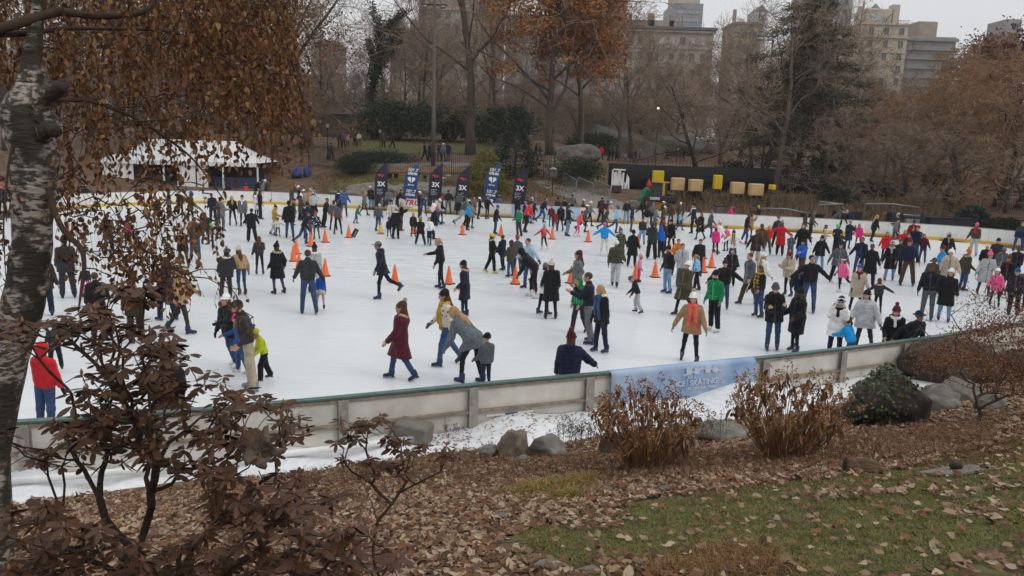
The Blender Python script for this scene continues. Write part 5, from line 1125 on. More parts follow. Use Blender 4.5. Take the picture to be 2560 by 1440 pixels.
# trees one can pick out, left to right
tx(362, 74, 3, 25, 'grey straight trunk rising behind the birch leaves, left woods', bark=M_BARKG)
tx(232, 80, 0, 24, 'bare tree behind the birch trunk, beyond the white tent'); tx(120, 72, 1, 22, 'bare tree at the far left edge woods behind the birch trunk'); tx(20, 70, 0, 22, 'leftmost bare tree in the frame beyond the rink end')
tx(470, 84, 1, 23, 'bare tree directly behind the roof of the white tent'); tx(640, 86, 0, 24, 'bare tree right of the white tent at the edge of birch leaves'); tx(300, 96, 3, 25, 'tall bare tree far behind the tent, half hidden by leaves'); tx(560, 104, 0, 24, 'tall bare tree deep in the wood above the tent')
tx(765, 88, 3, 30, 'thick forked tree trunk left of the stone bridge reaching over the sky', bark=M_BARK, rz=1.1, sx=1.15)
tx(700, 112, 1, 22, 'bare tree behind the forked trunk near the bridge end'); tx(860, 124, 2, 15, 'low bare tree standing behind the stone bridge parapet'); tx(1006, 120, 1, 17, 'slim bare tree right of the ivy-covered tree'); tx(1060, 118, 0, 20, 'bare tree behind the floodlight pole, left side')
tx(905, 128, 1, 18, 'bare tree left of the ivy-clad tree behind the bridge'); tx(965, 132, 0, 18, 'bare tree close behind the ivy-clad tree'); tx(815, 118, 0, 19, 'bare tree above the left end of the bridge parapet'); tx(1040, 126, 0, 21, 'bare tree in front of the stepped beige wing'); tx(1155, 122, 1, 20, 'bare tree in front of the tall beige block, middle'); tx(1215, 126, 0, 21, 'bare tree in front of the tall beige block, right side'); tx(1110, 112, 1, 19, 'bare tree just right of the floodlight pole'); tx(1176, 84, 3, 29, 'tall dark bare trunk growing above the golden conifer', rz=2.2); tx(1238, 104, 0, 22, 'bare tree with bent limb left of the orange tree'); tx(1310, 118, 2, 14, 'small bare tree behind the orange tree crown, left side')
tx(1450, 96, 3, 23, 'dark straight trunk right behind the orange tree'); tx(1545, 112, 1, 21, 'vase-shaped bare tree in front of the stone mansion, left stem', rz=.4, bark=M_BARKG); tx(1580, 114, 1, 20, 'vase-shaped bare tree in front of the stone mansion, right stem', rz=2.4)
tx(1632, 126, 0, 17, 'bare tree against the middle of the mansion facade'); tx(1700, 118, 2, 16, 'rounded bare tree against the right half of the mansion'); tx(1738, 84, 2, 13, 'gnarled spreading tree with dark bent limbs above the black fence', bark=mat('bark_dark', (.045, .036, .03), .95, .3), rz=.9, sx=1.3)
tx(1800, 108, 2, 17, 'bushy bare tree left of the dark pine'); tx(1850, 120, 0, 20, 'tall thin bare tree under the dark tan building'); tx(1880, 100, 1, 18, 'bare tree touching the left side of the pine')
tx(1948, 66, 1, 18, 'leaning bare tree with long limbs in front of the pine', rz=.2, twig=M_TWIGG); tx(2060, 74, 1, 17, 'grey bare tree on the slope right of the pine', twig=M_TWIGG)
tx(2130, 92, 1, 15, 'bare tree below the beige apartment block, left side'); tx(2215, 96, 2, 13, 'round bare tree below the beige apartment windows'); tx(2300, 100, 2, 14, 'bare tree below the terraced grey block')
for k, (px, Y, kd, H, lb) in enumerate(((2170, 72, 2, 10, 'tangled bare tree above the orange slope'), (2250, 80, 4, 10, 'orange-brown twiggy tree behind the blue umbrella'), (2330, 68, 2, 12, 'orange-brown willow-like tree on the right bank'), (2420, 66, 4, 12, 'orange-brown twiggy tree above the small spruce'), (2500, 62, 2, 13, 'orange-brown tree at the right edge, middle height'),
        (2560, 60, 4, 12, 'orange-brown tree cut by the right edge of the frame'), (2370, 86, 2, 14, 'dense orange-brown tree below the red-leaved tree'), (2470, 84, 2, 15, 'dense orange-brown tree under the red crown, right side'), (2280, 62, 4, 8, 'low tangled shrub tree behind the stored rails'), (2120, 64, 4, 7, 'low grey shrub tree behind the metal railings'),
        (2200, 60, 4, 6, 'low bare shrub tree behind the black boxes'), (2390, 58, 4, 7, 'bare shrub tree behind the small spruce'), (2040, 82, 4, 9, 'grey twiggy tree at the foot of the pine'), (1900, 84, 4, 9, 'twiggy tree between black fence and pine'), (2535, 56, 4, 8, 'low orange-brown shrub tree at the right edge'))):
    tx(px, Y, kd, H, lb, twig=M_TWIGO if 'orange' in lb else M_TWIGG, sx=1.25, group='tangled trees on the right bank', name='bare_tree')
for k, (px, Y, H, lb) in enumerate(((1660, 122, 9, 'low twiggy shrub tree behind the big outcrop'), (1600, 120, 9, 'low twiggy shrub right of the outcrop crest'), (1500, 118, 9, 'brown brush left of the outcrop'), (1130, 104, 8, 'brown brush beside the rhododendron mass'), (1270, 100, 8, 'brown brush between the two dark shrub masses'), (1800, 122, 9, 'brown brush below the parked cars'), (1440, 116, 8, 'brown brush at the foot of the orange tree'), (980, 118, 8, 'brown brush at the right end of the bridge'), (700, 92, 8, 'brown brush at the edge of the birch leaves'), (800, 108, 7, 'brown brush in front of the bridge wall'))):
    tx(px, Y, 4, H, lb, twig=M_TWIG, sx=1.4, group='brush under the trees', name='brush', cat='shrub')
# a far-off wood that closes the view between the named trees
e = empty('woods', (0, 0, 0)); tag(e, 'brown mass of bare winter woods across the park', 'woods', kind='stuff'); rg = random.Random(5); k = 0
for row, (Y0, n, h0, h1) in enumerate(((150, 30, 9, 12), (195, 32, 10, 14), (128, 24, 7, 10), (136, 60, 5, 7), (175, 60, 6, 8))):
    for i in range(n):
        px = -80+2760*(i+rg.random()*.8)/n
        if (1000 < px < 1170 and row == 2) or (Y0 < 165 and (1610 < px < 1870 or 2080 < px < 2170)): continue
        Y = Y0+rg.uniform(-9, 9); p = dep(px, 400, Y); hh = rg.uniform(h0, h1)*(1.7 if px < 760 else 1.0); kd = 4 if n == 60 else rg.choice((0, 1, 2, 2)); s = hh/KW[kd]['H']
        for (mb_src, nm) in ((0, 'trunk'), (1, 'crown')):
            key = (kd, M_BARK.name, M_TWIG.name)
            if key not in _TP: place_tree(kd, 0, -900, 5, 0, 'x')
        for ch in _TP[key].children:
            c = ch.copy(); C.objects.link(c); c.parent = e; c.location = (p[0], Y, gz(p[0], Y)-.2); c.rotation_euler = (0, 0, rg.uniform(0, 6.28)); c.scale = (s*1.25, s*1.25, s)
for e_ in _TP.values():
    for ch in list(e_.children): bpy.data.objects.remove(ch)
    bpy.data.objects.remove(e_)
# trees with leaves ------------------------------------------------------
def leafy(seed, kw, px, Y, label, cat, pal, n, lf, clump, name='tree', bark=None, keep=None, rz=0.0, m=None):
    th, tn = branch_tree(seed, **kw); mb, cr, tips = tree_meshes(th, tn, kw.get('tw', .02), None, None); rng = np.random.default_rng(seed)
    if keep is not None: tips = tips[keep(tips)]
    c = tips[rng.integers(0, len(tips), n)]; P = c+rng.normal(size=(n, 3))*np.array([clump, clump, clump*.6]); D = rng.normal(size=(n, 3))+np.array([0, 0, -.25]); V, Q = leaves_mesh(P, D, lf*rng.uniform(.6, 1.3, n), lf*.6, rng)
    p = dep(px, 400, Y); return put_tree(name, label, cat, (p[0], Y, gz(p[0], Y)), rz, mb, cr, bark or M_BARK, M_TWIG, (V, Q, tints(n, pal, rng, 6)), 'trees in leaf beyond the rink', m)
OR = [(.36, .145, .042, 3), (.29, .112, .035, 3), (.42, .19, .06, 1), (.20, .08, .03, 1)]
leafy(41, dict(H=27, spread=.75, trunk_r=.42, split=.16, n1=17, depth=4, tw=.025, kids=(3, 5), up=.2), 1374, 84, 'big tree in full orange-brown autumn leaf right of the floodlight pole', 'tree', OR, 26000, .33, .62, 'autumn_tree', rz=.5, keep=lambda t: (np.hypot(t[:, 0], t[:, 1]) < np.where(t[:, 2] > 8.2, 7.4, np.where(t[:, 2] < 7.2, 2.4, -1))) & (t[:, 2] > 4.4) & (t[:, 2] < 20.5))
leafy(43, dict(H=17, spread=.8, trunk_r=.3, split=.35, n1=12, depth=4, tw=.03, kids=(3, 5)), 2475, 112, 'dark red-brown leaved tree on the right skyline', 'tree', [(.10, .028, .016, 3), (.14, .045, .022, 2), (.07, .025, .016, 1)], 12000, .38, .8, 'red_leaved_tree')
leafy(44, dict(H=13, spread=.6, trunk_r=.2, split=.2, n1=10, depth=4, tw=.03, kids=(3, 4)), 1915, 76, 'small tree holding brown dead leaves left of the pine trunk', 'tree', [(.14, .07, .03, 2), (.10, .05, .025, 2)], 3500, .28, .6, 'oak_tree')
for s_, px, Y, H, lb in ((46, 690, 82, 20, 'orange-brown leaved tree at the right edge of the birch curtain'), (47, 580, 78, 18, 'brown-leaved tree behind the tent roof right end'), (48, 430, 88, 19, 'brown-leaved tree above the middle of the tent')):
    leafy(s_, dict(H=H, spread=.7, trunk_r=.25, split=.15, n1=12, depth=4, tw=.025, kids=(3, 4)), px, Y, lb, 'tree', [(.17, .075, .03, 2), (.12, .055, .025, 2), (.22, .10, .04, 1)], 5200, .30, .7, 'autumn_tree')
# the ivy-clad tree
th, tn = branch_tree(61, H=19, spread=.6, trunk_r=.5, split=.42, n1=9, depth=3, tw=.03, kids=(2, 4)); mb, cr, tips = tree_meshes(th, tn, .03, None, None); rng = np.random.default_rng(3); PP = []
for pts, rs, lev in th:
    n = 1500 if lev == 0 else 420; t = rng.random(n)*(len(pts)-1); a = t.astype(int); f = (t-a)[:, None]; PP.append(pts[a]*(1-f)+pts[a+1]*f+rng.normal(size=(n, 3))*(.42 if lev == 0 else .26))
P = np.vstack(PP); V, Q = leaves_mesh(P, rng.normal(size=(len(P), 3)), .26, .2, rng); p = dep(938, 400, 108)
put_tree('ivy_clad_tree', 'dead-looking tree wrapped in dark ivy up all its limbs', 'tree', (p[0], 108, gz(p[0], 108)), 0, mb, cr, M_BARK, M_TWIG, (V, Q, tints(len(P), [(.028, .042, .022, 3), (.045, .055, .028, 1)], rng, 6)), 'trees in leaf beyond the rink')
# the dark pine: whorled boughs with needle sprays
rng = np.random.default_rng(8); Yp = 72; p = dep(1998, 400, Yp); g0 = gz(p[0], Yp); Hp = dep(1985, -25, Yp)[2]-g0; e = empty('pine_tree', (p[0], Yp, g0), 0, 'tall dark green pine with sparse drooping boughs', 'tree', 'trees in leaf beyond the rink')
mb = MB(); mb.tube([(0, 0, -.5), (.1, 0, Hp*.4), (-.1, 0, Hp*.75), (0, 0, Hp)], [.36, .27, .13, .03], 9); A = []; B = []; r1 = []; NP = []; ND = []
for k in range(64):
    t = .10+.88*k/64; z = Hp*t; a = k*2.4+rng.uniform(-.4, .4); L = (1-t)**.55*7.6*rng.uniform(.5, 1.08)+.4; q = np.array([0, 0, z]); d = np.array([math.cos(a), math.sin(a), .12])
    for s in range(5):
        nq = q+d*L/5; A.append(q); B.append(nq); r1.append(.075*(1-s/6)*(1-t*.6)); d = d+np.array([0, 0, -.10])+rng.normal(size=3)*.10; m_ = int(100*(.3+s/5)*(.6 if t < .2 else 1)); PQ = q+(nq-q)*rng.random((m_, 1))+rng.normal(size=(m_, 3))*np.array([.42, .42, .18]); NP.append(PQ); ND.append(d+rng.normal(size=(m_, 3))*.7); q = nq
V, Q = segs_mesh(A, B, np.array(r1), np.array(r1)*.7); mb.add(V, Q); mb.build('trunk', M_BARK, e, True); P = np.vstack(NP); V, Q = leaves_mesh(P, np.vstack(ND), .42*rng.uniform(.6, 1.3, len(P)), .085, rng); mk('needles', V, [Q], M_LEAF, e, False, col=tints(len(P), [(.05, .062, .04, 3), (.075, .08, .05, 1), (.095, .08, .052, 1)], rng, 6))
# shrubs and conifers beyond the rink
RH = [(.05, .082, .048, 3), (.075, .11, .065, 2), (.03, .048, .028, 1)]; YEW = [(.024, .036, .022, 3), (.038, .052, .03, 1)]
def bx(px, py, wpx, hpx, label, pal, n, lf, cone=False, Y=None, name='shrub', cat='shrub', lumps=8, deep=.8, m=None):
    p = ter(px, py) if Y is None else dep(px, py, Y); D = p[1]; sx = wpx/2/FPX*D; sz = hpx/2/FPX*D*(1 if cone else 1.15); return bush(name, label, cat, (p[0], p[1]+sx*.2, gz(p[0], p[1]+sx*.2)-.15), (sx, sx*deep, sz if cone else sz*1.0), n, pal, np.random.default_rng(int(px)), lf, 'shrubs beyond the rink', cone=cone, lumps=lumps, m=m)
bx(985, 352, 235, 125, 'wide dark green rhododendron mass under the bridge end', RH, 9000, .34, lumps=13, name='rhododendron'); bx(1125, 354, 215, 118, 'dark green rhododendron directly behind the floodlight pole', RH, 8000, .34, lumps=12, name='rhododendron'); bx(1205, 356, 130, 84, 'smaller rhododendron left of the dark cone-shaped yew', RH, 3200, .32, name='rhododendron')
bx(1275, 364, 185, 125, 'dark rhododendron bank left of the orange tree trunk', RH, 5000, .34, lumps=9, name='rhododendron'); bx(1490, 334, 160, 56, 'dark green shrub bank in front of the mansion', RH, 4200, .36, lumps=9, Y=112, name='rhododendron')
bx(1287, 440, 96, 132, 'dense dark green conifer beside the iron gate', YEW+[(.03, .045, .035, 2)], 5200, .2, True, name='conifer', cat='conifer'); bx(1213, 488, 96, 118, 'golden-green conifer behind the feather flags', [(.24, .205, .035, 3), (.17, .15, .03, 2), (.09, .09, .022, 1)], 9000, .15, True, name='conifer', cat='conifer')
bx(884, 440, 122, 62, 'clipped dark yew mound left of the first flag', YEW, 5200, .17, lumps=9, name='yew_shrub'); bx(960, 410, 165, 36, 'long low evergreen hedge in front of the iron fence', RH, 4000, .2, lumps=12, name='hedge', deep=.4)
bx(1455, 464, 158, 88, 'dark evergreen shrub left of the white pickets', YEW+RH[:1], 5200, .18, lumps=9, name='yew_shrub'); bx(2432, 572, 84, 64, 'small blue-green spruce with layered boughs behind the boards', [(.035, .055, .045, 3), (.05, .075, .06, 1)], 3600, .2, True, name='spruce', cat='conifer'); bx(2525, 580, 110, 50, 'dark low juniper at the right end of the far boards', YEW, 3600, .16, name='juniper')
bx(1733, 510, 44, 40, 'small dark fir behind the boards right of the loader', YEW+[(.03, .05, .04, 2)], 1800, .15, True, name='fir', cat='conifer'); bx(450, 318, 96, 58, 'evergreen shrub glimpsed through the birch leaves', [(.03, .06, .045, 3)], 2200, .3, Y=84); bx(2350, 330, 50, 70, 'dark evergreen among the orange-brown trees', YEW, 1800, .3, Y=74); bx(2395, 440, 50, 60, 'dark evergreen shrub low on the right bank', YEW, 1500, .25, Y=64); bx(2105, 470, 110, 46, 'dark evergreen bush behind the reeds', YEW, 2400, .2, Y=60)
bx(1880, 470, 70, 36, 'dark bush at the right end of the tan blocks', YEW, 1500, .18, Y=62); bx(2110, 330, 130, 120, 'dark evergreen undergrowth right of the pine', RH, 2600, .3, Y=80); bx(1850, 330, 100, 60, 'dark holly left of the pine foot', YEW, 1800, .28, Y=84)
# rocks beyond the rink
def rk(px, py, wpx, hpx, label, seed, m=None, dz=.55, Y=None): 
    p = ter(px, py) if Y is None else dep(px, py, Y); D = p[1]; return rock(label, (p[0], p[1]+.5, gz(p[0], p[1])+hpx/2/FPX*D*.3), (wpx/2/FPX*D*1.1, wpx/2/FPX*D*.6, hpx/2/FPX*D*1.35), seed, m or M_ROCK, name='rock', group='outcrops beyond the rink')
rk(1540, 388, 215, 96, 'large smooth grey outcrop dome above the black fence', 3); rk(1432, 392, 130, 46, 'grey outcrop shoulder left of the dome', 4); rk(1665, 388, 195, 66, 'long grey rock ledge right of the dome', 5); rk(1760, 382, 90, 30, 'rounded rock at the end of the grey ledge', 6)
rk(930, 486, 150, 34, 'low slabby outcrop behind the far boards between first flags', 7); rk(1050, 482, 130, 30, 'grey slab under the potted plants', 8); rk(1120, 492, 120, 30, 'outcrop under the middle flags', 9); rk(860, 492, 80, 22, 'low outcrop end left of the first flag', 10)
rk(1690, 528, 90, 18, 'low rocks behind the boards right of the loader', 11); rk(2200, 530, 90, 26, 'dark boulders under the stored rails', 12, M_ROCKD); rk(2330, 548, 120, 28, 'dark boulders behind the black bench boxes', 13, M_ROCKD); rk(1395, 420, 60, 30, 'tan outcrop behind the iron gate', 14, M_ROCKB)
# reeds and brush strip behind the right-hand boards
rng = np.random.default_rng(12); n = 5200; px = rng.uniform(1690, 2340, n); py = rng.uniform(488, 540, n)+(px-1690)*.03; P = np.array([ter(a, b) for a, b in zip(px[:700], py[:700])]); P = P[rng.integers(0, 700, n)]+rng.normal(size=(n, 3))*np.array([.5, .5, 0]); P[:, 2] = terr(P[:, 0], P[:, 1]); keep = ~inpoly(P[:, 0], P[:, 1], RINK); P = P[keep]; n = len(P)
hh = rng.uniform(.35, 1.3, n); D = rng.normal(size=(n, 3))*.35+np.array([0, 0, 1]); V, Q = leaves_mesh(P-[0, 0, .05], D, hh, .05, rng, .1, .12)
tag(mk('dry_reeds', V, [Q], M_LEAF, None, False, col=tints(n, [(.20, .135, .08, 3), (.26, .185, .11, 1), (.12, .08, .05, 2)], rng, 6)), 'dry brown reeds and brush behind the right-hand boards', 'reeds', kind='stuff')
n = 9000; px = rng.uniform(800, 1420, n); P = np.array([ter(a, b) for a, b in zip(px[:600], rng.uniform(440, 505, 600))]); P = P[rng.integers(0, 600, n)]+rng.normal(size=(n, 3))*np.array([.5, .5, 0]); P[:, 2] = terr(P[:, 0], P[:, 1]); P = P[~inpoly(P[:, 0], P[:, 1], RINK)]; n = len(P)
V, Q = leaves_mesh(P, rng.normal(size=(n, 3))*.5+np.array([0, 0, .8]), rng.uniform(.08, .3, n), .07, rng); tag(mk('ground_cover', V, [Q], M_LEAF, None, False, col=tints(n, [(.11, .105, .04, 3), (.20, .14, .075, 2), (.16, .09, .05, 2)], rng, 6)), 'scrubby grass and fallen leaves on the strip behind the flags', 'ground cover', kind='stuff')
# ------------------------------------------------------------------ things around the rink
M_BLK = mat('black_plastic', (.015, .015, .017), .5, .2, spec=.4); M_IRON = mat('iron_black', (.014, .014, .014), .6, .2); M_GALV = mat('galvanised', (.26, .26, .27), .45, .15, 8, metal=.5); M_WHITEP = mat('white_paint', (.74, .74, .73), .5, .06)
M_TENT = mat('tent_vinyl', (.74, .74, .74), .45, .05, 2, spec=.3)
def text(name, s, size, m, par, loc, rot=(math.pi/2, 0, 0), ext=.004, align='CENTER', shear=0.0, off=0.0, sx=1.0):
    c = bpy.data.curves.new(name, 'FONT'); c.body = s; c.size = size; c.extrude = ext; c.align_x = align; c.align_y = 'CENTER'; c.shear = shear; c.offset = off
    o = bpy.data.objects.new(name, c); C.objects.link(o); o.parent = par; o.location = loc; o.rotation_euler = rot; o.scale = (sx, 1, 1); c.materials.append(m); bpy.context.view_layer.update(); dg = bpy.context.evaluated_depsgraph_get(); me = bpy.data.meshes.new_from_object(o.evaluated_get(dg)); q = bpy.data.objects.new(name, me); C.objects.link(q); q.parent = par; q.location = loc; q.rotation_euler = rot; q.scale = (sx, 1, 1); bpy.data.objects.remove(o); return q
# white marquee tent
Yt = 68.5; a = dep(262, 412, Yt); b_ = dep(640, 412, Yt); zt = gz(-18, Yt); tw_ = b_[0]-a[0]; te = empty('marquee_tent', ((a[0]+b_[0])/2, Yt, zt), .06, 'white hip-roofed marquee tent with open dark counter bays', 'tent'); he = 2.35; hr = he+1.85; dp = 7.0; hw = tw_/2; rw = hw-3.0
ns = 9; V = []
for i in range(ns+1):
    t = i/ns; sag = -.16*math.sin(t*math.pi); z = he+(hr-he)*t+sag
    xa = hw+.15+(rw-hw)*t; ya0 = -.15+(dp/2+.15)*t; ya1 = dp+.15-(dp/2+.15)*t; V += [(-xa, ya0, z), (xa, ya0, z), (xa, ya1, z), (-xa, ya1, z)]
F = [];
for i in range(ns):
    for k in range(4): F.append([i*4+k, i*4+(k+1) % 4, i*4+4+(k+1) % 4, i*4+4+k])
F.append([ns*4, ns*4+1, ns*4+2, ns*4+3]); mk('roof', V, [np.array(F)], M_TENT, te, True)
mb = MB(); n = 48
for k in range(n): x = -hw-.15+(tw_+.3)*(k+.5)/n; mb.box((x, -.17, he-.16-.03*(k % 2)), ((tw_+.3)/n*.96, .03, .34))
mb.build('valance', M_TENT, te)
for x in (-hw, -hw*.62, -hw*.22, hw*.22, hw*.55, hw): mb = MB(); mb.box((x, 0, he/2), (.12, .12, he)); mb.build('leg', M_WHITEP, te)
for x0, x1 in ((-hw, -hw*.62), (hw*.22, hw*.36), (-hw*.06, hw*.2)): mb = MB(); mb.box(((x0+x1)/2, .02, he/2-.1), (x1-x0-.15, .04, he-.3)); mb.build('side_panel', M_TENT, te)
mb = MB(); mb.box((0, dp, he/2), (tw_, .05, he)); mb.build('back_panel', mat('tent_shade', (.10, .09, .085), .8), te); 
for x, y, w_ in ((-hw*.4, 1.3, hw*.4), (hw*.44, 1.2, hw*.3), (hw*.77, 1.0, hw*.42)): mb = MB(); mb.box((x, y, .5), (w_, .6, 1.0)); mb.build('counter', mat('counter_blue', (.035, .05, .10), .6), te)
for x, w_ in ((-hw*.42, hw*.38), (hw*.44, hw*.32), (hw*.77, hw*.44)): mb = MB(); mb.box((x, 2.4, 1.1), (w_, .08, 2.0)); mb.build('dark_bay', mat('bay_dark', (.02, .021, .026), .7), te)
# feather flags
M_NAVYF = mat('flag_navy', (.018, .02, .036), .7, .12); M_BLUEF = mat('flag_blue', (.022, .065, .19), .65, .12); M_LW = mat('lettering_white', (.78, .78, .78), .6, .02); M_LR = mat('lettering_red', (.52, .03, .04), .6, .05)
def flag(px, ybase, ytop, kind, label, lean=0.0):
    p, _ = on(px, ybase, .9), 0; p = np.array([p[0], p[1]+1.0]); H = dep(px, ytop, p[1])[2]-gz(*p); e = empty('feather_flag', (p[0], p[1], gz(*p)), R_(4), label, 'flag', 'feather flags behind the far boards')
    w = 1.02; e.rotation_euler = (0, R_(lean), R_(4)); mb = MB(); pole = [(-w/2, 0, -.1), (-w/2, 0, H*.62), (-w/2+.05, 0, H*.8), (-w/2+.22, 0, H*.92), (w*.25, 0, H*1.0), (w*.5, 0, H*1.01)]; mb.tube(pole, [.025, .022, .02, .017, .013, .01], 6); mb.build('pole', mat('flag_pole', (.05, .05, .055), .4), e, True)
    n = 22; V = []; T = []
    for k in range(n+1):
        z = H*(.10+.90*k/n); f = (z/H-.62)/.38; xl = -w/2+.02+(.95*w*max(f, 0)**2.2); xr = w/2-.02; xr = xr if z > H*.16 else xr-(H*.16-z)*1.2
        wv = .04*math.sin(z*2.1+px); V += [(xl, wv*.4-.012, z), (xr, wv-.012, z), (xr, wv+.012, z), (xl, wv*.4+.012, z)]
    F = []
    for k in range(n):
        for c in range(4): F.append([k*4+c, k*4+(c+1) % 4, k*4+4+(c+1) % 4, k*4+4+c])
    F += [[0, 3, 2, 1], [n*4, n*4+1, n*4+2, n*4+3]]; cl = mk('banner', V, [np.array(F)], M_NAVYF if kind == 'navy' else M_BLUEF, e, False); yf = -.075
    if kind == 'navy':
        text('lettering', '3X', .50, M_LW, cl, (-.02, yf, H*.55), off=.012); mb = MB()
        for k, L in enumerate((.46, .36, .5, .42)): mb.box((-.1+(L-.5)/2, yf, H*.45-k*.12), (L, .008, .045))
        mb.build('small_print', mat('print_grey', (.33, .33, .36), .6), cl); mb = MB(); mb.box((-.16, yf, H*.735), (.20, .01, .17), ry=.3); mb.box((.0, yf, H*.72), (.12, .01, .2), ry=-.35); mb.box((.16, yf, H*.725), (.10, .01, .13)); mb.build('red_emblem', M_LR, cl)
    else:
        for zc in (.80, .36):
            text('lettering', '106.7', .36, M_LW, cl, (.04, yf, H*zc+.12), off=.008, shear=.1); text('lettering', 'LITE FM', .21, M_LW, cl, (.04, yf, H*zc-.16), off=.016)
            a_ = np.linspace(0, 2*math.pi, 28, endpoint=False); hx = .30*np.sin(a_)**3; hz = .27*(13*np.cos(a_)-5*np.cos(2*a_)-2*np.cos(3*a_)-np.cos(4*a_))/16; mb = MB(); mb.prism(np.column_stack([hx, np.full(28, yf-.006), hz+H*zc-.62]), (0, .008, 0)); mb.build('heart_emblem', M_LW, cl)
            mb = MB(); mb.box((0, yf-.012, H*zc-.74), (.07, .006, .2)); mb.lathe([(.001, -.003), (.055, -.003), (.055, .003), (.001, .003)], 12); mb.V[-1] = mb.V[-1] @ np.array([[1, 0, 0], [0, 0, 1], [0, -1, 0]])+np.array([0, yf-.014, H*zc-.56]); mb.build('microphone_mark', M_BLUEF, cl)
            text('lettering', 'iHeart', .17, M_LW, cl, (.0, yf, H*zc-1.03), off=.008)
    return e
flag(948, 500, 403, 'navy', 'first dark navy 3X feather flag from the left, before the hedge'); flag(1016, 502, 404, 'blue', 'blue 106.7 feather flag left of the floodlight pole', 6); flag(1083, 506, 406, 'navy', 'dark navy 3X feather flag standing right at the floodlight pole', 2); flag(1149, 510, 411, 'navy', 'dark navy 3X feather flag left of the golden conifer', 4); flag(1219, 510, 403, 'blue', 'blue 106.7 feather flag in front of the golden conifer', 7); flag(1293, 516, 416, 'navy', 'rightmost dark navy 3X feather flag before the dark conifer', 5)
# signs on the far boards
def on_board(px, zc):
    d = ray(px, 540); k = min(range(len(QF)), key=lambda i: abs(proj((QF[i][0], QF[i][1], .5))[0]-px)); N = nrm(QF)[k]; return QF[k], N
q, N = on_board(1052, .5); ang = math.atan2(N[1], N[0])-math.pi/2; e = empty('advertising_board', (q[0]-N[0]*.03, q[1]-N[1]*.03, .6), ang, 'white board sign with large red slanted lettering behind the skaters', 'sign'); mb = MB(); mb.box((0, 0, 0), (3.5, .02, .74)); mb.build('board', mat('sign_white', (.74, .74, .74), .5, .03), e)
text('lettering', 'TRUMP', .56, M_LR, e, (.05, -.015, .10), off=.02, shear=.25, sx=1.25); text('lettering', 'CENTRAL PA', .15, mat('lettering_black', (.02, .02, .02), .6), e, (-.75, -.015, -.26)); text('lettering', 'MAN', .15, mat('lettering_black', (0, 0, 0)), e, (.95, -.015, -.26))
mb = MB(); mb.lathe([(.001, -.006), (.07, -.006), (.07, .006), (.001, .006)], 14); mb.V[-1] = mb.V[-1] @ np.array([[1, 0, 0], [0, 0, 1], [0, -1, 0]])+np.array([-1.55, -.02, .17]); mb.build('round_mark', mat('lettering_black', (0, 0, 0)), e)
M_SKYB = mat('banner_pale_blue', (.30, .46, .66), .6, .3, 2.2, col2=(.52, .62, .72))
for px0, px1, lb in ((1276, 1310, 'narrow pale blue banner on the far boards, left one'), (1333, 1372, 'pale blue banner on the far boards, middle one'), (1374, 1462, 'longer pale blue banner on the far boards, right one')):
    qa, N = on_board((px0+px1)/2, .5); L = (px1-px0)/FPX*qa[1]; e = empty('board_banner', (qa[0]-N[0]*.028, qa[1]-N[1]*.028, .52), math.atan2(N[1], N[0])-math.pi/2, lb, 'banner', 'pale blue banners on the far boards'); mb = MB(); mb.box((0, 0, 0), (L, .018, .92)); mb.build('panel', M_SKYB, e); mb = MB()
    for k in range(int(L/.5)+1): mb.box((-L/2+.3+k*.5, -.012, -.2+.12*math.sin(k*2)), (.2, .006, .1), ry=.4*k)
    mb.build('print', mat('banner_print', (.62, .68, .74), .6), e)
# the skating banner draped over the near boards
pa, N0 = nearpt(1521); pb, N1 = nearpt(1880); N = (N0+N1)/2; N /= np.linalg.norm(N); ang = math.atan2(N[1], N[0])-math.pi/2; ang += math.pi; ctr = (pa+pb)/2; L = np.linalg.norm(pb-pa); e = empty('skating_banner', (ctr[0], ctr[1], 0), math.atan2((pb-pa)[1], (pb-pa)[0]), 'blue and white skating banner draped over the near boards', 'banner')
prof = [(.10, .88), (.09, 1.0), (.06, 1.045), (-.02, 1.05), (-.10, 1.045), (-.135, 1.01), (-.15, .94), (-.155, .6), (-.158, .3), (-.16, .06)]; mb = MB(); nn = 26; V = []
for i in range(nn+1):
    x = -L/2+L*i/nn
    for j, (y, z) in enumerate(prof): V.append((x, y-.012*math.sin(i*1.1+j*.7)*(j > 5), z))
k = len(prof); i = np.arange(nn)[:, None]*k+np.arange(k-1)[None]; Fq = np.stack([i, i+1, i+k+1, i+k], -1).reshape(-1, 4)
def ban():
    m = mat('banner_blue', (.12, .24, .48), .5, .3, 1.1, col2=(.46, .55, .65), spec=.35, detail=6); return m
sh_ = mk('sheet', V, [Fq], ban(), e, True); so = sh_.modifiers.new('thickness', 'SOLIDIFY'); so.thickness = .006
M_BW = mat('banner_white', (.54, .60, .70), .5, .05); TX = lambda nm, s, z, x, sy=1.0, o=.0: text(nm, s, sy, M_BW, e, (x, -.178, z), off=o)
TX('lettering', '2015', .80, .10, .11, .002); TX('lettering', 'ICE', .67, -.16, .15, .003); TX('lettering', 'SKATING', .67, .42, .17, .003); TX('lettering', 'IN CENTRAL PARK', .55, .38, .085, .002); mb = MB(); mb.box((.0, -.176, .65), (.010, .006, .24)); mb.build('divider', M_BW, e)
mb = MB(); xx = np.linspace(-.1, .85, 26); rib = lambda o: [(x, -.176, .90+.06*math.sin((x-.1)*5)+o*.7) for x in xx]; A = np.array(rib(.03)); B = np.array(rib(-.025)); n = len(xx); Vr = np.vstack([A, B]); mb.add(Vr, np.array([[i, i+n, i+n+1, i+1] for i in range(n-1)]))
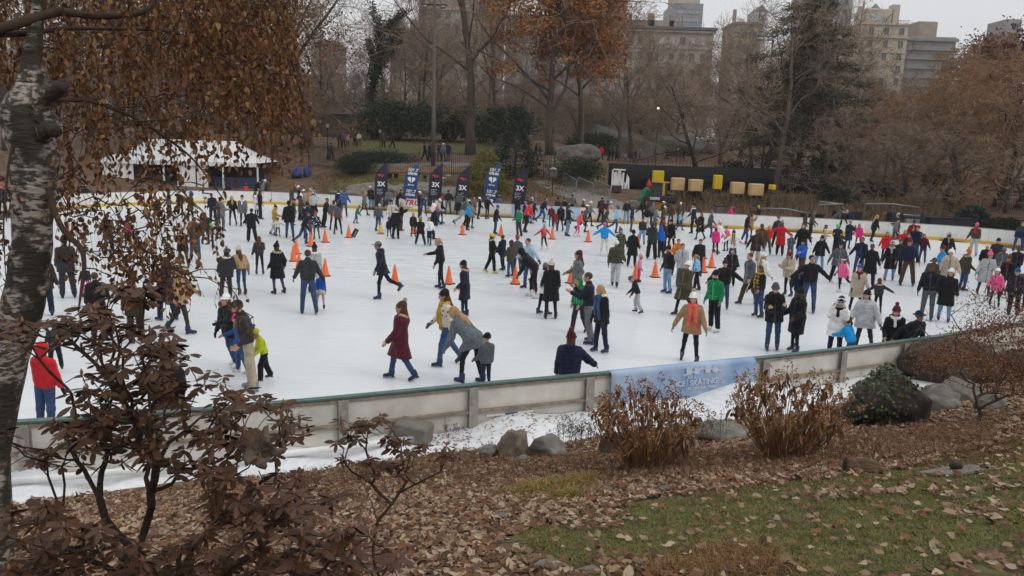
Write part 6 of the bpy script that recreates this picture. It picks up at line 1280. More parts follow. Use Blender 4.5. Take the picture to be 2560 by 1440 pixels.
for sx in (-.05, .42): mb.prism([(sx+.02, -.178, .86), (sx+.13, -.178, .86), (sx+.17, -.178, 1.02), (sx+.01, -.178, 1.02)], (0, .004, 0)); mb.prism([(sx+.2, -.178, .87), (sx+.32, -.178, .84), (sx+.35, -.178, .93), (sx+.22, -.178, 1.0)], (0, .004, 0))
for c in ((-1.1, .78), (.9, .62), (1.25, .5), (1.5, .7)):
    for k in range(3): mb.box((c[0], -.176, c[1]), (.16, .004, .012), ry=k*1.047)
mb.build('ribbon_print', M_BW, e)['kind'] = 'stuff'
# traffic cones
M_CONE = mat('cone_orange', (.72, .125, .022), .45, .08, spec=.4); M_CBASE = mat('cone_base', (.03, .028, .028), .7, .2); M_CY = mat('cone_sleeve', (.6, .5, .05), .5, .5, 30)
def mkcone(e):
    mb = MB(); mb.lathe([(.165, .035), (.155, .045), (.03, .69), (.024, .715), (.012, .715), (.012, .70)], 18); mb.build('cone_body', M_CONE, e, True); mb = MB(); mb.box((0, 0, .018), (.37, .37, .036), bev=.012); mb.build('base', M_CBASE, e)
CONES = ((734, 653, 'tallest-looking cone at the left end of the left cluster'), (741, 635, 'cone hidden behind the leftmost cone of the cluster'), (748, 674, 'cone half hidden by the man in charcoal jacket and jeans'), (777, 616, 'cone right behind the black and brown pom-pom beanie woman'), (813, 606, 'cone standing alone right of the child in floral coat'), (872, 594, 'cone with a dark sign leaning behind it'), (952, 585, 'cone wearing a yellow patterned sleeve'), (1036, 584, 'cone behind the child with mustard beanie'),
    (1156, 587, 'cone near the person in camel coat at the far side'), (1252, 589, 'cone right of the man in blue beanie and black coat'), (1380, 598, 'cone beside the girl in red dotted jacket'), (1470, 605, 'cone left of the girl in bright blue jacket'), (1594, 617, 'cone behind the tall black hooded coat'), (1673, 640, 'cone mostly hidden behind orange jacket'), (813, 690, 'cone nearest the child in blue vest and skirt'), (987, 707, 'cone behind the legs of the gliding man with cap'), (1122, 710, 'cone between the tan beanie woman and the black parka'),
    (1288, 710, 'cone in front of the boy in pale blue hoodie'), (1427, 708, 'cone touching the woman in grey coat and maroon beanie'), (1588, 700, 'cone behind the child in pale pink'), (1637, 693, 'cone standing alone left of light blue jeans'), (1757, 646, 'rear cone of the stacked-looking pair at right'), (1758, 681, 'front cone of the stacked-looking pair at right'), (1778, 669, 'rightmost cone, in front of the cream coats'))
c0 = None
for k, (px, py, lb) in enumerate(CONES):
    p = on(px, py); loc = (p[0], p[1], .004); lab = 'orange traffic '+lb
    if c0 is None: c0 = empty('traffic_cone', loc, .3, lab, 'traffic cone', 'orange cones round the middle of the rink'); mkcone(c0); o = c0
    else: o = copy_tree(c0, loc, random.uniform(0, 1.5), None, lab)
    if 'sleeve' in lb: mb = MB(); mb.lathe([(.128, .19), (.065, .53)], 16); mb.lathe([(.14, .13), (.12, .23)], 16); mb.build('sleeve', M_CY, o, True)
    if 'dark sign' in lb: p2 = (p[0]+.32, p[1]+.12, 0); s_ = empty('sign_board', p2, .2, 'small dark striped board leaning behind an orange cone', 'sign'); mb = MB(); mb.box((0, 0, .26), (.26, .03, .5), ry=.5, rx=-.2); mb.build('panel', M_BLK, s_); mb = MB(); mb.box((0.02, -.03, .2), (.05, .01, .34), ry=.5, rx=-.2); mb.build('stripe', mat('stripe_tan', (.3, .2, .1), .7), s_)
# floodlight pole, thin pole, lanterns, post with box
def pole(px, py, ytop, r0, r1, label, Y=None, name='light_pole', cat='light pole', heads=True):
    p = ter(px, py) if Y is None else dep(px, py, Y); p = np.array([p[0], p[1], gz(p[0], p[1])]); H = dep(px, ytop, p[1])[2]-p[2]; e = empty(name, p, 0, label, cat); mb = MB(); mb.tube([(0, 0, -.3), (0, 0, H*.33), (0, 0, H*.331), (0, 0, H)], [r0, r0*.86, r0*.8, r1], 12); mb.build('shaft', mat('pole_brown', (.095, .075, .062), .6, .12), e, True); return e, H, p
e, H, p = pole(1083, 414, -40, .24, .13, 'tall brown floodlight pole rising beside the middle flag'); zc = dep(1090, 12, p[1])[2]-p[2]; mb = MB(); mb.box((0, 0, zc), (2.4, .12, .12)); mb.build('cross_arm', M_IRON, e)
for x in (-.95, .75): mb = MB(); mb.lathe([(.08, .0), (.26, .1), (.30, .22), (.1, .3)], 12, (x, 0, zc-.35)); mb.build('floodlight', M_GALV, e, True)
e, H, p = pole(1002, 262, 152, .07, .05, 'thin dark street light pole behind the rhododendrons', Y=112); mb = MB(); mb.tube([(0, 0, H), (.4, 0, H+.2), (.9, 0, H+.15)], .04, 6); mb.build('arm', M_IRON, e)
e, H, p = pole(2078, 300, 92, .14, .09, 'pole with twin dome floodlights standing in the pine', Y=70)
for x in (-1.0, .1): mb = MB(); mb.lathe([(.05, .3), (.22, .25), (.42, .02), (.40, 0)], 14, (x-.2, 0, H-.2)); mb.build('floodlight', M_GALV, e, True)
mb = MB(); mb.box((-.3, 0, H+.06), (2.0, .08, .08)); mb.build('cross_arm', M_IRON, e)
e, H, p = pole(1912, 330, 88, .12, .09, 'pole with two round floodlights left of the pine', Y=84)
for x in (-1.3, -.3): mb = MB(); mb.lathe([(.05, .3), (.22, .25), (.42, .02), (.40, 0)], 14, (x, 0, H-.5)); mb.build('floodlight', M_GALV, e, True)
mb = MB(); mb.box((-.6, 0, H-.1), (2.2, .08, .08)); mb.build('cross_arm', M_IRON, e)
def lantern(px, py, ytop, label, Y=None):
    p = ter(px, py) if Y is None else dep(px, py, Y); z = gz(p[0], p[1]); H = dep(px, ytop, p[1])[2]-z; e = empty('lamp_post', (p[0], p[1], z), 0, label, 'lamp post', 'black park lanterns'); mb = MB(); k = H/4.0
    mb.lathe([(.16*k, -.2), (.16*k, .25*k), (.09*k, .6*k), (.055*k, .75*k), (.045*k, 3.15*k), (.08*k, 3.2*k), (.05*k, 3.28*k)], 10); mb.build('post', M_IRON, e, True); mb = MB(); mb.lathe([(.10*k, 3.3*k), (.20*k, 3.72*k)], 8); mb.build('glass', mat('lantern_glass', (.36, .36, .34), .3, .1), e, True); mb = MB(); mb.lathe([(.22*k, 3.72*k), (.20*k, 3.76*k), (.07*k, 3.9*k), (.02*k, 4.0*k), (.001, 4.05*k)], 8); mb.lathe([(.11*k, 3.26*k), (.11*k, 3.31*k)], 8); mb.build('lantern_cap', M_IRON, e, True); return e
lantern(820, 398, 303, 'black park lantern beside the stone bridge arch'); lantern(950, 396, 319, 'black park lantern standing on the lawn behind the first flag'); lantern(1235, 364, 334, 'small distant black lantern before the dark shrubs', 98); lantern(2078, 410, 372, 'small distant lantern right of the pine foot', 100)
p = on(1381, 506, .6); p[1] += .6; z = gz(p[0], p[1]); e = empty('box_sign', (p[0], p[1], z), .1, 'grey box sign on a dark post by the ramp path', 'sign'); hs_ = p[1]/FPX; mb = MB(); mb.tube([(0, 0, -.1), (0, 0, 38*hs_)], .05, 8); mb.build('post', M_IRON, e); mb = MB(); mb.box((0, 0, 46*hs_-z*0), (22*hs_, .2, 20*hs_), bev=.02); mb.build('box', mat('box_dark', (.04, .035, .03), .6), e); mb = MB(); mb.box((0, -.105, 46*hs_), (18*hs_, .02, 16*hs_)); mb.build('face', mat('box_face', (.11, .10, .09), .4), e); mb = MB(); mb.lathe([(.35, 56*hs_+.0), (.30, 58*hs_), (.05, 62*hs_)], 4); mb.build('lid', M_GALV, e)
# iron fence and gate
def fence(pts, H, label, name='iron_fence', post_every=6):
    P = np.array([ter(*q) for q in pts]); Q = dense(P[:, :2], .17); z = terr(Q[:, 0], Q[:, 1]); e = empty(name, (Q[0][0], Q[0][1], 0), 0, label, 'fence'); o = Q[0]; mb = MB(); A = np.column_stack([Q-o, z]); V, F = segs_mesh(A, A+[0, 0, H], np.full(len(A), .017), np.full(len(A), .015), 4); mb.add(V, F); mb.build('picket', M_IRON, e); mb = MB()
    for hz in (.2, H-.18): mb = MB(); mb.tube(np.column_stack([Q-o, z+hz])[::4], .024, 4); mb.build('rail', M_IRON, e)
    mb = MB()
    for k in range(0, len(Q), post_every*3): mb.box((Q[k][0]-o[0], Q[k][1]-o[1], z[k]+H/2), (.07, .07, H+.2))
    mb.build('post', M_IRON, e); return e
fence(((772, 418), (800, 416), (870, 430), (960, 436), (1060, 438), (1180, 438), (1325, 446)), 2.15, 'long black iron picket fence behind the flags'); fence(((1331, 446), (1376, 449)), 2.3, 'black iron gate at the top of the ramp path', 'iron_gate', 2); fence(((1384, 449), (1420, 440)), 2.2, 'short black iron fence right of the gate'); fence(((2455, 520), (2520, 528), (2580, 535)), 1.6, 'low picket fence behind the juniper at right')
P = np.array([ter(*q) for q in ((1522, 470), (1620, 478), (1760, 486), (1900, 492), (2060, 500), (2280, 508))]); P[:, 1] = np.linspace(69, 67, 6); Q = dense(np.array([dep(x, 440, y)[:2] for x, y in zip((1522, 1620, 1760, 1900, 2060, 2290), P[:, 1])]), .6); z = terr(Q[:, 0], Q[:, 1]); e = empty('construction_fence', (Q[0][0], Q[0][1], 0), 0, 'long black screened fence behind the stored blocks', 'fence'); o = Q[0]; H = dep(1640, 413, 69)[2]-z[int(len(z)*.2)]; mb = MB(); n = len(Q); V = []
for k in range(n):
    hz = H-(.9 if k > n*.52 else 0)*sm(k/n, .52, .75); wv = .06*math.sin(k*1.3); V += [(Q[k][0]-o[0], Q[k][1]-o[1]+wv, z[k]), (Q[k][0]-o[0], Q[k][1]-o[1]+wv*.3, z[k]+hz*.55), (Q[k][0]-o[0], Q[k][1]-o[1], z[k]+hz)]
F = [[k*3+c, k*3+3+c, k*3+4+c, k*3+1+c] for k in range(n-1) for c in (0, 1)]; s_ = mk('screen', V, [np.array(F)], mat('screen_black', (.013, .013, .014), .75, .25, 2), e, True); s_.modifiers.new('thickness', 'SOLIDIFY').thickness = .02
Qp = dense(Q, .22); zp = terr(Qp[:, 0], Qp[:, 1])+H; sel = np.arange(len(Qp)) < len(Qp)*.5; A = np.column_stack([Qp-o+[0, .12], zp-.4])[sel]; V, F = segs_mesh(A, A+[0, 0, .75], np.full(len(A), .018), np.full(len(A), .012), 4); mk('picket', V, [F], M_IRON, e)
mb = MB()
for k in range(0, n, 5): mb.box((Q[k][0]-o[0], Q[k][1]-o[1]+.08, z[k]+H*.5), (.07, .07, H))
mb.build('post', M_IRON, e)
# crowd barriers
def barrier(px0, py0, px1, py1, label):
    a, b = ter(px0, py0), ter(px1, py1); c = (a+b)/2; d = b-a; L = np.linalg.norm(d[:2]); e = empty('crowd_barrier', (c[0], c[1], gz(c[0], c[1])), math.atan2(d[1], d[0]), label, 'barrier', 'crowd barriers on the ramp'); tl = math.atan2(d[2], L); z = lambda x: x*math.tan(tl); h = 1.15; mb = MB(); x = L/2
    mb.tube([(-x, 0, .2+z(-x)), (-x, 0, h-.08+z(-x)), (-x+.08, 0, h+z(-x)), (x-.08, 0, h+z(x)), (x, 0, h-.08+z(x)), (x, 0, .2+z(x)), (-x, 0, .2+z(-x))], .028, 6); mb.build('frame', M_GALV, e, True); mb = MB()
    for k in range(1, 17): q = -x+2*x*k/17; mb.tube([(q, 0, .2+z(q)), (q, 0, h+z(q))], .012, 4)
    mb.build('bar', M_GALV, e)
    for q in (-x*.7, x*.7): mb = MB(); mb.tube([(q, -.32, z(q)), (q, 0, .28+z(q)), (q, .32, z(q))], .022, 5); mb.build('foot', M_GALV, e)
barrier(1407, 462, 1440, 482, 'steel crowd barrier, uppermost of the three by the evergreen shrub'); barrier(1443, 476, 1482, 492, 'steel crowd barrier, middle of the three on the ramp'); barrier(1484, 482, 1524, 500, 'steel crowd barrier, lowest of the three by the ramp')
# stored blocks and building material
M_YEL = mat('foam_yellow', (.60, .40, .015), .6, .1, 3); M_TAN = mat('foam_tan', (.56, .38, .18), .7, .08, 3)
for x0, x1, y0, y1, m, lb in ((1631, 1661, 429, 470, M_YEL, 'tall yellow foam block behind the loader'), (1679, 1713, 447, 481, M_TAN, 'square tan block on a pallet, first from the left'), (1725, 1759, 451, 483, M_TAN, 'square tan block on a pallet, second from the left'), (1784, 1807, 440, 478, M_YEL, 'narrow tall yellow foam block between the tan ones'), (1829, 1863, 458, 490, M_TAN, 'square tan block, third from the left, near the reeds'), (1875, 1911, 462, 494, M_TAN, 'square tan block, rightmost in the row, near the reeds'), (1929, 1941, 464, 480, M_YEL, 'small yellow block glimpsed among reeds')):
    Y = 62.5-(x0-1630)/280*3.5; a = dep(x0, y1, Y); b_ = dep(x1, y0, Y); e = empty('foam_block', ((a[0]+b_[0])/2, Y, a[2]), R_(random.uniform(-6, 6)), lb, 'block', 'stored blocks behind the far boards'); w_, h_ = b_[0]-a[0], b_[2]-a[2]; mb = MB(); mb.box((0, .35, h_/2+.1), (w_, .75, h_-.1), bev=.05); mb.build('body', m, e); mb = MB()
    for sx in (-1, 0, 1): mb.box((sx*w_*.4, .35, .02), (.12, .8, .16))
    z = gz(e.location.x, Y); mb.box((0, .35, (z-a[2])/2-.1), (w_*.9, .6, max(a[2]-z, .1))) if a[2] > z+.1 else None
    mb.build('pallet', mat('pallet_wood', (.10, .075, .05), .9), e)
a = ter(1548, 472); e = empty('picket_stack', a, 0, 'stack of leaning white wooden posts and planks', 'planks'); k_ = a[1]/FPX; rg = random.Random(3)
for k, (x, h, t) in enumerate(((-18, 46, .02), (-13, 40, .05), (-9, 42, -.02), (-5, 44, .1), (-1, 52, 0), (3, 44, -.12), (8, 40, .04), (13, 44, -.05), (18, 40, .12), (22, 34, -.03))): mb = MB(); mb.box((x*k_, .2*rg.random(), h*k_/2), (4.2*k_, .1, h*k_), ry=t, rx=-.1); mb.build('plank', M_WHITEP, e)
mb = MB(); mb.box((-2*k_, -.1, 47*k_), (30*k_, .1, 3.5*k_), ry=.03); mb.build('cross_plank', M_WHITEP, e)
a = ter(1588, 468); e = empty('window_frame', a, .1, 'white wooden window frame leaning beside the posts', 'window frame'); k_ = a[1]/FPX; mb = MB()
for x in (-12, 0, 12): mb.box((x*k_, 0, 18*k_), (2.6*k_, .08, 36*k_), rx=-.12)
for z in (1.5, 18, 35): mb.box((0, -.005-(z-18)*.12*k_*-1, z*k_), (26*k_, .08, 2.6*k_), rx=-.12)
mb.build('frame', mat('frame_grey', (.5, .49, .47), .7), e); mb = MB(); mb.box((0, .03, 18*k_), (23*k_, .02, 33*k_), rx=-.12); mb.build('pane', mat('pane_mesh', (.14, .135, .125), .6), e)
a = ter(1617, 470); e = empty('plank_pile', a, .1, 'low pile of grey-brown planks left of the tall yellow block', 'planks'); rg = random.Random(9); mb = MB()
for k in range(12): mb.box((rg.uniform(-.3, .3), rg.uniform(-.3, .4), .08+k*.09), (1.7, .2, .06), rz=rg.uniform(-.2, .2))
mb.build('plank', mat('wood_grey', (.18, .13, .09), .9), e)
a = ter(1730, 480); e = empty('pipe_bundle', (a[0], a[1]+1.4, gz(a[0], a[1]+1.4)), 0, 'pale pipes and dark tarps lying behind the blocks', 'pipes'); mb = MB()
for k in range(7): mb.tube([(-2.4+k*.2, .3*k, .15+.12*(k % 3)), (2.6+k*.1, .25*k, .2+.12*(k % 3))], .07, 7)
mb.build('pipe', M_GALV, e); mb = MB(); mb.box((1.4, .6, .35), (1.7, .9, .55), bev=.2); mb.build('tarp', M_BLK, e)
a = ter(1556, 480); e = empty('crate', (a[0]-.55, a[1]-.3, a[2]), .1, 'small brown box below the white posts', 'box'); mb = MB(); mb.box((0, 0, .28), (.75, .6, .5)); mb.build('body', mat('wood_dark', (.07, .05, .035), .9), e); mb = MB(); mb.box((0, 0, .56), (.85, .7, .05)); mb.build('lid', M_GALV, e)
# compact loader
p = on(1646, 556); p[1] = 58.6; lo = empty('skid_loader', (p[0]+.1, 58.6, gz(p[0], 58.6)), R_(-6), 'black and yellow compact loader parked behind the far boards', 'loader'); M_LY = mat('loader_yellow', (.52, .27, .01), .45, .1); M_LB = mat('loader_black', (.02, .02, .022), .5, .15, spec=.4)
mb = MB(); mb.box((0, 0, .62), (1.9, 1.2, .62), bev=.08); mb.build('chassis', M_LY, lo); mb = MB(); mb.box((-.05, -.72, 1.16), (2.3, .2, .42), bev=.05); mb.box((-.05, .72, 1.16), (2.3, .2, .42), bev=.05); mb.box((.95, 0, 1.2), (.6, 1.3, .75), bev=.1); mb.build('boom', M_LB, lo)
for sx in (-.62, .62):
    for sy in (-.78, .78):
        mb = MB(); mb.lathe([(.16, -.15), (.40, -.15), (.45, -.08), (.45, .08), (.40, .15), (.16, .15)], 18); mb.V[-1] = mb.V[-1] @ np.array([[1, 0, 0], [0, 0, 1], [0, -1, 0]])+np.array([sx, sy, .45]); w_ = mb.build('wheel', M_LB, lo, True); mb = MB(); mb.lathe([(.02, -.08), (.2, -.1), (.2, .1), (.02, .08)], 14); mb.V[-1] = mb.V[-1] @ np.array([[1, 0, 0], [0, 0, 1], [0, -1, 0]])+np.array([sx, sy, .45]); mb.build('rim', M_LY, w_, True)
mb = MB()
for sx in (-.5, .5):
    for sy in (-.5, .5): mb.box((sx, sy, 1.75), (.09, .09, 1.1))
mb.box((0, 0, 2.32), (1.2, 1.15, .1), bev=.03); mb.build('cab', M_LB, lo); mb = MB(); mb.box((0, -.52, 1.75), (.9, .03, .95)); mb.box((-.52, 0, 1.75), (.03, .9, .95)); mb.box((0, .52, 1.75), (.9, .03, .95)); mb.build('glass', M_GLASS, lo); mb = MB(); mb.box((.28, -.56, 1.9), (.16, .05, .95)); mb.box((.3, 0, 2.39), (.8, .9, .05)); mb.build('roof_stripe', M_LY, lo)
mb = MB(); mb.prism([(-1.25, -.85, .25), (-2.0, -.85, .25), (-2.15, -.85, .9), (-1.9, -.85, .95), (-1.25, -.85, .75)], (0, 1.7, 0)); mb.build('bucket', mat('bucket_grey', (.16, .16, .16), .5, .2), lo); text('lettering', 'DEERE', .26, M_LW, lo, (-.35, -.825, 1.19), off=.006)
a = ter(1606, 520); e = empty('tarp_bundle', (a[0], 59.6, gz(a[0], 59.6)), 0, 'green patterned tarp bundle left of the loader', 'tarp'); V, Q = rock_mesh(21, (.62, .45, 1.0), 11); mk('tarp', V+[0, 0, .8], [Q], mat('tarp_green', (.012, .17, .09), .6, .5, 5), e)
a = dep(1621, 478, 60.4); e = empty('fuel_can', (a[0], 60.4, a[2]), 0, 'red upright canister above the green tarp', 'canister'); mb = MB(); mb.lathe([(.01, 0), (.19, 0), (.2, .5), (.12, .75), (.05, .85), (.05, .95), (.01, .95)], 12); mb.build('body', mat('can_red', (.45, .02, .02), .4), e, True); mb = MB(); mb.lathe([(.06, .95), (.06, 1.02), (.01, 1.02)], 8); mb.build('cap', M_BLK, e); mb = MB(); mb.box((0, 0, (gz(a[0], 60.4)-a[2])/2), (.5, .5, max(.05, a[2]-gz(a[0], 60.4)))); mb.build('stand', M_BLK, e)
# pots on the outcrop, black bins and boxes, rails behind the right boards
for px, py, m, lb, s in ((960, 452, mat('pot_teal', (.01, .10, .10), .6), 'teal plant pot right of the first flag', 1), (974, 453, mat('pot_brown', (.05, .03, .022), .8), 'brown planter box beside the teal pot', 1.25), (990, 453, mat('pot_black', (.02, .02, .02), .7), 'round black pot left of the blue flag', 1.1), (1062, 455, mat('pot_teal', (0, 0, 0)), 'teal pot left of the floodlight pole', .9), (1098, 459, mat('pot_brown', (0, 0, 0)), 'brown pot right of the floodlight pole', 1.0), (1108, 463, mat('pot_white', (.55, .55, .54), .7), 'lower white pot between the navy flags', 1), (1121, 456, mat('pot_white', (0, 0, 0)), 'upper white pot left of the third navy flag', 1)):
    a = ter(px, py); e = empty('plant_pot', (a[0], a[1], a[2]+.3), 0, lb, 'plant pot', 'pots on the outcrop'); mb = MB(); mb.lathe([(.01, 0), (.15*s, 0), (.2*s, .32*s), (.23*s, .33*s), (.23*s, .38*s), (.18*s, .38*s), (.17*s, .3*s), (.01, .3*s)], 14); mb.build('pot', m, e, True); mb = MB(); mb.lathe([(.01, .31*s), (.17*s, .305*s)], 12); mb.box((0, 0, -.2), (.3, .3, .4)); mb.build('soil', M_SOIL, e)
def crate(px, py, w_, h_, label, Y, m=None, name='equipment_box', cat='box', d=.7):
    a = dep(px, py, Y); z = gz(a[0], Y); e = empty(name, (a[0], Y, z), .05, label, cat, 'equipment behind the far boards'); zt = dep(px, py-h_, Y)[2]-z; w2 = w_/FPX*Y; mb = MB(); mb.box((0, 0, zt/2), (w2, d, zt), bev=.03); mb.build('body', m or M_BLK, e); mb = MB(); mb.box((0, 0, zt+.025), (w2+.06, d+.06, .05)); mb.build('lid', M_IRON, e); return e
crate(1164, 512, 16, 38, 'tall black loudspeaker box behind the fourth flag', 60.6, name='loudspeaker', cat='loudspeaker'); crate(2116, 552, 66, 22, 'long black box behind the boards under the bending skaters', 54.4); crate(2372, 566, 112, 20, 'long dark blue-black bench box behind the right boards', 52.0, mat('bench_dark', (.02, .022, .035), .6)); crate(2275, 556, 36, 11, 'pale grey machine with round openings behind the boards', 52.6, mat('machine_grey', (.34, .34, .33), .6)); crate(2235, 553, 30, 20, 'dark electrical cabinet behind the boards', 52.6); crate(1795, 530, 14, 14, 'small grey utility box behind the boards', 56.2, mat('utility_grey', (.12, .115, .11), .7)); crate(2030, 546, 50, 10, 'flat dark scaffold pile behind the boards', 55, M_IRON)
def railing(pts, Y, label):
    P = np.array([dep(x, y, Y) for x, y in pts]); o = P[0]; e = empty('metal_railing', o, 0, label, 'railing', 'rails stored behind the boards'); mb = MB(); mb.tube(P-o, .05, 7); mb.build('rail', M_GALV, e, True); mb = MB()
    for q in P: mb.tube([q-o, (q[0]-o[0], q[1]-o[1], gz(q[0], Y)-o[2])], .035, 6)
    mb.build('post', mat('railing_post', (.16, .14, .12), .7), e)
railing(((1905, 521), (1965, 522), (2024, 534)), 55.6, 'bent grey pipe railing right of the tan coat pair'); railing(((2048, 512), (2108, 510)), 55.4, 'short grey rail on posts behind the bending skaters'); railing(((2050, 504), (2106, 511)), 55.8, 'tilted grey rail crossing above the short one'); railing(((2163, 510), (2232, 510), (2298, 519)), 54.6, 'long grey rail on thin posts above the dark boulders'); railing(((2210, 533), (2300, 540)), 53.6, 'low grey pipe lying behind the boards')
for px, py, wd, c, lb in ((742, 444, 30, (.025, .055, .16), 'blue tarpaulin heap left of the yew mound'), (768, 441, 20, (.03, .06, .18), 'second blue bag heap beside the lawn')):
    a = ter(px, py); e = empty('tarp_bundle', a, 0, lb, 'tarp'); s = wd/2/FPX*a[1]; V, Q = rock_mesh(int(px), (s, .6, .7), 8); mk('tarp', V+[0, 0, .4], [Q], mat('tarp_blue_%d' % px, c, .5, .6, 4), e)
a = dep(2293, 389, 84); e = empty('umbrella', (a[0], 84, a[2]), 0, 'blue open umbrella on the right-hand hillside', 'umbrella'); mb = MB(); mb.lathe([(.62, -.22), (.52, -.04), (.33, .1), (.12, .17), (.01, .19)], 10); mb.build('canopy', mat('umbrella_blue', (.06, .27, .60), .6), e, True); mb = MB(); mb.tube([(0, 0, -1.0), (0, 0, .27)], .012, 5); mb.build('shaft', M_IRON, e)
a = dep(1646, 274, 100); e = empty('street_lamp', (a[0], 100, gz(a[0], 100)), 0, 'distant lit street lamp globe among bare branches', 'street lamp'); mb = MB(); mb.tube([(0, 0, -.1), (0, 0, a[2]-gz(a[0], 100))], .05, 6); mb.build('post', M_IRON, e); lm = bpy.data.materials.new('lamp_glow'); lm.use_nodes = True; lm.node_tree.nodes['Principled BSDF'].inputs['Emission Color'].default_value = (1, .8, .5, 1); lm.node_tree.nodes['Principled BSDF'].inputs['Emission Strength'].default_value = 1.6; mb = MB(); mb.lathe([(.01, -.18), (.16, -.1), (.18, .05), (.08, .18), (.01, .2)], 10, (0, 0, a[2]-gz(a[0], 100)+.15)); mb.build('globe', lm, e, True)
# cars on the drive
def car(px, py, Y, rz, c, label):
    a = dep(px, py, Y); e = empty('parked_car', (a[0], Y, gz(a[0], Y)), rz, label, 'car', 'cars on the far drive'); m = mat('car_'+c, COL[c], .3, .05, spec=.5); mb = MB()
    sec = [(-2.2, .35, .62, .8), (-2.1, .3, .85, .86), (-1.2, .28, .95, .9), (1.0, .28, .95, .9), (2.0, .3, .8, .86), (2.25, .35, .6, .78)]; V = []
    for x, z0, z1, hw in sec: V += [(x, -hw, z0), (x, hw, z0), (x, hw, z1-.1), (x, hw-.08, z1), (x, -hw+.08, z1), (x, -hw, z1-.1)]
    F = [[k*6+c_, k*6+(c_+1) % 6, k*6+6+(c_+1) % 6, k*6+6+c_] for k in range(5) for c_ in range(6)]; V = np.array(V); mb.add(V, [np.array(F), np.array([[0, 5, 4, 3, 2, 1], [30, 31, 32, 33, 34, 35]])]); mb.build('body', m, e, True)
    mb = MB(); T = [(-1.7, .94, .78), (-1.0, 1.42, .62), (.45, 1.45, .62), (1.3, .94, .76)]; V = []
    for x, z, hw in T: V += [(x, -hw, z), (x, hw, z)]
    V = np.array(V); mb.add(V, [np.array([[0, 2, 3, 1], [4, 6, 7, 5], [0, 1, 7, 6], [0, 6, 4, 2], [1, 3, 5, 7]])]); mb.build('windows', M_GLASS, e); mb = MB(); mb.box((-.28, 0, 1.445), (1.5, 1.25, .05), bev=.02); mb.build('roof', m, e)
    for sx in (-1.35, 1.35):
        for sy in (-.8, .8): mb = MB(); mb.lathe([(.02, -.1), (.30, -.1), (.33, 0), (.30, .1), (.02, .1)], 14); mb.V[-1] = mb.V[-1] @ np.array([[1, 0, 0], [0, 0, 1], [0, -1, 0]])+np.array([sx, sy, .33]); mb.build('wheel', M_BLK, e, True)
for px, py, Y, rz, c, lb in ((1630, 343, 168, .2, 'white', 'white parked car left of the gnarled tree, leftmost of the cars'), (1690, 344, 166, .1, 'white', 'white car roof seen behind the gnarled tree limbs'), (1752, 347, 164, .1, 'white', 'white car just right of the gnarled tree trunk'), (1800, 350, 160, 2.9, 'white', 'white car fully visible right of the gnarled tree'), (1842, 353, 158, 2.9, 'silver', 'silver car rightmost of the row before the pine'), (2103, 376, 104, .2, 'white', 'white car half hidden left of the man on the slope'), (2143, 379, 102, .2, 'silver', 'silver-grey car behind the woman in mustard coat')): car(px, py, Y, rz, c, lb)
# ------------------------------------------------------------------ the crowd
HN = {'b': 'beanie', 'p': 'pom-pom beanie', 'c': 'cap', 'h': 'helmet', 't': 'beret', 'r': 'headband', 'w': 'brimmed hat'}; CN = {'j': 'jacket', 'm': 'coat', 'l': 'long coat', 'x': 'long coat', 'v': 'vest'}; PN = {'j': 'jeans', 'l': 'leggings', 't': 'trousers', 's': 'snow trousers'}
PO = {'s': '', 'w': 'striding', 'g': 'gliding on one foot', 'o': 'arms loose', 'O': 'arms spread wide', 'p': 'hands in pockets', 'b': 'bending far over', 't': 'leaning forward', 'e': 'leaning on the boards', 'a': 'one arm forward', 'k': 'hands raised to face', 'c': 'arms folded', 'W': 'stepping wide', 'd': 'stooping', 'L': 'one arm on the rail', 'Q': 'legs apart'}
hue = lambda c: HUE.get(c, c.replace('paleblue', 'pale blue'))
PATN = {'dots': 'speckled ', 'floral': 'patterned ', 'plaid': 'plaid ', 'camo': 'camouflage ', 'tweed': 'flecked '}
FACE = {'F': 0, 'B': 180, 'L': -90, 'R': 90, 'FL': -45, 'FR': 45, 'BL': -135, 'BR': 135}
crowd = []
def parse(line, far=False):
    f = line.split(); x = float(f[0]); y = float(f[1])
    if far: h = float(f[2]); face, pose, coat, pants, hat, hair = f[3:9]; sk = 'shoe'; P = ter(x, y); yt = None; P[2] = gz(P[0], P[1])
    else:
        yt = float(f[2]); face, pose, coat, pants, hat, hair, sk = f[3:10]; hatx = {'p': .07, 'b': .015, 'w': .03}.get(hat.split('-')[1], 0) if hat != '-' else 0
        if y < 3: h = y; P = on(x, yt, h+hatx); P[2] = 0
        else:
            P = on(x, y); d = ray(x, yt); d2 = math.hypot(P[0], P[1]); h = HC+d[2]*d2/math.hypot(d[0], d[1])-hatx
            lean = {'b': 1.42, 'd': 1.13, 't': 1.10, 'e': 1.07, 'g': 1.03, 'w': 1.02}.get(pose, 1.0); h = min(max(h*lean, .82), 1.93)
    c = coat.split('-', 2); p = pants.split('-', 2); o = c[2].split('+') if len(c) > 2 else []
    if len(p) > 2: o.append(p[2])
    hh = hat.split('-', 2)
    if len(hh) > 2: o.append(hh[2])
    hr = hair.split('-') if hair != '-' else ['-', 's']
    D = math.hypot(P[0], P[1]); code = {'n': 'navy', 'k': 'black', 'w': 'white', 'g': 'grey', 'y': 'yellow', 'b': 'brown', '-': '-', 'shoe': 'shoe'}[sk]
    return dict(x=x, P=P, h=h, face=face, pose=pose, coat=c[0], ctype=c[1], opts=o, pants=p[0], ptype=p[1], hat=hh[0] if hat != '-' else '-', htype=hh[1] if hat != '-' else '', hair=hr[0], hlen=hr[1], skates=code, lod=1 if D < 27 else 2 if D < 44 else 3, far=far, seed=int(x*7+y*3)+11)
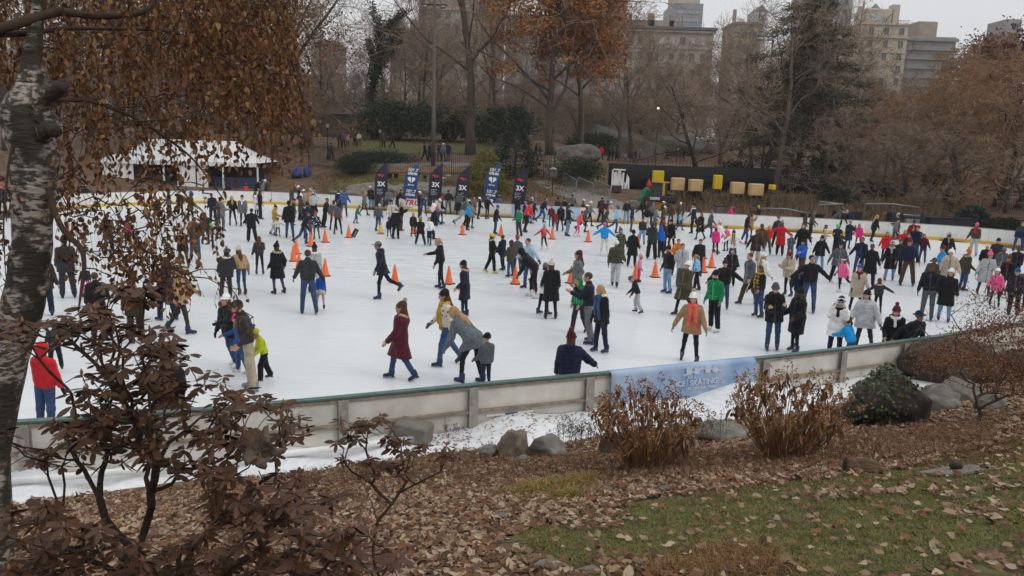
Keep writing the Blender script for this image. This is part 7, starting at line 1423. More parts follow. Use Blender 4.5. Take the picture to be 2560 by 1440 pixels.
SP = [parse(l) for l in PEOPLE.strip().splitlines()]+[parse(l, True) for l in WALKERS.strip().splitlines()]
# labels: what each wears and does; if that is not enough, who stands next to them
def coat_of(s):
    cp = next((PATN.get(q[1:], '') for q in s['opts'] if q[0] == 'C'), ''); q = 'quilted ' if 'q' in s['opts'] and not cp else ''; return hue(s['coat'])+' '+cp+q+(('hooded ' if 'H' in s['opts'] else '')+CN[s['ctype']])
def attrs(s):
    P = s['P']; y = P[1]; kind = 'child' if s['h'] < 1.36 else 'person'; hat = hue(s['hat'])+' '+HN[s['htype']] if s['hat'] != '-' else (hue(s['hair'])+' hair' if s['hair'] != '-' else 'covered head')
    sc = next((hue(o[1:])+' scarf' for o in s['opts'] if o[0] == 'S'), None); fur = 'fur-edged hood' if ('F' in s['opts'] or 'f' in s['opts']) else None
    return dict(coat=kind+' in '+coat_of(s), hat=hat, scarf=sc or fur or '', pose=PO[s['pose']] or {'F': 'facing us', 'B': 'seen from behind', 'L': 'facing left', 'R': 'facing right', 'FL': 'half turned left', 'FR': 'half turned right', 'BL': 'turned away left', 'BR': 'turned away right'}[s['face']],
        pants=hue(s['pants'])+' '+PN[s['ptype']], place='on the path beyond the rink' if s['far'] else 'at the far boards' if y > 51 else 'by the near boards' if y < 18 else 'mid-rink')
ORDER = ('coat', 'hat', 'scarf', 'pose', 'pants', 'place'); AT = [attrs(s) for s in SP]; wc = lambda t: len(t.replace('-', ' ').split())
def say(a, ks):
    t = a['coat']
    w_ = [a[k] for k in ('pants', 'scarf', 'hat') if k in ks and a[k]]
    if w_: t += (', '+', '.join(w_[:-1]) if len(w_) > 1 else '')+(' with ' if len(w_) == 1 else ' and ')+w_[-1]
    for k in ('pose', 'place'):
        if k in ks and a[k]: t += ', '+a[k]
    return t
lab = {}
for i, a in enumerate(AT):
    ks = ['coat', 'hat']; same = lambda ks: [j for j, b in enumerate(AT) if j != i and all(b[k] == a[k] for k in ks)]
    m = same(ks)
    for k in ORDER[2:]:
        if not m: break
        m2 = same(ks+[k])
        if len(m2) < len(m) and wc(say(a, ks+[k])) <= 16: ks.append(k); m = m2
    if m:                                                       # look-alikes: say who stands next to this one
        s = SP[i]; near = sorted((j for j in range(len(SP)) if j != i and SP[j]['coat'] != s['coat'] and abs(SP[j]['P'][1]-s['P'][1]) < 9), key=lambda j: abs(SP[j]['x']-s['x'])+abs(SP[j]['P'][1]-s['P'][1])*4)
        for j in near[:10]:
            t = say(a, ['coat', 'hat'])+', just '+('right' if s['x'] > SP[j]['x'] else 'left')+' of the '+hue(SP[j]['coat'])+' '+CN[SP[j]['ctype']].replace('long ', '')
            if t not in lab.values() and wc(t) <= 16: lab[i] = t; break
        else: lab[i] = say(a, ks)
    else: lab[i] = say(a, ks)
for i, s in enumerate(SP):
    s['skin'] = random.Random(s['seed']).choice(['skin']*7+['tanskin']*2+['darkskin']) if s['hair'] not in ('blond', 'auburn') else 'skin'
    root, hands, hc, hd = figure(s); P = s['P']; base_ang = math.atan2(-P[1], -P[0]); root.location = (P[0], P[1], P[2]+(0 if s['far'] else .003)); rj = random.Random(s['seed']+5)
    root.rotation_euler = (0, 0, base_ang-math.pi/2+R_(FACE[s['face']]+rj.uniform(-14, 14)))
    g = 'walkers beyond the rink' if s['far'] else 'skaters on the rink'; tag(root, lab[i], 'person', g); crowd.append((root, hands, hc, hd, s))
# a few held things
def near_hand(i, side):
    root, hands, *_ = crowd[i]; return root.matrix_basis @ Vector(hands[side])
bpy.context.view_layer.update()
for i, s in enumerate(SP):
    if s['pose'] == 'k' and s['coat'] == 'white':
        a, b_ = near_hand(i, 0), near_hand(i, 1); c = (a+b_)/2+Vector((0, 0, .07)); t = empty('phone', c, crowd[i][0].rotation_euler.z, 'phone in a pale case held up by woman in white hooded coat', 'phone'); mb = MB(); mb.box((0, .05, 0), (.17, .012, .085), bev=.005); mb.build('case', mat('phone_case', (.30, .27, .25), .5), t); mb = MB(); mb.box((.05, .058, .015), (.02, .006, .02)); mb.build('lens', M_BLK, t)
        sg = empty('sunglasses', crowd[i][0].matrix_basis @ Vector(crowd[i][2]+crowd[i][3] @ np.array([0, .1, .012])), crowd[i][0].rotation_euler.z, 'blue mirrored sunglasses on woman taking a picture', 'sunglasses')
        for x in (-.033, .033): mb = MB(); mb.lathe([(.001, -.004), (.026, -.004), (.026, .004), (.001, .004)], 12); mb.V[-1] = mb.V[-1] @ np.array([[1, 0, 0], [0, 0, 1], [0, -1, 0]])+np.array([x, 0, 0]); mb.build('lens', mat('mirror_blue', (.02, .22, .5), .15, .1, spec=.7), sg, True)
        mb = MB(); mb.box((0, 0, .005), (.03, .008, .008)); mb.build('bridge', M_BLK, sg)
print('people', len(SP), 'labels unique', len(set(lab.values())), 'max words', max(wc(t) for t in lab.values()))
# ------------------------------------------------------------------ the near bank: birch, shrubs, rocks, leaves, grass
def leaf_fine(P, D, U, L, W, droop=.15, fold=.18, tip=1.0):
    """smooth elliptical leaves with a midrib; P base, D direction, U top side"""
    P, D, U = [np.asarray(a, float) for a in (P, D, U)]; n = len(P); D = D/np.linalg.norm(D, axis=1)[:, None]; S = np.cross(D, U); S /= np.linalg.norm(S, axis=1)[:, None]+1e-9; U = np.cross(S, D)
    L = np.broadcast_to(L, (n,))[:, None]; W = np.broadcast_to(W, (n,))[:, None]; ts = np.array([.0, .1, .3, .52, .74, .9, 1.0]); ws = np.array([.08, .22, .43, .5, .42, .24, .0]); dr = np.broadcast_to(droop, (n,))[:, None]
    mid = []; lf = []; rt = []
    for t, w_ in zip(ts, ws):
        m = P+D*L*t-np.array([0, 0, 1])*dr*L*t*t; mid.append(m); e = U*fold*W*w_; lf.append(m+S*W*w_+e); rt.append(m-S*W*w_+e)
    V = np.stack(mid+lf+rt, 1).reshape(-1, 3); k = len(ts); i = np.arange(n)[:, None]*(3*k); Q = []
    for a in range(k-1): Q.append(i+np.array([[a, a+1, k+a+1, k+a]])); Q.append(i+np.array([[a, 2*k+a, 2*k+a+1, a+1]]))
    return V, np.concatenate(Q), 3*k
def in_px(poly, n, rng, Y0, Y1):
    """points of a plant whose outline seen from the photograph's spot is poly, spread through its own depth"""
    P = np.array(poly, float); lo, hi = P.min(0), P.max(0); out = []
    while len(out) < n:
        a = rng.uniform(lo, hi, (n*2, 2)); a = a[inpoly(a[:, 0], a[:, 1], P)]; out += [dep(x, y, rng.uniform(Y0, Y1)) for x, y in a[:n-len(out)]]
    return np.array(out)
# ---- birch
def birch_mat():
    m = bpy.data.materials.new('birch_bark'); m.use_nodes = True; t = m.node_tree; b = t.nodes['Principled BSDF']; L = t.links.new; N = t.nodes.new; tcn = N('ShaderNodeTexCoord')
    def nz(sc, st, de=6): mp = N('ShaderNodeMapping'); mp.inputs['Scale'].default_value = st; L(tcn.outputs['Object'], mp.inputs[0]); q = N('ShaderNodeTexNoise'); q.inputs['Scale'].default_value = sc; q.inputs['Detail'].default_value = de; L(mp.outputs[0], q.inputs['Vector']); return q.outputs['Fac']
    def rampn(f, a, b_, c0, c1): r = N('ShaderNodeValToRGB'); L(f, r.inputs[0]); r.color_ramp.elements[0].position = a; r.color_ramp.elements[1].position = b_; r.color_ramp.elements[0].color = (*c0, 1); r.color_ramp.elements[1].color = (*c1, 1); return r.outputs[0]
    pap = rampn(nz(17, (1, 1, 2.0), 10), .46, .56, (.06, .048, .04), (.35, .31, .265)); dk = rampn(nz(4.5, (1, 1, .9), 7), .46, .54, (0, 0, 0), (1, 1, 1)); lent = rampn(nz(12, (.8, .8, 5), 5), .34, .42, (.05, .04, .033), (1, 1, 1))
    mu = N('ShaderNodeMixRGB'); mu.blend_type = 'MULTIPLY'; mu.inputs[0].default_value = 1; L(pap, mu.inputs[1]); L(lent, mu.inputs[2]); mi = N('ShaderNodeMixRGB'); L(dk, mi.inputs[0]); L(mu.outputs[0], mi.inputs[1]); mi.inputs[2].default_value = (.03, .025, .018, 1); L(mi.outputs[0], b.inputs['Base Color'])
    b.inputs['Roughness'].default_value = .85; bp = N('ShaderNodeBump'); bp.inputs['Strength'].default_value = .8; bp.inputs['Distance'].default_value = .02; L(nz(16, (1, 1, 3), 8), bp.inputs['Height']); L(bp.outputs[0], b.inputs['Normal']); return m
rng = np.random.default_rng(31); YB = 5.0; M_BIRCH = birch_mat(); M_BTW = mat('birch_twig', (.055, .036, .026), .9, .3, 6)
tr = [(-62, 1330, 150), (-35, 1150, 118), (-10, 1000, 112), (28, 850, 106), (55, 760, 100), (66, 700, 95), (80, 600, 88), (85, 500, 92), (90, 400, 104), (76, 330, 118), (68, 285, 122), (76, 240, 92), (80, 200, 58), (80, 150, 44), (86, 100, 36), (94, 40, 30), (100, -40, 24), (112, -200, 18)]
T3 = np.array([dep(x, y, YB) for x, y, _ in tr]); T3[0, 2] = gz(T3[0, 0], T3[0, 1])-.25; rad = np.array([w_ for *_, w_ in tr])/2/FPX*YB; bt = empty('birch_tree', (T3[0, 0], T3[0, 1], gz(T3[0, 0], T3[0, 1])), 0, 'leaning old birch with peeling grey-white bark and hanging brown leaves', 'tree'); O_ = np.array(bt.location)
def resample(P, r, n):
    t = np.linspace(0, 1, len(P)); u = np.linspace(0, 1, n); R = np.stack([np.interp(u, t, P[:, k]) for k in range(3)], -1)
    for _ in range(3): R[1:-1] = (R[:-2]+2*R[1:-1]+R[2:])/4
    return R, np.interp(u, t, r)
P_, r_ = resample(T3, rad, 90); mb = MB(); mb.tube(P_-O_, r_, 28); V = mb.V[-1]; k = 28
ax_ = np.repeat(P_-O_, k, 0); d = V[:90*k]-ax_; a_ = np.tile(np.linspace(0, 6.283, k, endpoint=False), 90); zz = np.repeat(np.arange(90), k); V[:90*k] = ax_+d*(1+.16*(vnoise(zz*.35, 4+2.2*np.sin(a_), 1)-.5)+.10*(vnoise(zz*.9, 9+4*np.cos(a_), 2)-.5)+.05*np.sin(a_*3+zz*.2))[:, None]
def limb(pts, Y0, Y1): 
    P = np.array([dep(x, y, Y0+(Y1-Y0)*i/(len(pts)-1)) for i, (x, y, _) in enumerate(pts)]); return resample(P, np.array([w_ for *_, w_ in pts])/2/FPX*(Y0+Y1)/2, 26)
for pts, y0, y1 in (([(80, 262, 60), (118, 236, 48), (148, 220, 36), (160, 214, 26)], YB-.02, YB-.12), ([(60, 300, 80), (20, 262, 62), (-30, 225, 50), (-80, 180, 40)], YB, YB+.2), ([(90, 340, 60), (126, 320, 40), (140, 330, 30)], YB-.05, YB-.12)): p, r = limb(pts, y0, y1); mb.tube(p-O_, r, 14)
mb.build('trunk', M_BIRCH, bt, True)
limbs = [limb(pts, a, b_) for pts, a, b_ in (([(-20, 78, 24), (50, 58, 22), (105, 38, 22), (150, 26, 20), (190, 34, 18), (245, 43, 17), (300, 38, 15), (350, 38, 13), (388, 14, 12), (400, -40, 10)], YB-.15, YB+.5), ([(-10, 84, 14), (60, 86, 14), (110, 78, 11), (160, 70, 10), (240, 71, 9), (330, 73, 8), (430, 74, 7), (520, 110, 6), (610, 190, 4), (660, 260, 3)], YB-.1, YB+1.1),
    ([(120, 470, 16), (142, 548, 15), (168, 590, 14), (206, 618, 14), (212, 665, 11), (204, 720, 8), (196, 780, 4)], YB-.1, YB-.4), ([(100, -60, 14), (260, -120, 12), (450, -90, 10), (620, 0, 8), (720, 120, 5), (760, 260, 3)], YB, YB+1.6), ([(85, -150, 12), (300, -210, 10), (560, -160, 7), (700, -40, 5)], YB, YB+2.4), ([(130, 250, 12), (230, 250, 9), (350, 300, 7), (480, 390, 5), (560, 500, 3)], YB, YB+.8), ([(40, 320, 8), (20, 420, 6), (8, 560, 4), (14, 690, 2)], YB-.1, YB-.3))]
mb = MB()
for p, r in limbs: mb.tube(p-O_, r, 8)
LP = np.vstack([p for p, _ in limbs]); starts = []; strands = []
def hang(poly, n, Y0, Y1, l0, l1, sp=.046):
    for S in in_px(poly, n, rng, Y0, Y1):
        L = rng.uniform(l0, l1); k = max(3, int(L/sp)); d = np.array([rng.normal(.12, .32), rng.normal(0, .25), -.55]); pts = [S]
        for _ in range(k): d = d*.86+np.array([rng.normal(0, .10), rng.normal(0, .08), -.16]); d /= np.linalg.norm(d); pts.append(pts[-1]+d*sp)
        strands.append(np.array(pts)); starts.append(S)
hang([(-80, -220), (700, -230), (735, 0), (748, 160), (700, 250), (580, 220), (480, 170), (330, 160), (130, 180), (-60, 120)], 740, 5.0, 8.6, .35, .8); hang([(440, -120), (720, -120), (752, 200), (745, 260), (620, 250), (480, 170)], 260, 5.2, 8.6, .3, .7)
hang([(130, 220), (560, 220), (600, 280), (480, 300), (300, 360), (140, 400)], 90, 4.8, 6.8, .3, .6); hang([(130, 400), (400, 420), (500, 480), (450, 580), (250, 620), (140, 600)], 95, 4.7, 5.8, .2, .45); hang([(480, 480), (540, 470), (560, 560), (500, 600)], 12, 5, 5.8, .15, .3); hang([(-60, 420), (30, 430), (20, 640), (-60, 640)], 26, 4.6, 5.6, .2, .4); hang([(250, 560), (470, 590), (430, 680), (240, 700)], 52, 4.7, 5.6, .15, .35); hang([(560, 690), (640, 770), (655, 840), (600, 800)], 7, 5.0, 5.6, .08, .2); hang([(300, 620), (540, 660), (560, 720), (330, 720)], 24, 4.7, 5.6, .1, .25)
starts = np.array(starts); A = []; B = []; ra = []; rb = []
sel = rng.permutation(len(starts)); base_pts = LP
order = sel[np.argsort(np.min(np.linalg.norm(starts[sel][:, None]-LP[None, ::4], axis=2), axis=1))]; net = list(LP); 
for o in order:
    q = starts[o]; Ar = np.array(net); j = int(np.argmin(np.linalg.norm(Ar-q, axis=1)+np.maximum(0, q[2]-Ar[:, 2])*.6)); p0 = Ar[j]; L = np.linalg.norm(q-p0); n = max(2, int(L/.16)); prev = p0
    for s in range(1, n+1):
        t = s/n; z = p0+(q-p0)*t+np.array([0, 0, .10*L*math.sin(t*3.14)])+rng.normal(size=3)*.012*(t < 1); A.append(prev); B.append(z); w_ = .0048*(1-.55*t)+.0012; ra.append(w_); rb.append(w_*.9); net.append(z); prev = z
V, Q = segs_mesh(np.array(A)-O_, np.array(B)-O_, ra, rb, 4); mb.add(V, Q); A = np.vstack([s[:-1] for s in strands]); B = np.vstack([s[1:] for s in strands]); V, Q = segs_mesh(A-O_, B-O_, np.full(len(A), .0016), np.full(len(A), .0012), 3); mb.add(V, Q); mb.build('branch', M_BTW, bt, True)
keep = rng.random(len(B)) < .86; P = np.vstack([B[keep], B[rng.random(len(B)) < .35]]); n = len(P); D = rng.normal(size=(n, 3))*.55+np.array([0, 0, -.8]); V, Q, k = leaf_fine(P-O_, D, rng.normal(size=(n, 3)), rng.uniform(.024, .046, n), rng.uniform(.018, .031, n), rng.uniform(-.1, .5, n), .35)
mk('foliage', V, [Q], M_LEAF, bt, False, col=tints(n, [(.15, .066, .027, 4), (.105, .044, .019, 3), (.20, .098, .04, 1.3), (.20, .115, .055, .4)], rng, k))
# ---- rhododendron shrubs
def rhodo_mat():
    m = bpy.data.materials.new('rhododendron_leaf'); m.use_nodes = True; t = m.node_tree; b = t.nodes['Principled BSDF']; L = t.links.new; N = t.nodes.new; at = N('ShaderNodeVertexColor'); at.layer_name = 'tint'; ge = N('ShaderNodeNewGeometry'); mi = N('ShaderNodeMixRGB'); L(ge.outputs['Backfacing'], mi.inputs[0]); L(at.outputs[0], mi.inputs[1]); mi.inputs[2].default_value = (.065, .028, .012, 1); L(mi.outputs[0], b.inputs['Base Color']); b.inputs['Roughness'].default_value = .5; b.inputs['Specular IOR Level'].default_value = .32; return m
M_RHO = rhodo_mat(); M_RST = mat('shrub_stem', (.045, .032, .024), .9, .3, 8, bump=.4, bscale=30); M_BUD = mat('bud', (.22, .105, .055), .7, .2)
def rhodo(label, base, groups, seed, stems, r_max=.018):
    rng = np.random.default_rng(seed); W = np.vstack([in_px(p, n, rng, y0, y1) for p, n, y0, y1 in groups]); W = W[W[:, 2] > terr(W[:, 0], W[:, 1])+.06]; base = np.array(base); e = empty('rhododendron_shrub', base, 0, label, 'shrub'); PP = []; DD = []; UU = []; LL = []
    for c in W:
        tilt = rng.normal(size=3)*.17+np.array([0, 0, 1]); tilt /= np.linalg.norm(tilt); u = np.cross(tilt, [1, 0, 0]); u /= np.linalg.norm(u); v_ = np.cross(tilt, u); k = rng.integers(6, 10); a0 = rng.uniform(0, 6.28)
        for i in range(k):
            a = a0+i*2.4; d = np.cos(a)*u+np.sin(a)*v_+tilt*rng.uniform(-.38, .2); PP.append(c+d*.008); DD.append(d); UU.append(tilt+rng.normal(size=3)*.35); LL.append(rng.uniform(.036, .070))
    n = len(PP); LL = np.array(LL); V, Q, k = leaf_fine(np.array(PP)-base, DD, UU, LL, LL*rng.uniform(.34, .47, n), rng.uniform(0, .3, n), -.12); mk('foliage', V, [Q], M_RHO, e, True, col=tints(n, [(.026, .0185, .014, 4), (.034, .025, .0195, 2), (.05, .023, .012, 3), (.02, .0185, .0135, 2), (.066, .058, .051, 1.1)], rng, k))
    A, B, a, b_ = grow_net(base, np.vstack([stems, W]) if len(stems) else W, rng, .00125, r_max, .3, .03); mb = MB(); V, Q = segs_mesh(A-base, B-base, np.maximum(a, .0022), np.maximum(b_, .002), 6); mb.add(V, Q); mb.build('stem', M_RST, e, True); mb = MB()
    for c in W[::2]: mb.lathe([(.001, -.004), (.006, .002), (.007, .01), (.004, .018), (.001, .024)], 6, c-base)
    mb.build('bud', M_BUD, e, True)['kind'] = 'stuff'; return e
bx_, by_ = dep(372, 1500, 3.3)[:2]; base = (bx_, by_, gz(bx_, by_)-.03)
stm = np.array([dep(x, y, Y) for x, y, Y in ((366, 1360, 3.3), (372, 1290, 3.28), (376, 1230, 3.25), (392, 1160, 3.2), (352, 1120, 3.2), (330, 1040, 3.2), (430, 1210, 3.3), (500, 1180, 3.3), (250, 1210, 3.2), (190, 1150, 3.2), (120, 1190, 3.2), (300, 880, 3.3), (290, 980, 3.25))])
rhodo('large dark brown-leaved rhododendron filling the lower left corner', base, [([(-60, 815), (110, 800), (230, 760), (300, 790), (420, 830), (480, 890), (300, 885), (-60, 850)], 92, 2.9, 3.6), ([(230, 705), (300, 690), (385, 720), (370, 770), (260, 760)], 16, 3.1, 3.4), ([(200, 930), (300, 880), (440, 860), (560, 910), (640, 980), (730, 1015), (790, 1090), (760, 1150), (560, 1130), (300, 1120), (150, 1080), (170, 1000)], 205, 2.9, 3.7), ([(-60, 1050), (200, 1040), (460, 1130), (620, 1150), (560, 1200), (300, 1175), (-60, 1170)], 58, 2.8, 3.5),
    ([(-60, 1290), (120, 1250), (260, 1320), (420, 1360), (560, 1290), (720, 1240), (900, 1300), (1000, 1400), (1030, 1500), (-60, 1500)], 300, 2.5, 3.3), ([(500, 1180), (760, 1180), (860, 1240), (700, 1300), (520, 1290)], 56, 2.7, 3.3)], 51, stm)
bx_, by_ = dep(925, 1390, 4.15)[:2]; base2 = (bx_, by_, gz(bx_, by_)-.03); stm = np.array([dep(x, y, 4.1) for x, y in ((945, 1300), (980, 1260), (1040, 1210), (1100, 1180), (930, 1210), (925, 1160), (880, 1180), (860, 1120))])
rhodo('small open rhododendron with bare forking stems in front of the concrete block', base2, [([(790, 1070), (850, 1040), (960, 1035), (1000, 1080), (930, 1100), (820, 1110)], 19, 4.0, 4.3), ([(960, 1090), (1080, 1110), (1180, 1120), (1190, 1150), (1080, 1150), (980, 1130)], 20, 4.0, 4.3), ([(830, 1140), (900, 1130), (1040, 1170), (1120, 1190), (1000, 1200), (860, 1190)], 15, 4.0, 4.3)], 52, stm, .009)
c = dep(645, 1130, 2.9); e = empty('dead_leaf', c, 0, 'large crumpled grey-brown dead leaf caught in the rhododendron', 'leaf'); a_ = np.linspace(0, 6.283, 40, endpoint=False); rr = .072*(1+.26*np.cos(5*a_+.4)+.14*np.cos(9*a_+1)+.10*np.cos(14*a_)+.12*np.cos(a_-1)); V = [(0, 0, 0)]; F = []
for ring in (.35, .7, 1.0):
    for i in range(40): x = rr[i]*ring*math.cos(a_[i]); z = rr[i]*ring*math.sin(a_[i]); V.append((x, .022*math.sin(x*44+1+z*20)+.5*x*x*8*ring+.018*math.cos(z*61)+.3*abs(z), z))
T_ = [[0, 1+i, 1+(i+1) % 40] for i in range(40)]; F = [[1+r*40+i, 1+(r+1)*40+i, 1+(r+1)*40+(i+1) % 40, 1+r*40+(i+1) % 40] for r in range(2) for i in range(40)]; o = mk('blade', V, [np.array(T_), np.array(F)], mat('dead_leaf', (.13, .098, .076), .85, .35, 18, bump=.4, bscale=40), e, True); o.modifiers.new('thickness', 'SOLIDIFY').thickness = .0015
mb = MB(); mb.tube([(0, 0, -.08), (.02, .01, -.14), (.05, .01, -.17)], .0025, 5); mb.build('stalk', M_RST, e)
# ---- dried hydrangeas
def hydrangea(px, py, H, W_, n, label, seed):
    rng = np.random.default_rng(seed); b = ter(px, py); e = empty('hydrangea_bush', (b[0], b[1], gz(b[0], b[1])), 0, label, 'bush', 'dried hydrangeas on the bank'); A = []; B = []; ra = []; P = []; D = []; L = []; Pf = []; Df = []
    for i in range(n):
        a = rng.uniform(0, 6.283); r = math.sqrt(rng.random()); th = r*.80; h = H*rng.uniform(.70, 1.0)*(1-.22*r) if rng.random() < .82 else H*rng.uniform(.3, .6); d = np.array([math.cos(a)*math.sin(th)*W_/H*1.15, math.sin(a)*math.sin(th)*W_/H*1.0, math.cos(th)]); q = np.array([math.cos(a)*r*.14, math.sin(a)*r*.14, -.05]); k = 7
        for s in range(k):
            nq = q+d*h/k; A.append(q); B.append(nq); ra.append(.0068-.0045*s/k); d = d+np.array([0, 0, .05])+rng.normal(size=3)*.035; d /= np.linalg.norm(d); q = nq
            if s > 2 and rng.random() < .09: P.append(q); D.append(rng.normal(size=3)*.6+[0, 0, -.9]); L.append(rng.uniform(.06, .11))
        if rng.random() < .72:
            for _ in range(rng.integers(2, 5)): P.append(q+rng.normal(size=3)*.012-d*rng.uniform(0, .10)); D.append(rng.normal(size=3)*.5+[0, 0, -.9]); L.append(rng.uniform(.07, .13))
        if rng.random() < .62:
            m = 34; z = rng.random(m); rr = .055*(1-z*.6); an = rng.uniform(0, 6.283, m); Pf += list(q+d*(z*.13)[:, None]+np.column_stack([np.cos(an)*rr, np.sin(an)*rr, rng.normal(0, .008, m)])); Df += list(rng.normal(size=(m, 3)))
    V, Q = segs_mesh(A, B, np.array(ra), np.array(ra)*.92, 5); mk('stem', V, [Q], mat('hydrangea_stem', (.22, .115, .06), .9, .3, 4), e, True); P = np.array(P); nl = len(P); L = np.array(L); V, Q, k = leaf_fine(P, D, rng.normal(size=(nl, 3)), L, L*rng.uniform(.3, .5, nl), rng.uniform(.1, .7, nl), .7); mk('foliage', V, [Q], M_LEAF, e, False, col=tints(nl, [(.18, .09, .042, 3), (.13, .062, .03, 2), (.25, .14, .07, 1)], rng, k))
    V, Q = leaves_mesh(np.array(Pf), np.array(Df), .024, .022, rng, .3); mk('dried_flower', V, [Q], M_LEAF, e, False, col=tints(len(Pf), [(.30, .165, .085, 3), (.22, .115, .055, 2), (.36, .23, .13, 1)], rng, 6))
hydrangea(1612, 1172, 1.28, 1.12, 175, 'dried brown hydrangea bush in front of the blue banner', 61); hydrangea(1958, 1150, 1.38, 1.2, 175, 'dried brown hydrangea bush left of the ivy-covered boulder', 62)
# ---- small maple at the right
rng = np.random.default_rng(71); b = ter(2442, 1056); me_ = empty('maple_shrub', (b[0], b[1], gz(b[0], b[1])), 0, 'low spreading maple with fine rust-brown dead leaves at the right edge', 'shrub'); Yb = b[1]; base = np.array(me_.location)
W = np.vstack([in_px([(2270, 890), (2340, 850), (2440, 800), (2560, 770), (2700, 770), (2700, 960), (2520, 960), (2430, 940), (2300, 930)], 300, rng, Yb-.9, Yb+1.1), in_px([(2400, 720), (2480, 700), (2640, 720), (2640, 800), (2440, 810)], 60, rng, Yb-.3, Yb+1.0), in_px([(2230, 800), (2330, 760), (2420, 740), (2420, 830), (2300, 880)], 40, rng, Yb-.5, Yb+.8), in_px([(2290, 940), (2560, 950), (2640, 1010), (2480, 985)], 40, rng, Yb-.8, Yb+.5)])
stm = np.array([dep(x, y, Yb) for x, y in ((2440, 1010), (2436, 960), (2470, 930), (2400, 930), (2360, 920), (2500, 900), (2380, 880), (2560, 880))]); A, B, a, b_ = grow_net(base, np.vstack([stm, W]), rng, .00115, .03, .72, .02); V, Q = segs_mesh(A-base, B-base, np.maximum(a, .0022), np.maximum(b_, .002), 5); mk('branch', V, [Q], mat('maple_bark', (.085, .066, .055), .9, .25, 6), me_, True)
c = np.vstack([np.repeat(W[:300], 30, 0), np.repeat(W[300:360], 10, 0), np.repeat(W[400:], 6, 0)]); P = c+rng.normal(size=c.shape)*np.array([.10, .12, .05]); n = len(P); V, Q = leaves_mesh(P-base, rng.normal(size=(n, 3))*np.array([1, 1, .5])+[0, 0, -.3], rng.uniform(.022, .05, n), .02, rng, .4, .3); mk('foliage', V, [Q], M_LEAF, me_, False, col=tints(n, [(.19, .082, .036, 3), (.13, .055, .026, 3), (.25, .13, .065, 1)], rng, 6))
# ---- ivy boulder and rocks
def rk2(px, py, wpx, hpx, label, seed, m=None, cuts=7, dz=.30, rz=0., depthk=.8, name='rock'):
    p = ter(px, py); D = p[1]; w_, h_ = wpx/FPX*D/2, hpx/FPX*D; return rock(label, (p[0], p[1]+w_*.3, gz(p[0], p[1]+w_*.3)+h_*dz), (w_*1.12, w_*depthk, h_*.78), seed, m or M_ROCK, rz, name, 'rock' if name == 'rock' else 'boulder', 'rocks along the bank', cuts)
o = rk2(2222, 1062, 225, 150, 'large dark boulder with ivy draped over its left top', 31, M_ROCKD, 9, .32, name='boulder')
rng = np.random.default_rng(81); V0 = np.array([v.co[:] for v in o.data.vertices]); N0 = V0/np.linalg.norm(V0, axis=1)[:, None]; k = (V0[:, 2] > .02+1.0*V0[:, 0]) & (V0[:, 1] < .5); s_ = V0[k]; nn_ = N0[k]; idx = rng.integers(0, len(s_), 2100); P = s_[idx]*(1.0+rng.random((2100, 1))*.07)+rng.normal(size=(2100, 3))*.035; Dn = np.cross(nn_[idx], rng.normal(size=(2100, 3)))+[0, 0, -.35]; e = empty('ivy', o.location, 0, 'green ivy growing over the dark boulder', 'ivy')
V, Q, k = leaf_fine(P, Dn, nn_[idx]+rng.normal(size=(2100, 3))*.35, rng.uniform(.035, .065, 2100), rng.uniform(.035, .055, 2100), .2, .2); mk('foliage', V, [Q], M_GLOSS, e, False, col=tints(2100, [(.028, .045, .022, 4), (.045, .062, .03, 2), (.11, .11, .025, .5), (.02, .03, .018, 2)], rng, k)); mb = MB()
for i in range(7): a = rng.uniform(-.5, .2); mb.tube([(a, -.45, -.3), (a+.1, -.4, .1), (a+.15, -.2, .45)], .009, 5)
mb.build('vine', M_RST, e)
rk2(2400, 960, 250, 95, 'dark overhanging slab behind the ivy boulder', 32, M_ROCKD, 6, .45, name='boulder'); rk2(2352, 1028, 120, 66, 'grey rounded rock right of the ivy boulder', 33, M_ROCK); rk2(2418, 1004, 80, 52, 'grey rock behind the maple stem', 34, M_ROCK); rk2(2474, 1024, 84, 46, 'flat-topped pale rock right of the maple stem', 35, M_ROCK, 9); rk2(2385, 990, 70, 46, 'angular grey rock under the dark slab', 36); rk2(2540, 930, 120, 60, 'dark rock at the right edge behind maple leaves', 37, M_ROCKD)
rk2(1291, 1146, 96, 72, 'tan wedge-shaped rock standing in the snow', 38, M_ROCKB, 9, .33); rk2(1219, 1146, 62, 40, 'dark grey block-like rock left of the tan wedge', 39, M_ROCK, 9); rk2(1376, 1144, 100, 56, 'low grey rock right of the tan wedge', 40); rk2(1310, 1156, 40, 18, 'small flat stone under the tan wedge', 41); rk2(1522, 1140, 46, 66, 'upright dark squared stone at the foot of the first hydrangea', 42, M_ROCKD, 10, .4); rk2(1800, 1100, 140, 44, 'broad grey slab between the two hydrangeas', 43); rk2(1725, 1126, 52, 30, 'rounded grey rock behind the first hydrangea', 44); rk2(2025, 1110, 110, 40, 'grey slab behind the second hydrangea', 45); rk2(1905, 1126, 60, 26, 'grey rock at the left foot of the second hydrangea', 46)
rk2(1258, 1300, 48, 22, 'small pale stone lying in leaves below the tan wedge', 47); rk2(1662, 1232, 38, 22, 'small squared grey stone in leaves', 48, M_ROCK, 10); rk2(2020, 1186, 30, 14, 'small pale grey stone left of the log', 49); rk2(1390, 1428, 110, 18, 'pale edging stone at the bottom edge, left one', 50, M_ROCK, 10); rk2(1478, 1436, 70, 18, 'pale edging stone at the bottom edge, right one', 51, M_ROCK, 10)
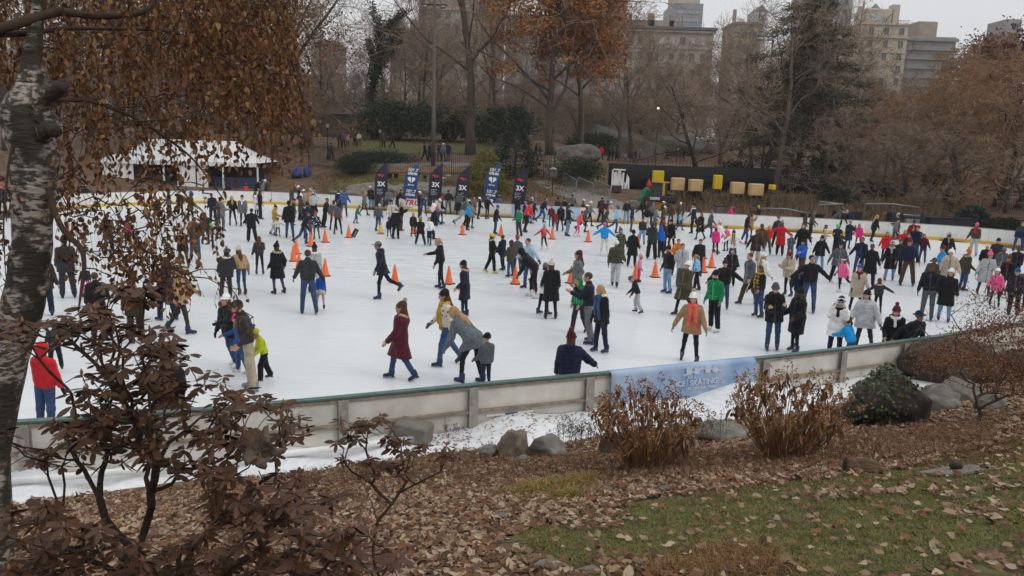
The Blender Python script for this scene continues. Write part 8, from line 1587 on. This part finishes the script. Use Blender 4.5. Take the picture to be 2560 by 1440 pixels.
a = ter(1028, 1128); e = empty('concrete_block', (a[0], a[1]+.2, gz(a[0], a[1])), -.3, 'sloping grey concrete block behind the small rhododendron', 'block'); mb = MB(); mb.box((0, 0, .2), (.62, .42, .52), bev=.03, ry=.1); mb.build('body', mat('concrete', (.17, .155, .135), .9, .2, 5, bump=.3), e)
a0, a1 = nearpt(20, .55), nearpt(1005, .42); pts = np.array([[*nearpt(x, .62-.1*i/6)[0][:2], 0] for i, x in enumerate(np.linspace(10, 1000, 7))]); pts[:, 2] = terr(pts[:, 0], pts[:, 1])+.22; e = empty('drain_pipe', pts[0], 0, 'long white pipe lying on the snow along the near boards', 'pipe'); mb = MB(); mb.tube(pts-pts[0], .055, 12); mb.build('pipe', M_WHITEP, e, True); mb = MB(); mb.tube([pts[-1]-pts[0], pts[-1]-pts[0]+[.10, .04, 0]], .085, 14); mb.build('coupling', M_GALV, e)
a = ter(2150, 1182); e = empty('log', (a[0], a[1], gz(a[0], a[1])+.05), -.25, 'short weathered hollow log lying in the leaves', 'log'); x = np.linspace(-.16, .16, 12); mb = MB(); mb.tube([(q, 0, .01*math.sin(q*20)) for q in x], [.10+.01*math.sin(q*37) for q in x], 18); mb.build('bark', mat('log_bark', (.10, .062, .036), .95, .5, 4, bump=.9, bscale=16, stretch=(.3, 2, 2)), e, True); mb = MB(); mb.lathe([(.001, -.004), (.06, -.006), (.075, .006), (.095, .008)], 16); mb.V[-1] = mb.V[-1] @ np.array([[0, 0, -1], [0, 1, 0], [1, 0, 0]])+np.array([-.165, 0, 0]); mb.build('cut_end', mat('log_core', (.03, .02, .014), .95, .4), e, True)
a = ter(2392, 1184); e = empty('wooden_hatch', (a[0], a[1], gz(a[0], a[1])+.02), -.15, 'flat grey wooden board with a knob lying on the grass', 'board'); nrm_ = Vector((gz(a[0]-.2, a[1])-gz(a[0]+.2, a[1]), gz(a[0], a[1]-.2)-gz(a[0], a[1]+.2), .4)).normalized(); e.rotation_euler = nrm_.to_track_quat('Z', 'Y').to_euler(); mb = MB()
for k in range(3): mb.box((0, -.14+.14*k, .012), (.62, .132, .03), bev=.004)
mb.build('plank', mat('wood_silver', (.17, .15, .13), .9, .25, 3, bump=.5, bscale=9, stretch=(1, 8, 8)), e); mb = MB(); mb.lathe([(.001, .03), (.05, .03), (.065, .06), (.05, .09), (.001, .1)], 12); mb.build('knob', mat('knob_dark', (.035, .028, .022), .8), e, True)
# ---- leaves, grass, weeds on the bank
rng = np.random.default_rng(91); N_ = 96000; x = rng.uniform(-9, 16, N_*2); y = rng.uniform(3.6, 17.5, N_*2); s = segdist(x, y, RC); pz = np.array([proj((a, b, 3.0 if b < 7 else 1.0)) for a, b in zip(x, y)]); ok = ~inpoly(x, y, RINK) & (s > 1.0) & (y < 16+.42*x) & (pz[:, 0] > -250) & (pz[:, 0] < 3600) & (rng.random(N_*2) < sm(s, 1.0, 1.35)*.9+.1)
GRP = np.array([ter(*q)[:2] for q in ((1240, 1350), (1400, 1300), (1540, 1266), (1740, 1232), (1960, 1206), (2120, 1192), (2250, 1180), (2330, 1142), (2480, 1112), (2620, 1088), (2700, 1300), (2700, 1500), (1900, 1500), (1500, 1470), (1330, 1420))])
def gmask(x, y): return inpoly(x, y, GRP)
x, y = x[ok], y[ok]; wob = .5*(vnoise(x*1.6, y*1.6, 3)-.5), .5*(vnoise(x*1.6, y*1.6, 4)-.5); g = gmask(x+wob[0], y+wob[1]); cl = vnoise(x*1.1, y*1.1, 21)*.6+vnoise(x*3, y*3, 22)*.4; k = rng.random(len(x)) < np.where(g, np.where(cl > .69, .5, .075), 1.0); x, y, g = x[k], y[k], g[k]; n = len(x); z = terr(x, y)+np.where(g, .022, .004)+rng.random(n)*.03
sc = rng.uniform(.5, 1.15, n)*.037*np.where(rng.random(n) < .12, 1.4, 1); na = 10; a_ = np.linspace(0, 6.283, na, endpoint=False)[None]; lob = 1+.17*np.cos(5*a_+0)*rng.uniform(0, 1.3, (n, 1))+.25*np.cos(a_)+.13*rng.normal(size=(n, na)); X_ = lob*np.cos(a_); Y_ = lob*np.sin(a_)*rng.uniform(.5, .85, (n, 1)); curl = rng.normal(.2, .32, (n, 1)); tw = rng.normal(0, .28, (n, 1)); Z_ = curl*Y_**2+tw*X_*Y_+rng.normal(.08, .25, (n, 1))*X_**2
L3 = np.stack([X_, Y_, Z_], -1)*sc[:, None, None]; L3 = np.concatenate([np.zeros((n, 1, 3)), L3], 1); yaw = rng.uniform(0, 6.283, n); tl = rng.normal(0, .22, n); cx, sx_ = np.cos(tl)[:, None], np.sin(tl)[:, None]; yy = L3[..., 1]*cx-L3[..., 2]*sx_; z2 = L3[..., 1]*sx_+L3[..., 2]*cx; cy, sy = np.cos(yaw)[:, None], np.sin(yaw)[:, None]; V = np.stack([L3[..., 0]*cy-yy*sy, L3[..., 0]*sy+yy*cy, z2], -1)+np.stack([x, y, z+.012], -1)[:, None]; i = np.arange(n)[:, None, None]*(na+1); j = np.arange(na)[None, :, None]; T_ = np.concatenate([i+0*j, i+1+j, i+1+(j+1) % na], -1).reshape(-1, 3)
tag(mk('fallen_leaves', V.reshape(-1, 3), [T_], M_LEAF, None, False, col=tints(n, [(.215, .132, .085, 4), (.14, .078, .046, 4.5), (.28, .19, .125, 1.8), (.085, .047, .03, 2.2), (.36, .27, .19, .6), (.17, .08, .04, 1.2)], rng, na+1)), 'fallen brown leaves covering the near bank', 'leaves', kind='stuff')
GB = mat('grass_base', (.105, .098, .038), .95, .35, 6, detail=8); sheet('lawn', GRP, GB, .1, .006, 'green lawn patch on the near slope', 'lawn', 1.1)
def blades(name, P, H, w_, pal, rng, lean=.5, label='', cat='grass', drp=.35):
    n = len(P); D = rng.normal(size=(n, 3))*lean+[0, 0, 1]; D[:, 2] = np.abs(D[:, 2]); D /= np.linalg.norm(D, axis=1)[:, None]; S = np.cross(D, rng.normal(size=(n, 3))); S /= np.linalg.norm(S, axis=1)[:, None]; H = np.broadcast_to(H, (n,))[:, None]; m = P+D*H*.55; t = P+D*H+np.column_stack([D[:, 0], D[:, 1], -np.abs(D[:, 0])-.3])*H*drp; V = np.stack([P-S*w_, P+S*w_, m+S*w_*.8, m-S*w_*.8, t], 1).reshape(-1, 3); i = np.arange(n)[:, None]*5
    tag(mk(name, V, [i+np.array([[0, 1, 2, 3]]), i+np.array([[3, 2, 4]])], M_LEAF, None, False, col=tints(n, pal, rng, 5)), label, cat, kind='stuff')
N_ = 560000; x = rng.uniform(-1, 11, N_); y = rng.uniform(3.6, 13, N_); wob = .6*(vnoise(x*1.4, y*1.4, 3)-.5), .6*(vnoise(x*1.4, y*1.4, 4)-.5); k = gmask(x+wob[0], y+wob[1]) & (vnoise(x*1.1, y*1.1, 21)*.6+vnoise(x*3, y*3, 22)*.4 < .74); x, y = x[k], y[k]
patches = [(150, 1225, .55), (240, 1215, .4), (120, 1260, .4), (735, 1165, .35), (680, 1170, .3), (480, 1350, .35), (560, 1390, .35), (1190, 1405, .16), (1290, 1390, .3), (2540, 1090, .3)]; ex = [np.array([ter(a, b)[:2]])+rng.normal(size=(int(5200*r), 2))*r*.5 for a, b, r in patches]; E_ = np.vstack(ex); x = np.concatenate([x, E_[:, 0]]); y = np.concatenate([y, E_[:, 1]]); P = np.column_stack([x, y, terr(x, y)-.004])
blades('grass', P, rng.uniform(.02, .06, len(P)), .0034, [(.165, .17, .045, 4), (.125, .135, .034, 3), (.21, .21, .07, 1.5), (.22, .175, .09, 1)], rng, .75, 'short green lawn grass on the near slope')
def tuft(pts, n, r, h, pal, name, label, w_=.003, lean=.6, drp=.5):
    P = np.vstack([np.column_stack([rng.normal(ter(a, b)[0], r*q, int(n*q)), rng.normal(ter(a, b)[1], r*q*.7, int(n*q))]) for a, b, q in pts]); P = P[segdist(P[:, 0], P[:, 1], RC) > .5]; P = np.column_stack([P, terr(P[:, 0], P[:, 1])]); blades(name, P, rng.uniform(h*.4, h, len(P)), w_, pal, rng, lean, label, 'grass', drp)
tuft(((1385, 1225, 1.0), (1440, 1210, .7), (1330, 1235, .7), (1420, 1250, .5)), 1100, .22, .26, [(.36, .24, .08, 3), (.22, .14, .06, 2), (.20, .19, .05, 1)], 'straw_grass', 'limp golden straw grass below the tan wedge rock', .0035, .9, .7); tuft(((1760, 1425, 1.2), (1820, 1390, .8), (1690, 1432, .8), (1870, 1430, .7), (1650, 1445, .6)), 1700, .2, .13, [(.27, .16, .075, 3), (.20, .11, .055, 2)], 'straw_grass', 'tan dry grass tufts at the bottom edge', .0025, .8); tuft(((790, 1118, 1.0), (850, 1112, .8), (760, 1130, .6)), 900, .2, .24, [(.36, .25, .13, 3), (.26, .17, .09, 2)], 'straw_grass', 'pale straw clump behind the small rhododendron', .003, .9, .7); tuft(((790, 1395, 1.0), (720, 1420, .8)), 900, .13, .12, [(.40, .17, .03, 3), (.28, .12, .03, 2)], 'straw_grass', 'orange straw under the rhododendron leaves', .003, 1.2, .8)
px = rng.uniform(300, 2500, 34000); py = 1158+np.abs(rng.normal(0, 42, 34000))-18-np.clip(px-1700, 0, 900)*.10+np.clip(1100-px, 0, 400)*.08; tab = np.array([[ter(a, b) for b in np.linspace(990, 1270, 15)] for a in np.linspace(300, 2500, 46)]); ia = np.clip((px-300)/2200*45, 0, 44.99); ib = np.clip((py-990)/280*14, 0, 13.99); i0, j0 = ia.astype(int), ib.astype(int); fa, fb_ = (ia-i0)[:, None], (ib-j0)[:, None]; P = (tab[i0, j0]*(1-fa)+tab[i0+1, j0]*fa)*(1-fb_)+(tab[i0, j0+1]*(1-fa)+tab[i0+1, j0+1]*fa)*fb_; P = P[segdist(P[:, 0], P[:, 1], RC) > 1.35]; P[:, 2] = terr(P[:, 0], P[:, 1])
blades('dry_weeds', P, rng.uniform(.06, .26, len(P)), .0028, [(.16, .085, .045, 4), (.11, .058, .032, 3), (.23, .14, .075, 1)], rng, .75, 'tangle of brown dead weeds between the rocks and the lawn', 'weeds', .55)
px = rng.uniform(1550, 2600, 9000); P = np.array([ter(a, b) for a, b in zip(px[:500], 1080+rng.normal(30, 28, 500))])[rng.integers(0, 500, 9000)]+rng.normal(size=(9000, 3))*[.16, .16, 0]; P = P[(segdist(P[:, 0], P[:, 1], RC) > 1.6)]; P[:, 2] = terr(P[:, 0], P[:, 1]); blades('dry_weeds', P, rng.uniform(.04, .15, len(P)), .003, [(.20, .085, .038, 3), (.14, .06, .03, 3)], rng, .9, 'rusty low weeds around the boulders', 'weeds', .5)
def weed(px, py, h, label, n, seed):
    rg = np.random.default_rng(seed); b = ter(px, py); e = empty('dead_weed', (b[0], b[1], gz(b[0], b[1])), 0, label, 'weed', 'thin dead weeds in the snow'); A = []; B = []; H_ = []
    for i in range(n):
        q = np.array([rg.normal(0, .12), rg.normal(0, .06), 0]); d = np.array([rg.normal(0, .16), rg.normal(0, .1), 1]); hh = h*rg.uniform(.55, 1)
        for s in range(5):
            nq = q+d*hh/5; A.append(q); B.append(nq); d = d+rg.normal(size=3)*.08
            if s > 1:
                for _ in range(2): t = nq+np.array([rg.normal(0, .05), rg.normal(0, .05), rg.uniform(.03, .08)]); A.append(nq); B.append(t); H_.append(t)
            q = nq
    V, Q = segs_mesh(A, B, np.full(len(A), .0022), np.full(len(A), .0016), 3); mk('stem', V, [Q], M_RST, e); P = np.repeat(np.array(H_), 5, 0)+rg.normal(size=(len(H_)*5, 3))*.008; V, Q = leaves_mesh(P, rg.normal(size=P.shape), .016, .012, rg); mk('seed_head', V, [Q], M_LEAF, e, False, col=tints(len(P), [(.06, .04, .03)], rg, 6))
weed(1085, 1098, .42, 'thin dead weeds in the snow right of the concrete block', 16, 1); weed(1130, 1102, .36, 'thin dead weeds in the snow before the middle post', 9, 2); weed(1188, 1122, .34, 'single thin dead stalk left of the dark grey rock', 2, 3); weed(1425, 1128, .55, 'dark dead weeds left of the first hydrangea', 26, 4); weed(1462, 1120, .5, 'dark twiggy dead weeds touching the first hydrangea', 20, 5); weed(1772, 1110, .5, 'dead weeds between the hydrangeas', 16, 6); weed(1020, 1075, .3, 'thin dead weeds against the boards above the concrete block', 12, 7)
# loose leaves blown onto the snow
n = 420; pxs_ = rng.uniform(1010, 1520, n); Q_ = np.array([nearpt(a, rng.uniform(.12, 1.4))[0] for a in pxs_]); Q_[:, 2] = np.maximum(terr(Q_[:, 0], Q_[:, 1]), .06)+.16; 
sn = bpy.data.objects['snow'].data; sv = np.array([v.co[:] for v in sn.vertices]); Q_[:, 2] = np.array([sv[np.argmin(((sv[:, :2]-q[:2])**2).sum(1)), 2] for q in Q_])+.012; V, Qd = leaves_mesh(Q_, rng.normal(size=(n, 3))*[1, 1, .12], rng.uniform(.03, .075, n), .035, rng, .3, 0, np.tile([0, 0, 1.0], (n, 1))); tag(mk('blown_leaves', V, [Qd], M_LEAF, None, False, col=tints(n, [(.28, .17, .09, 2), (.20, .11, .06, 2)], rng, 6)), 'tan leaves blown onto the snow bank', 'leaves', kind='stuff')
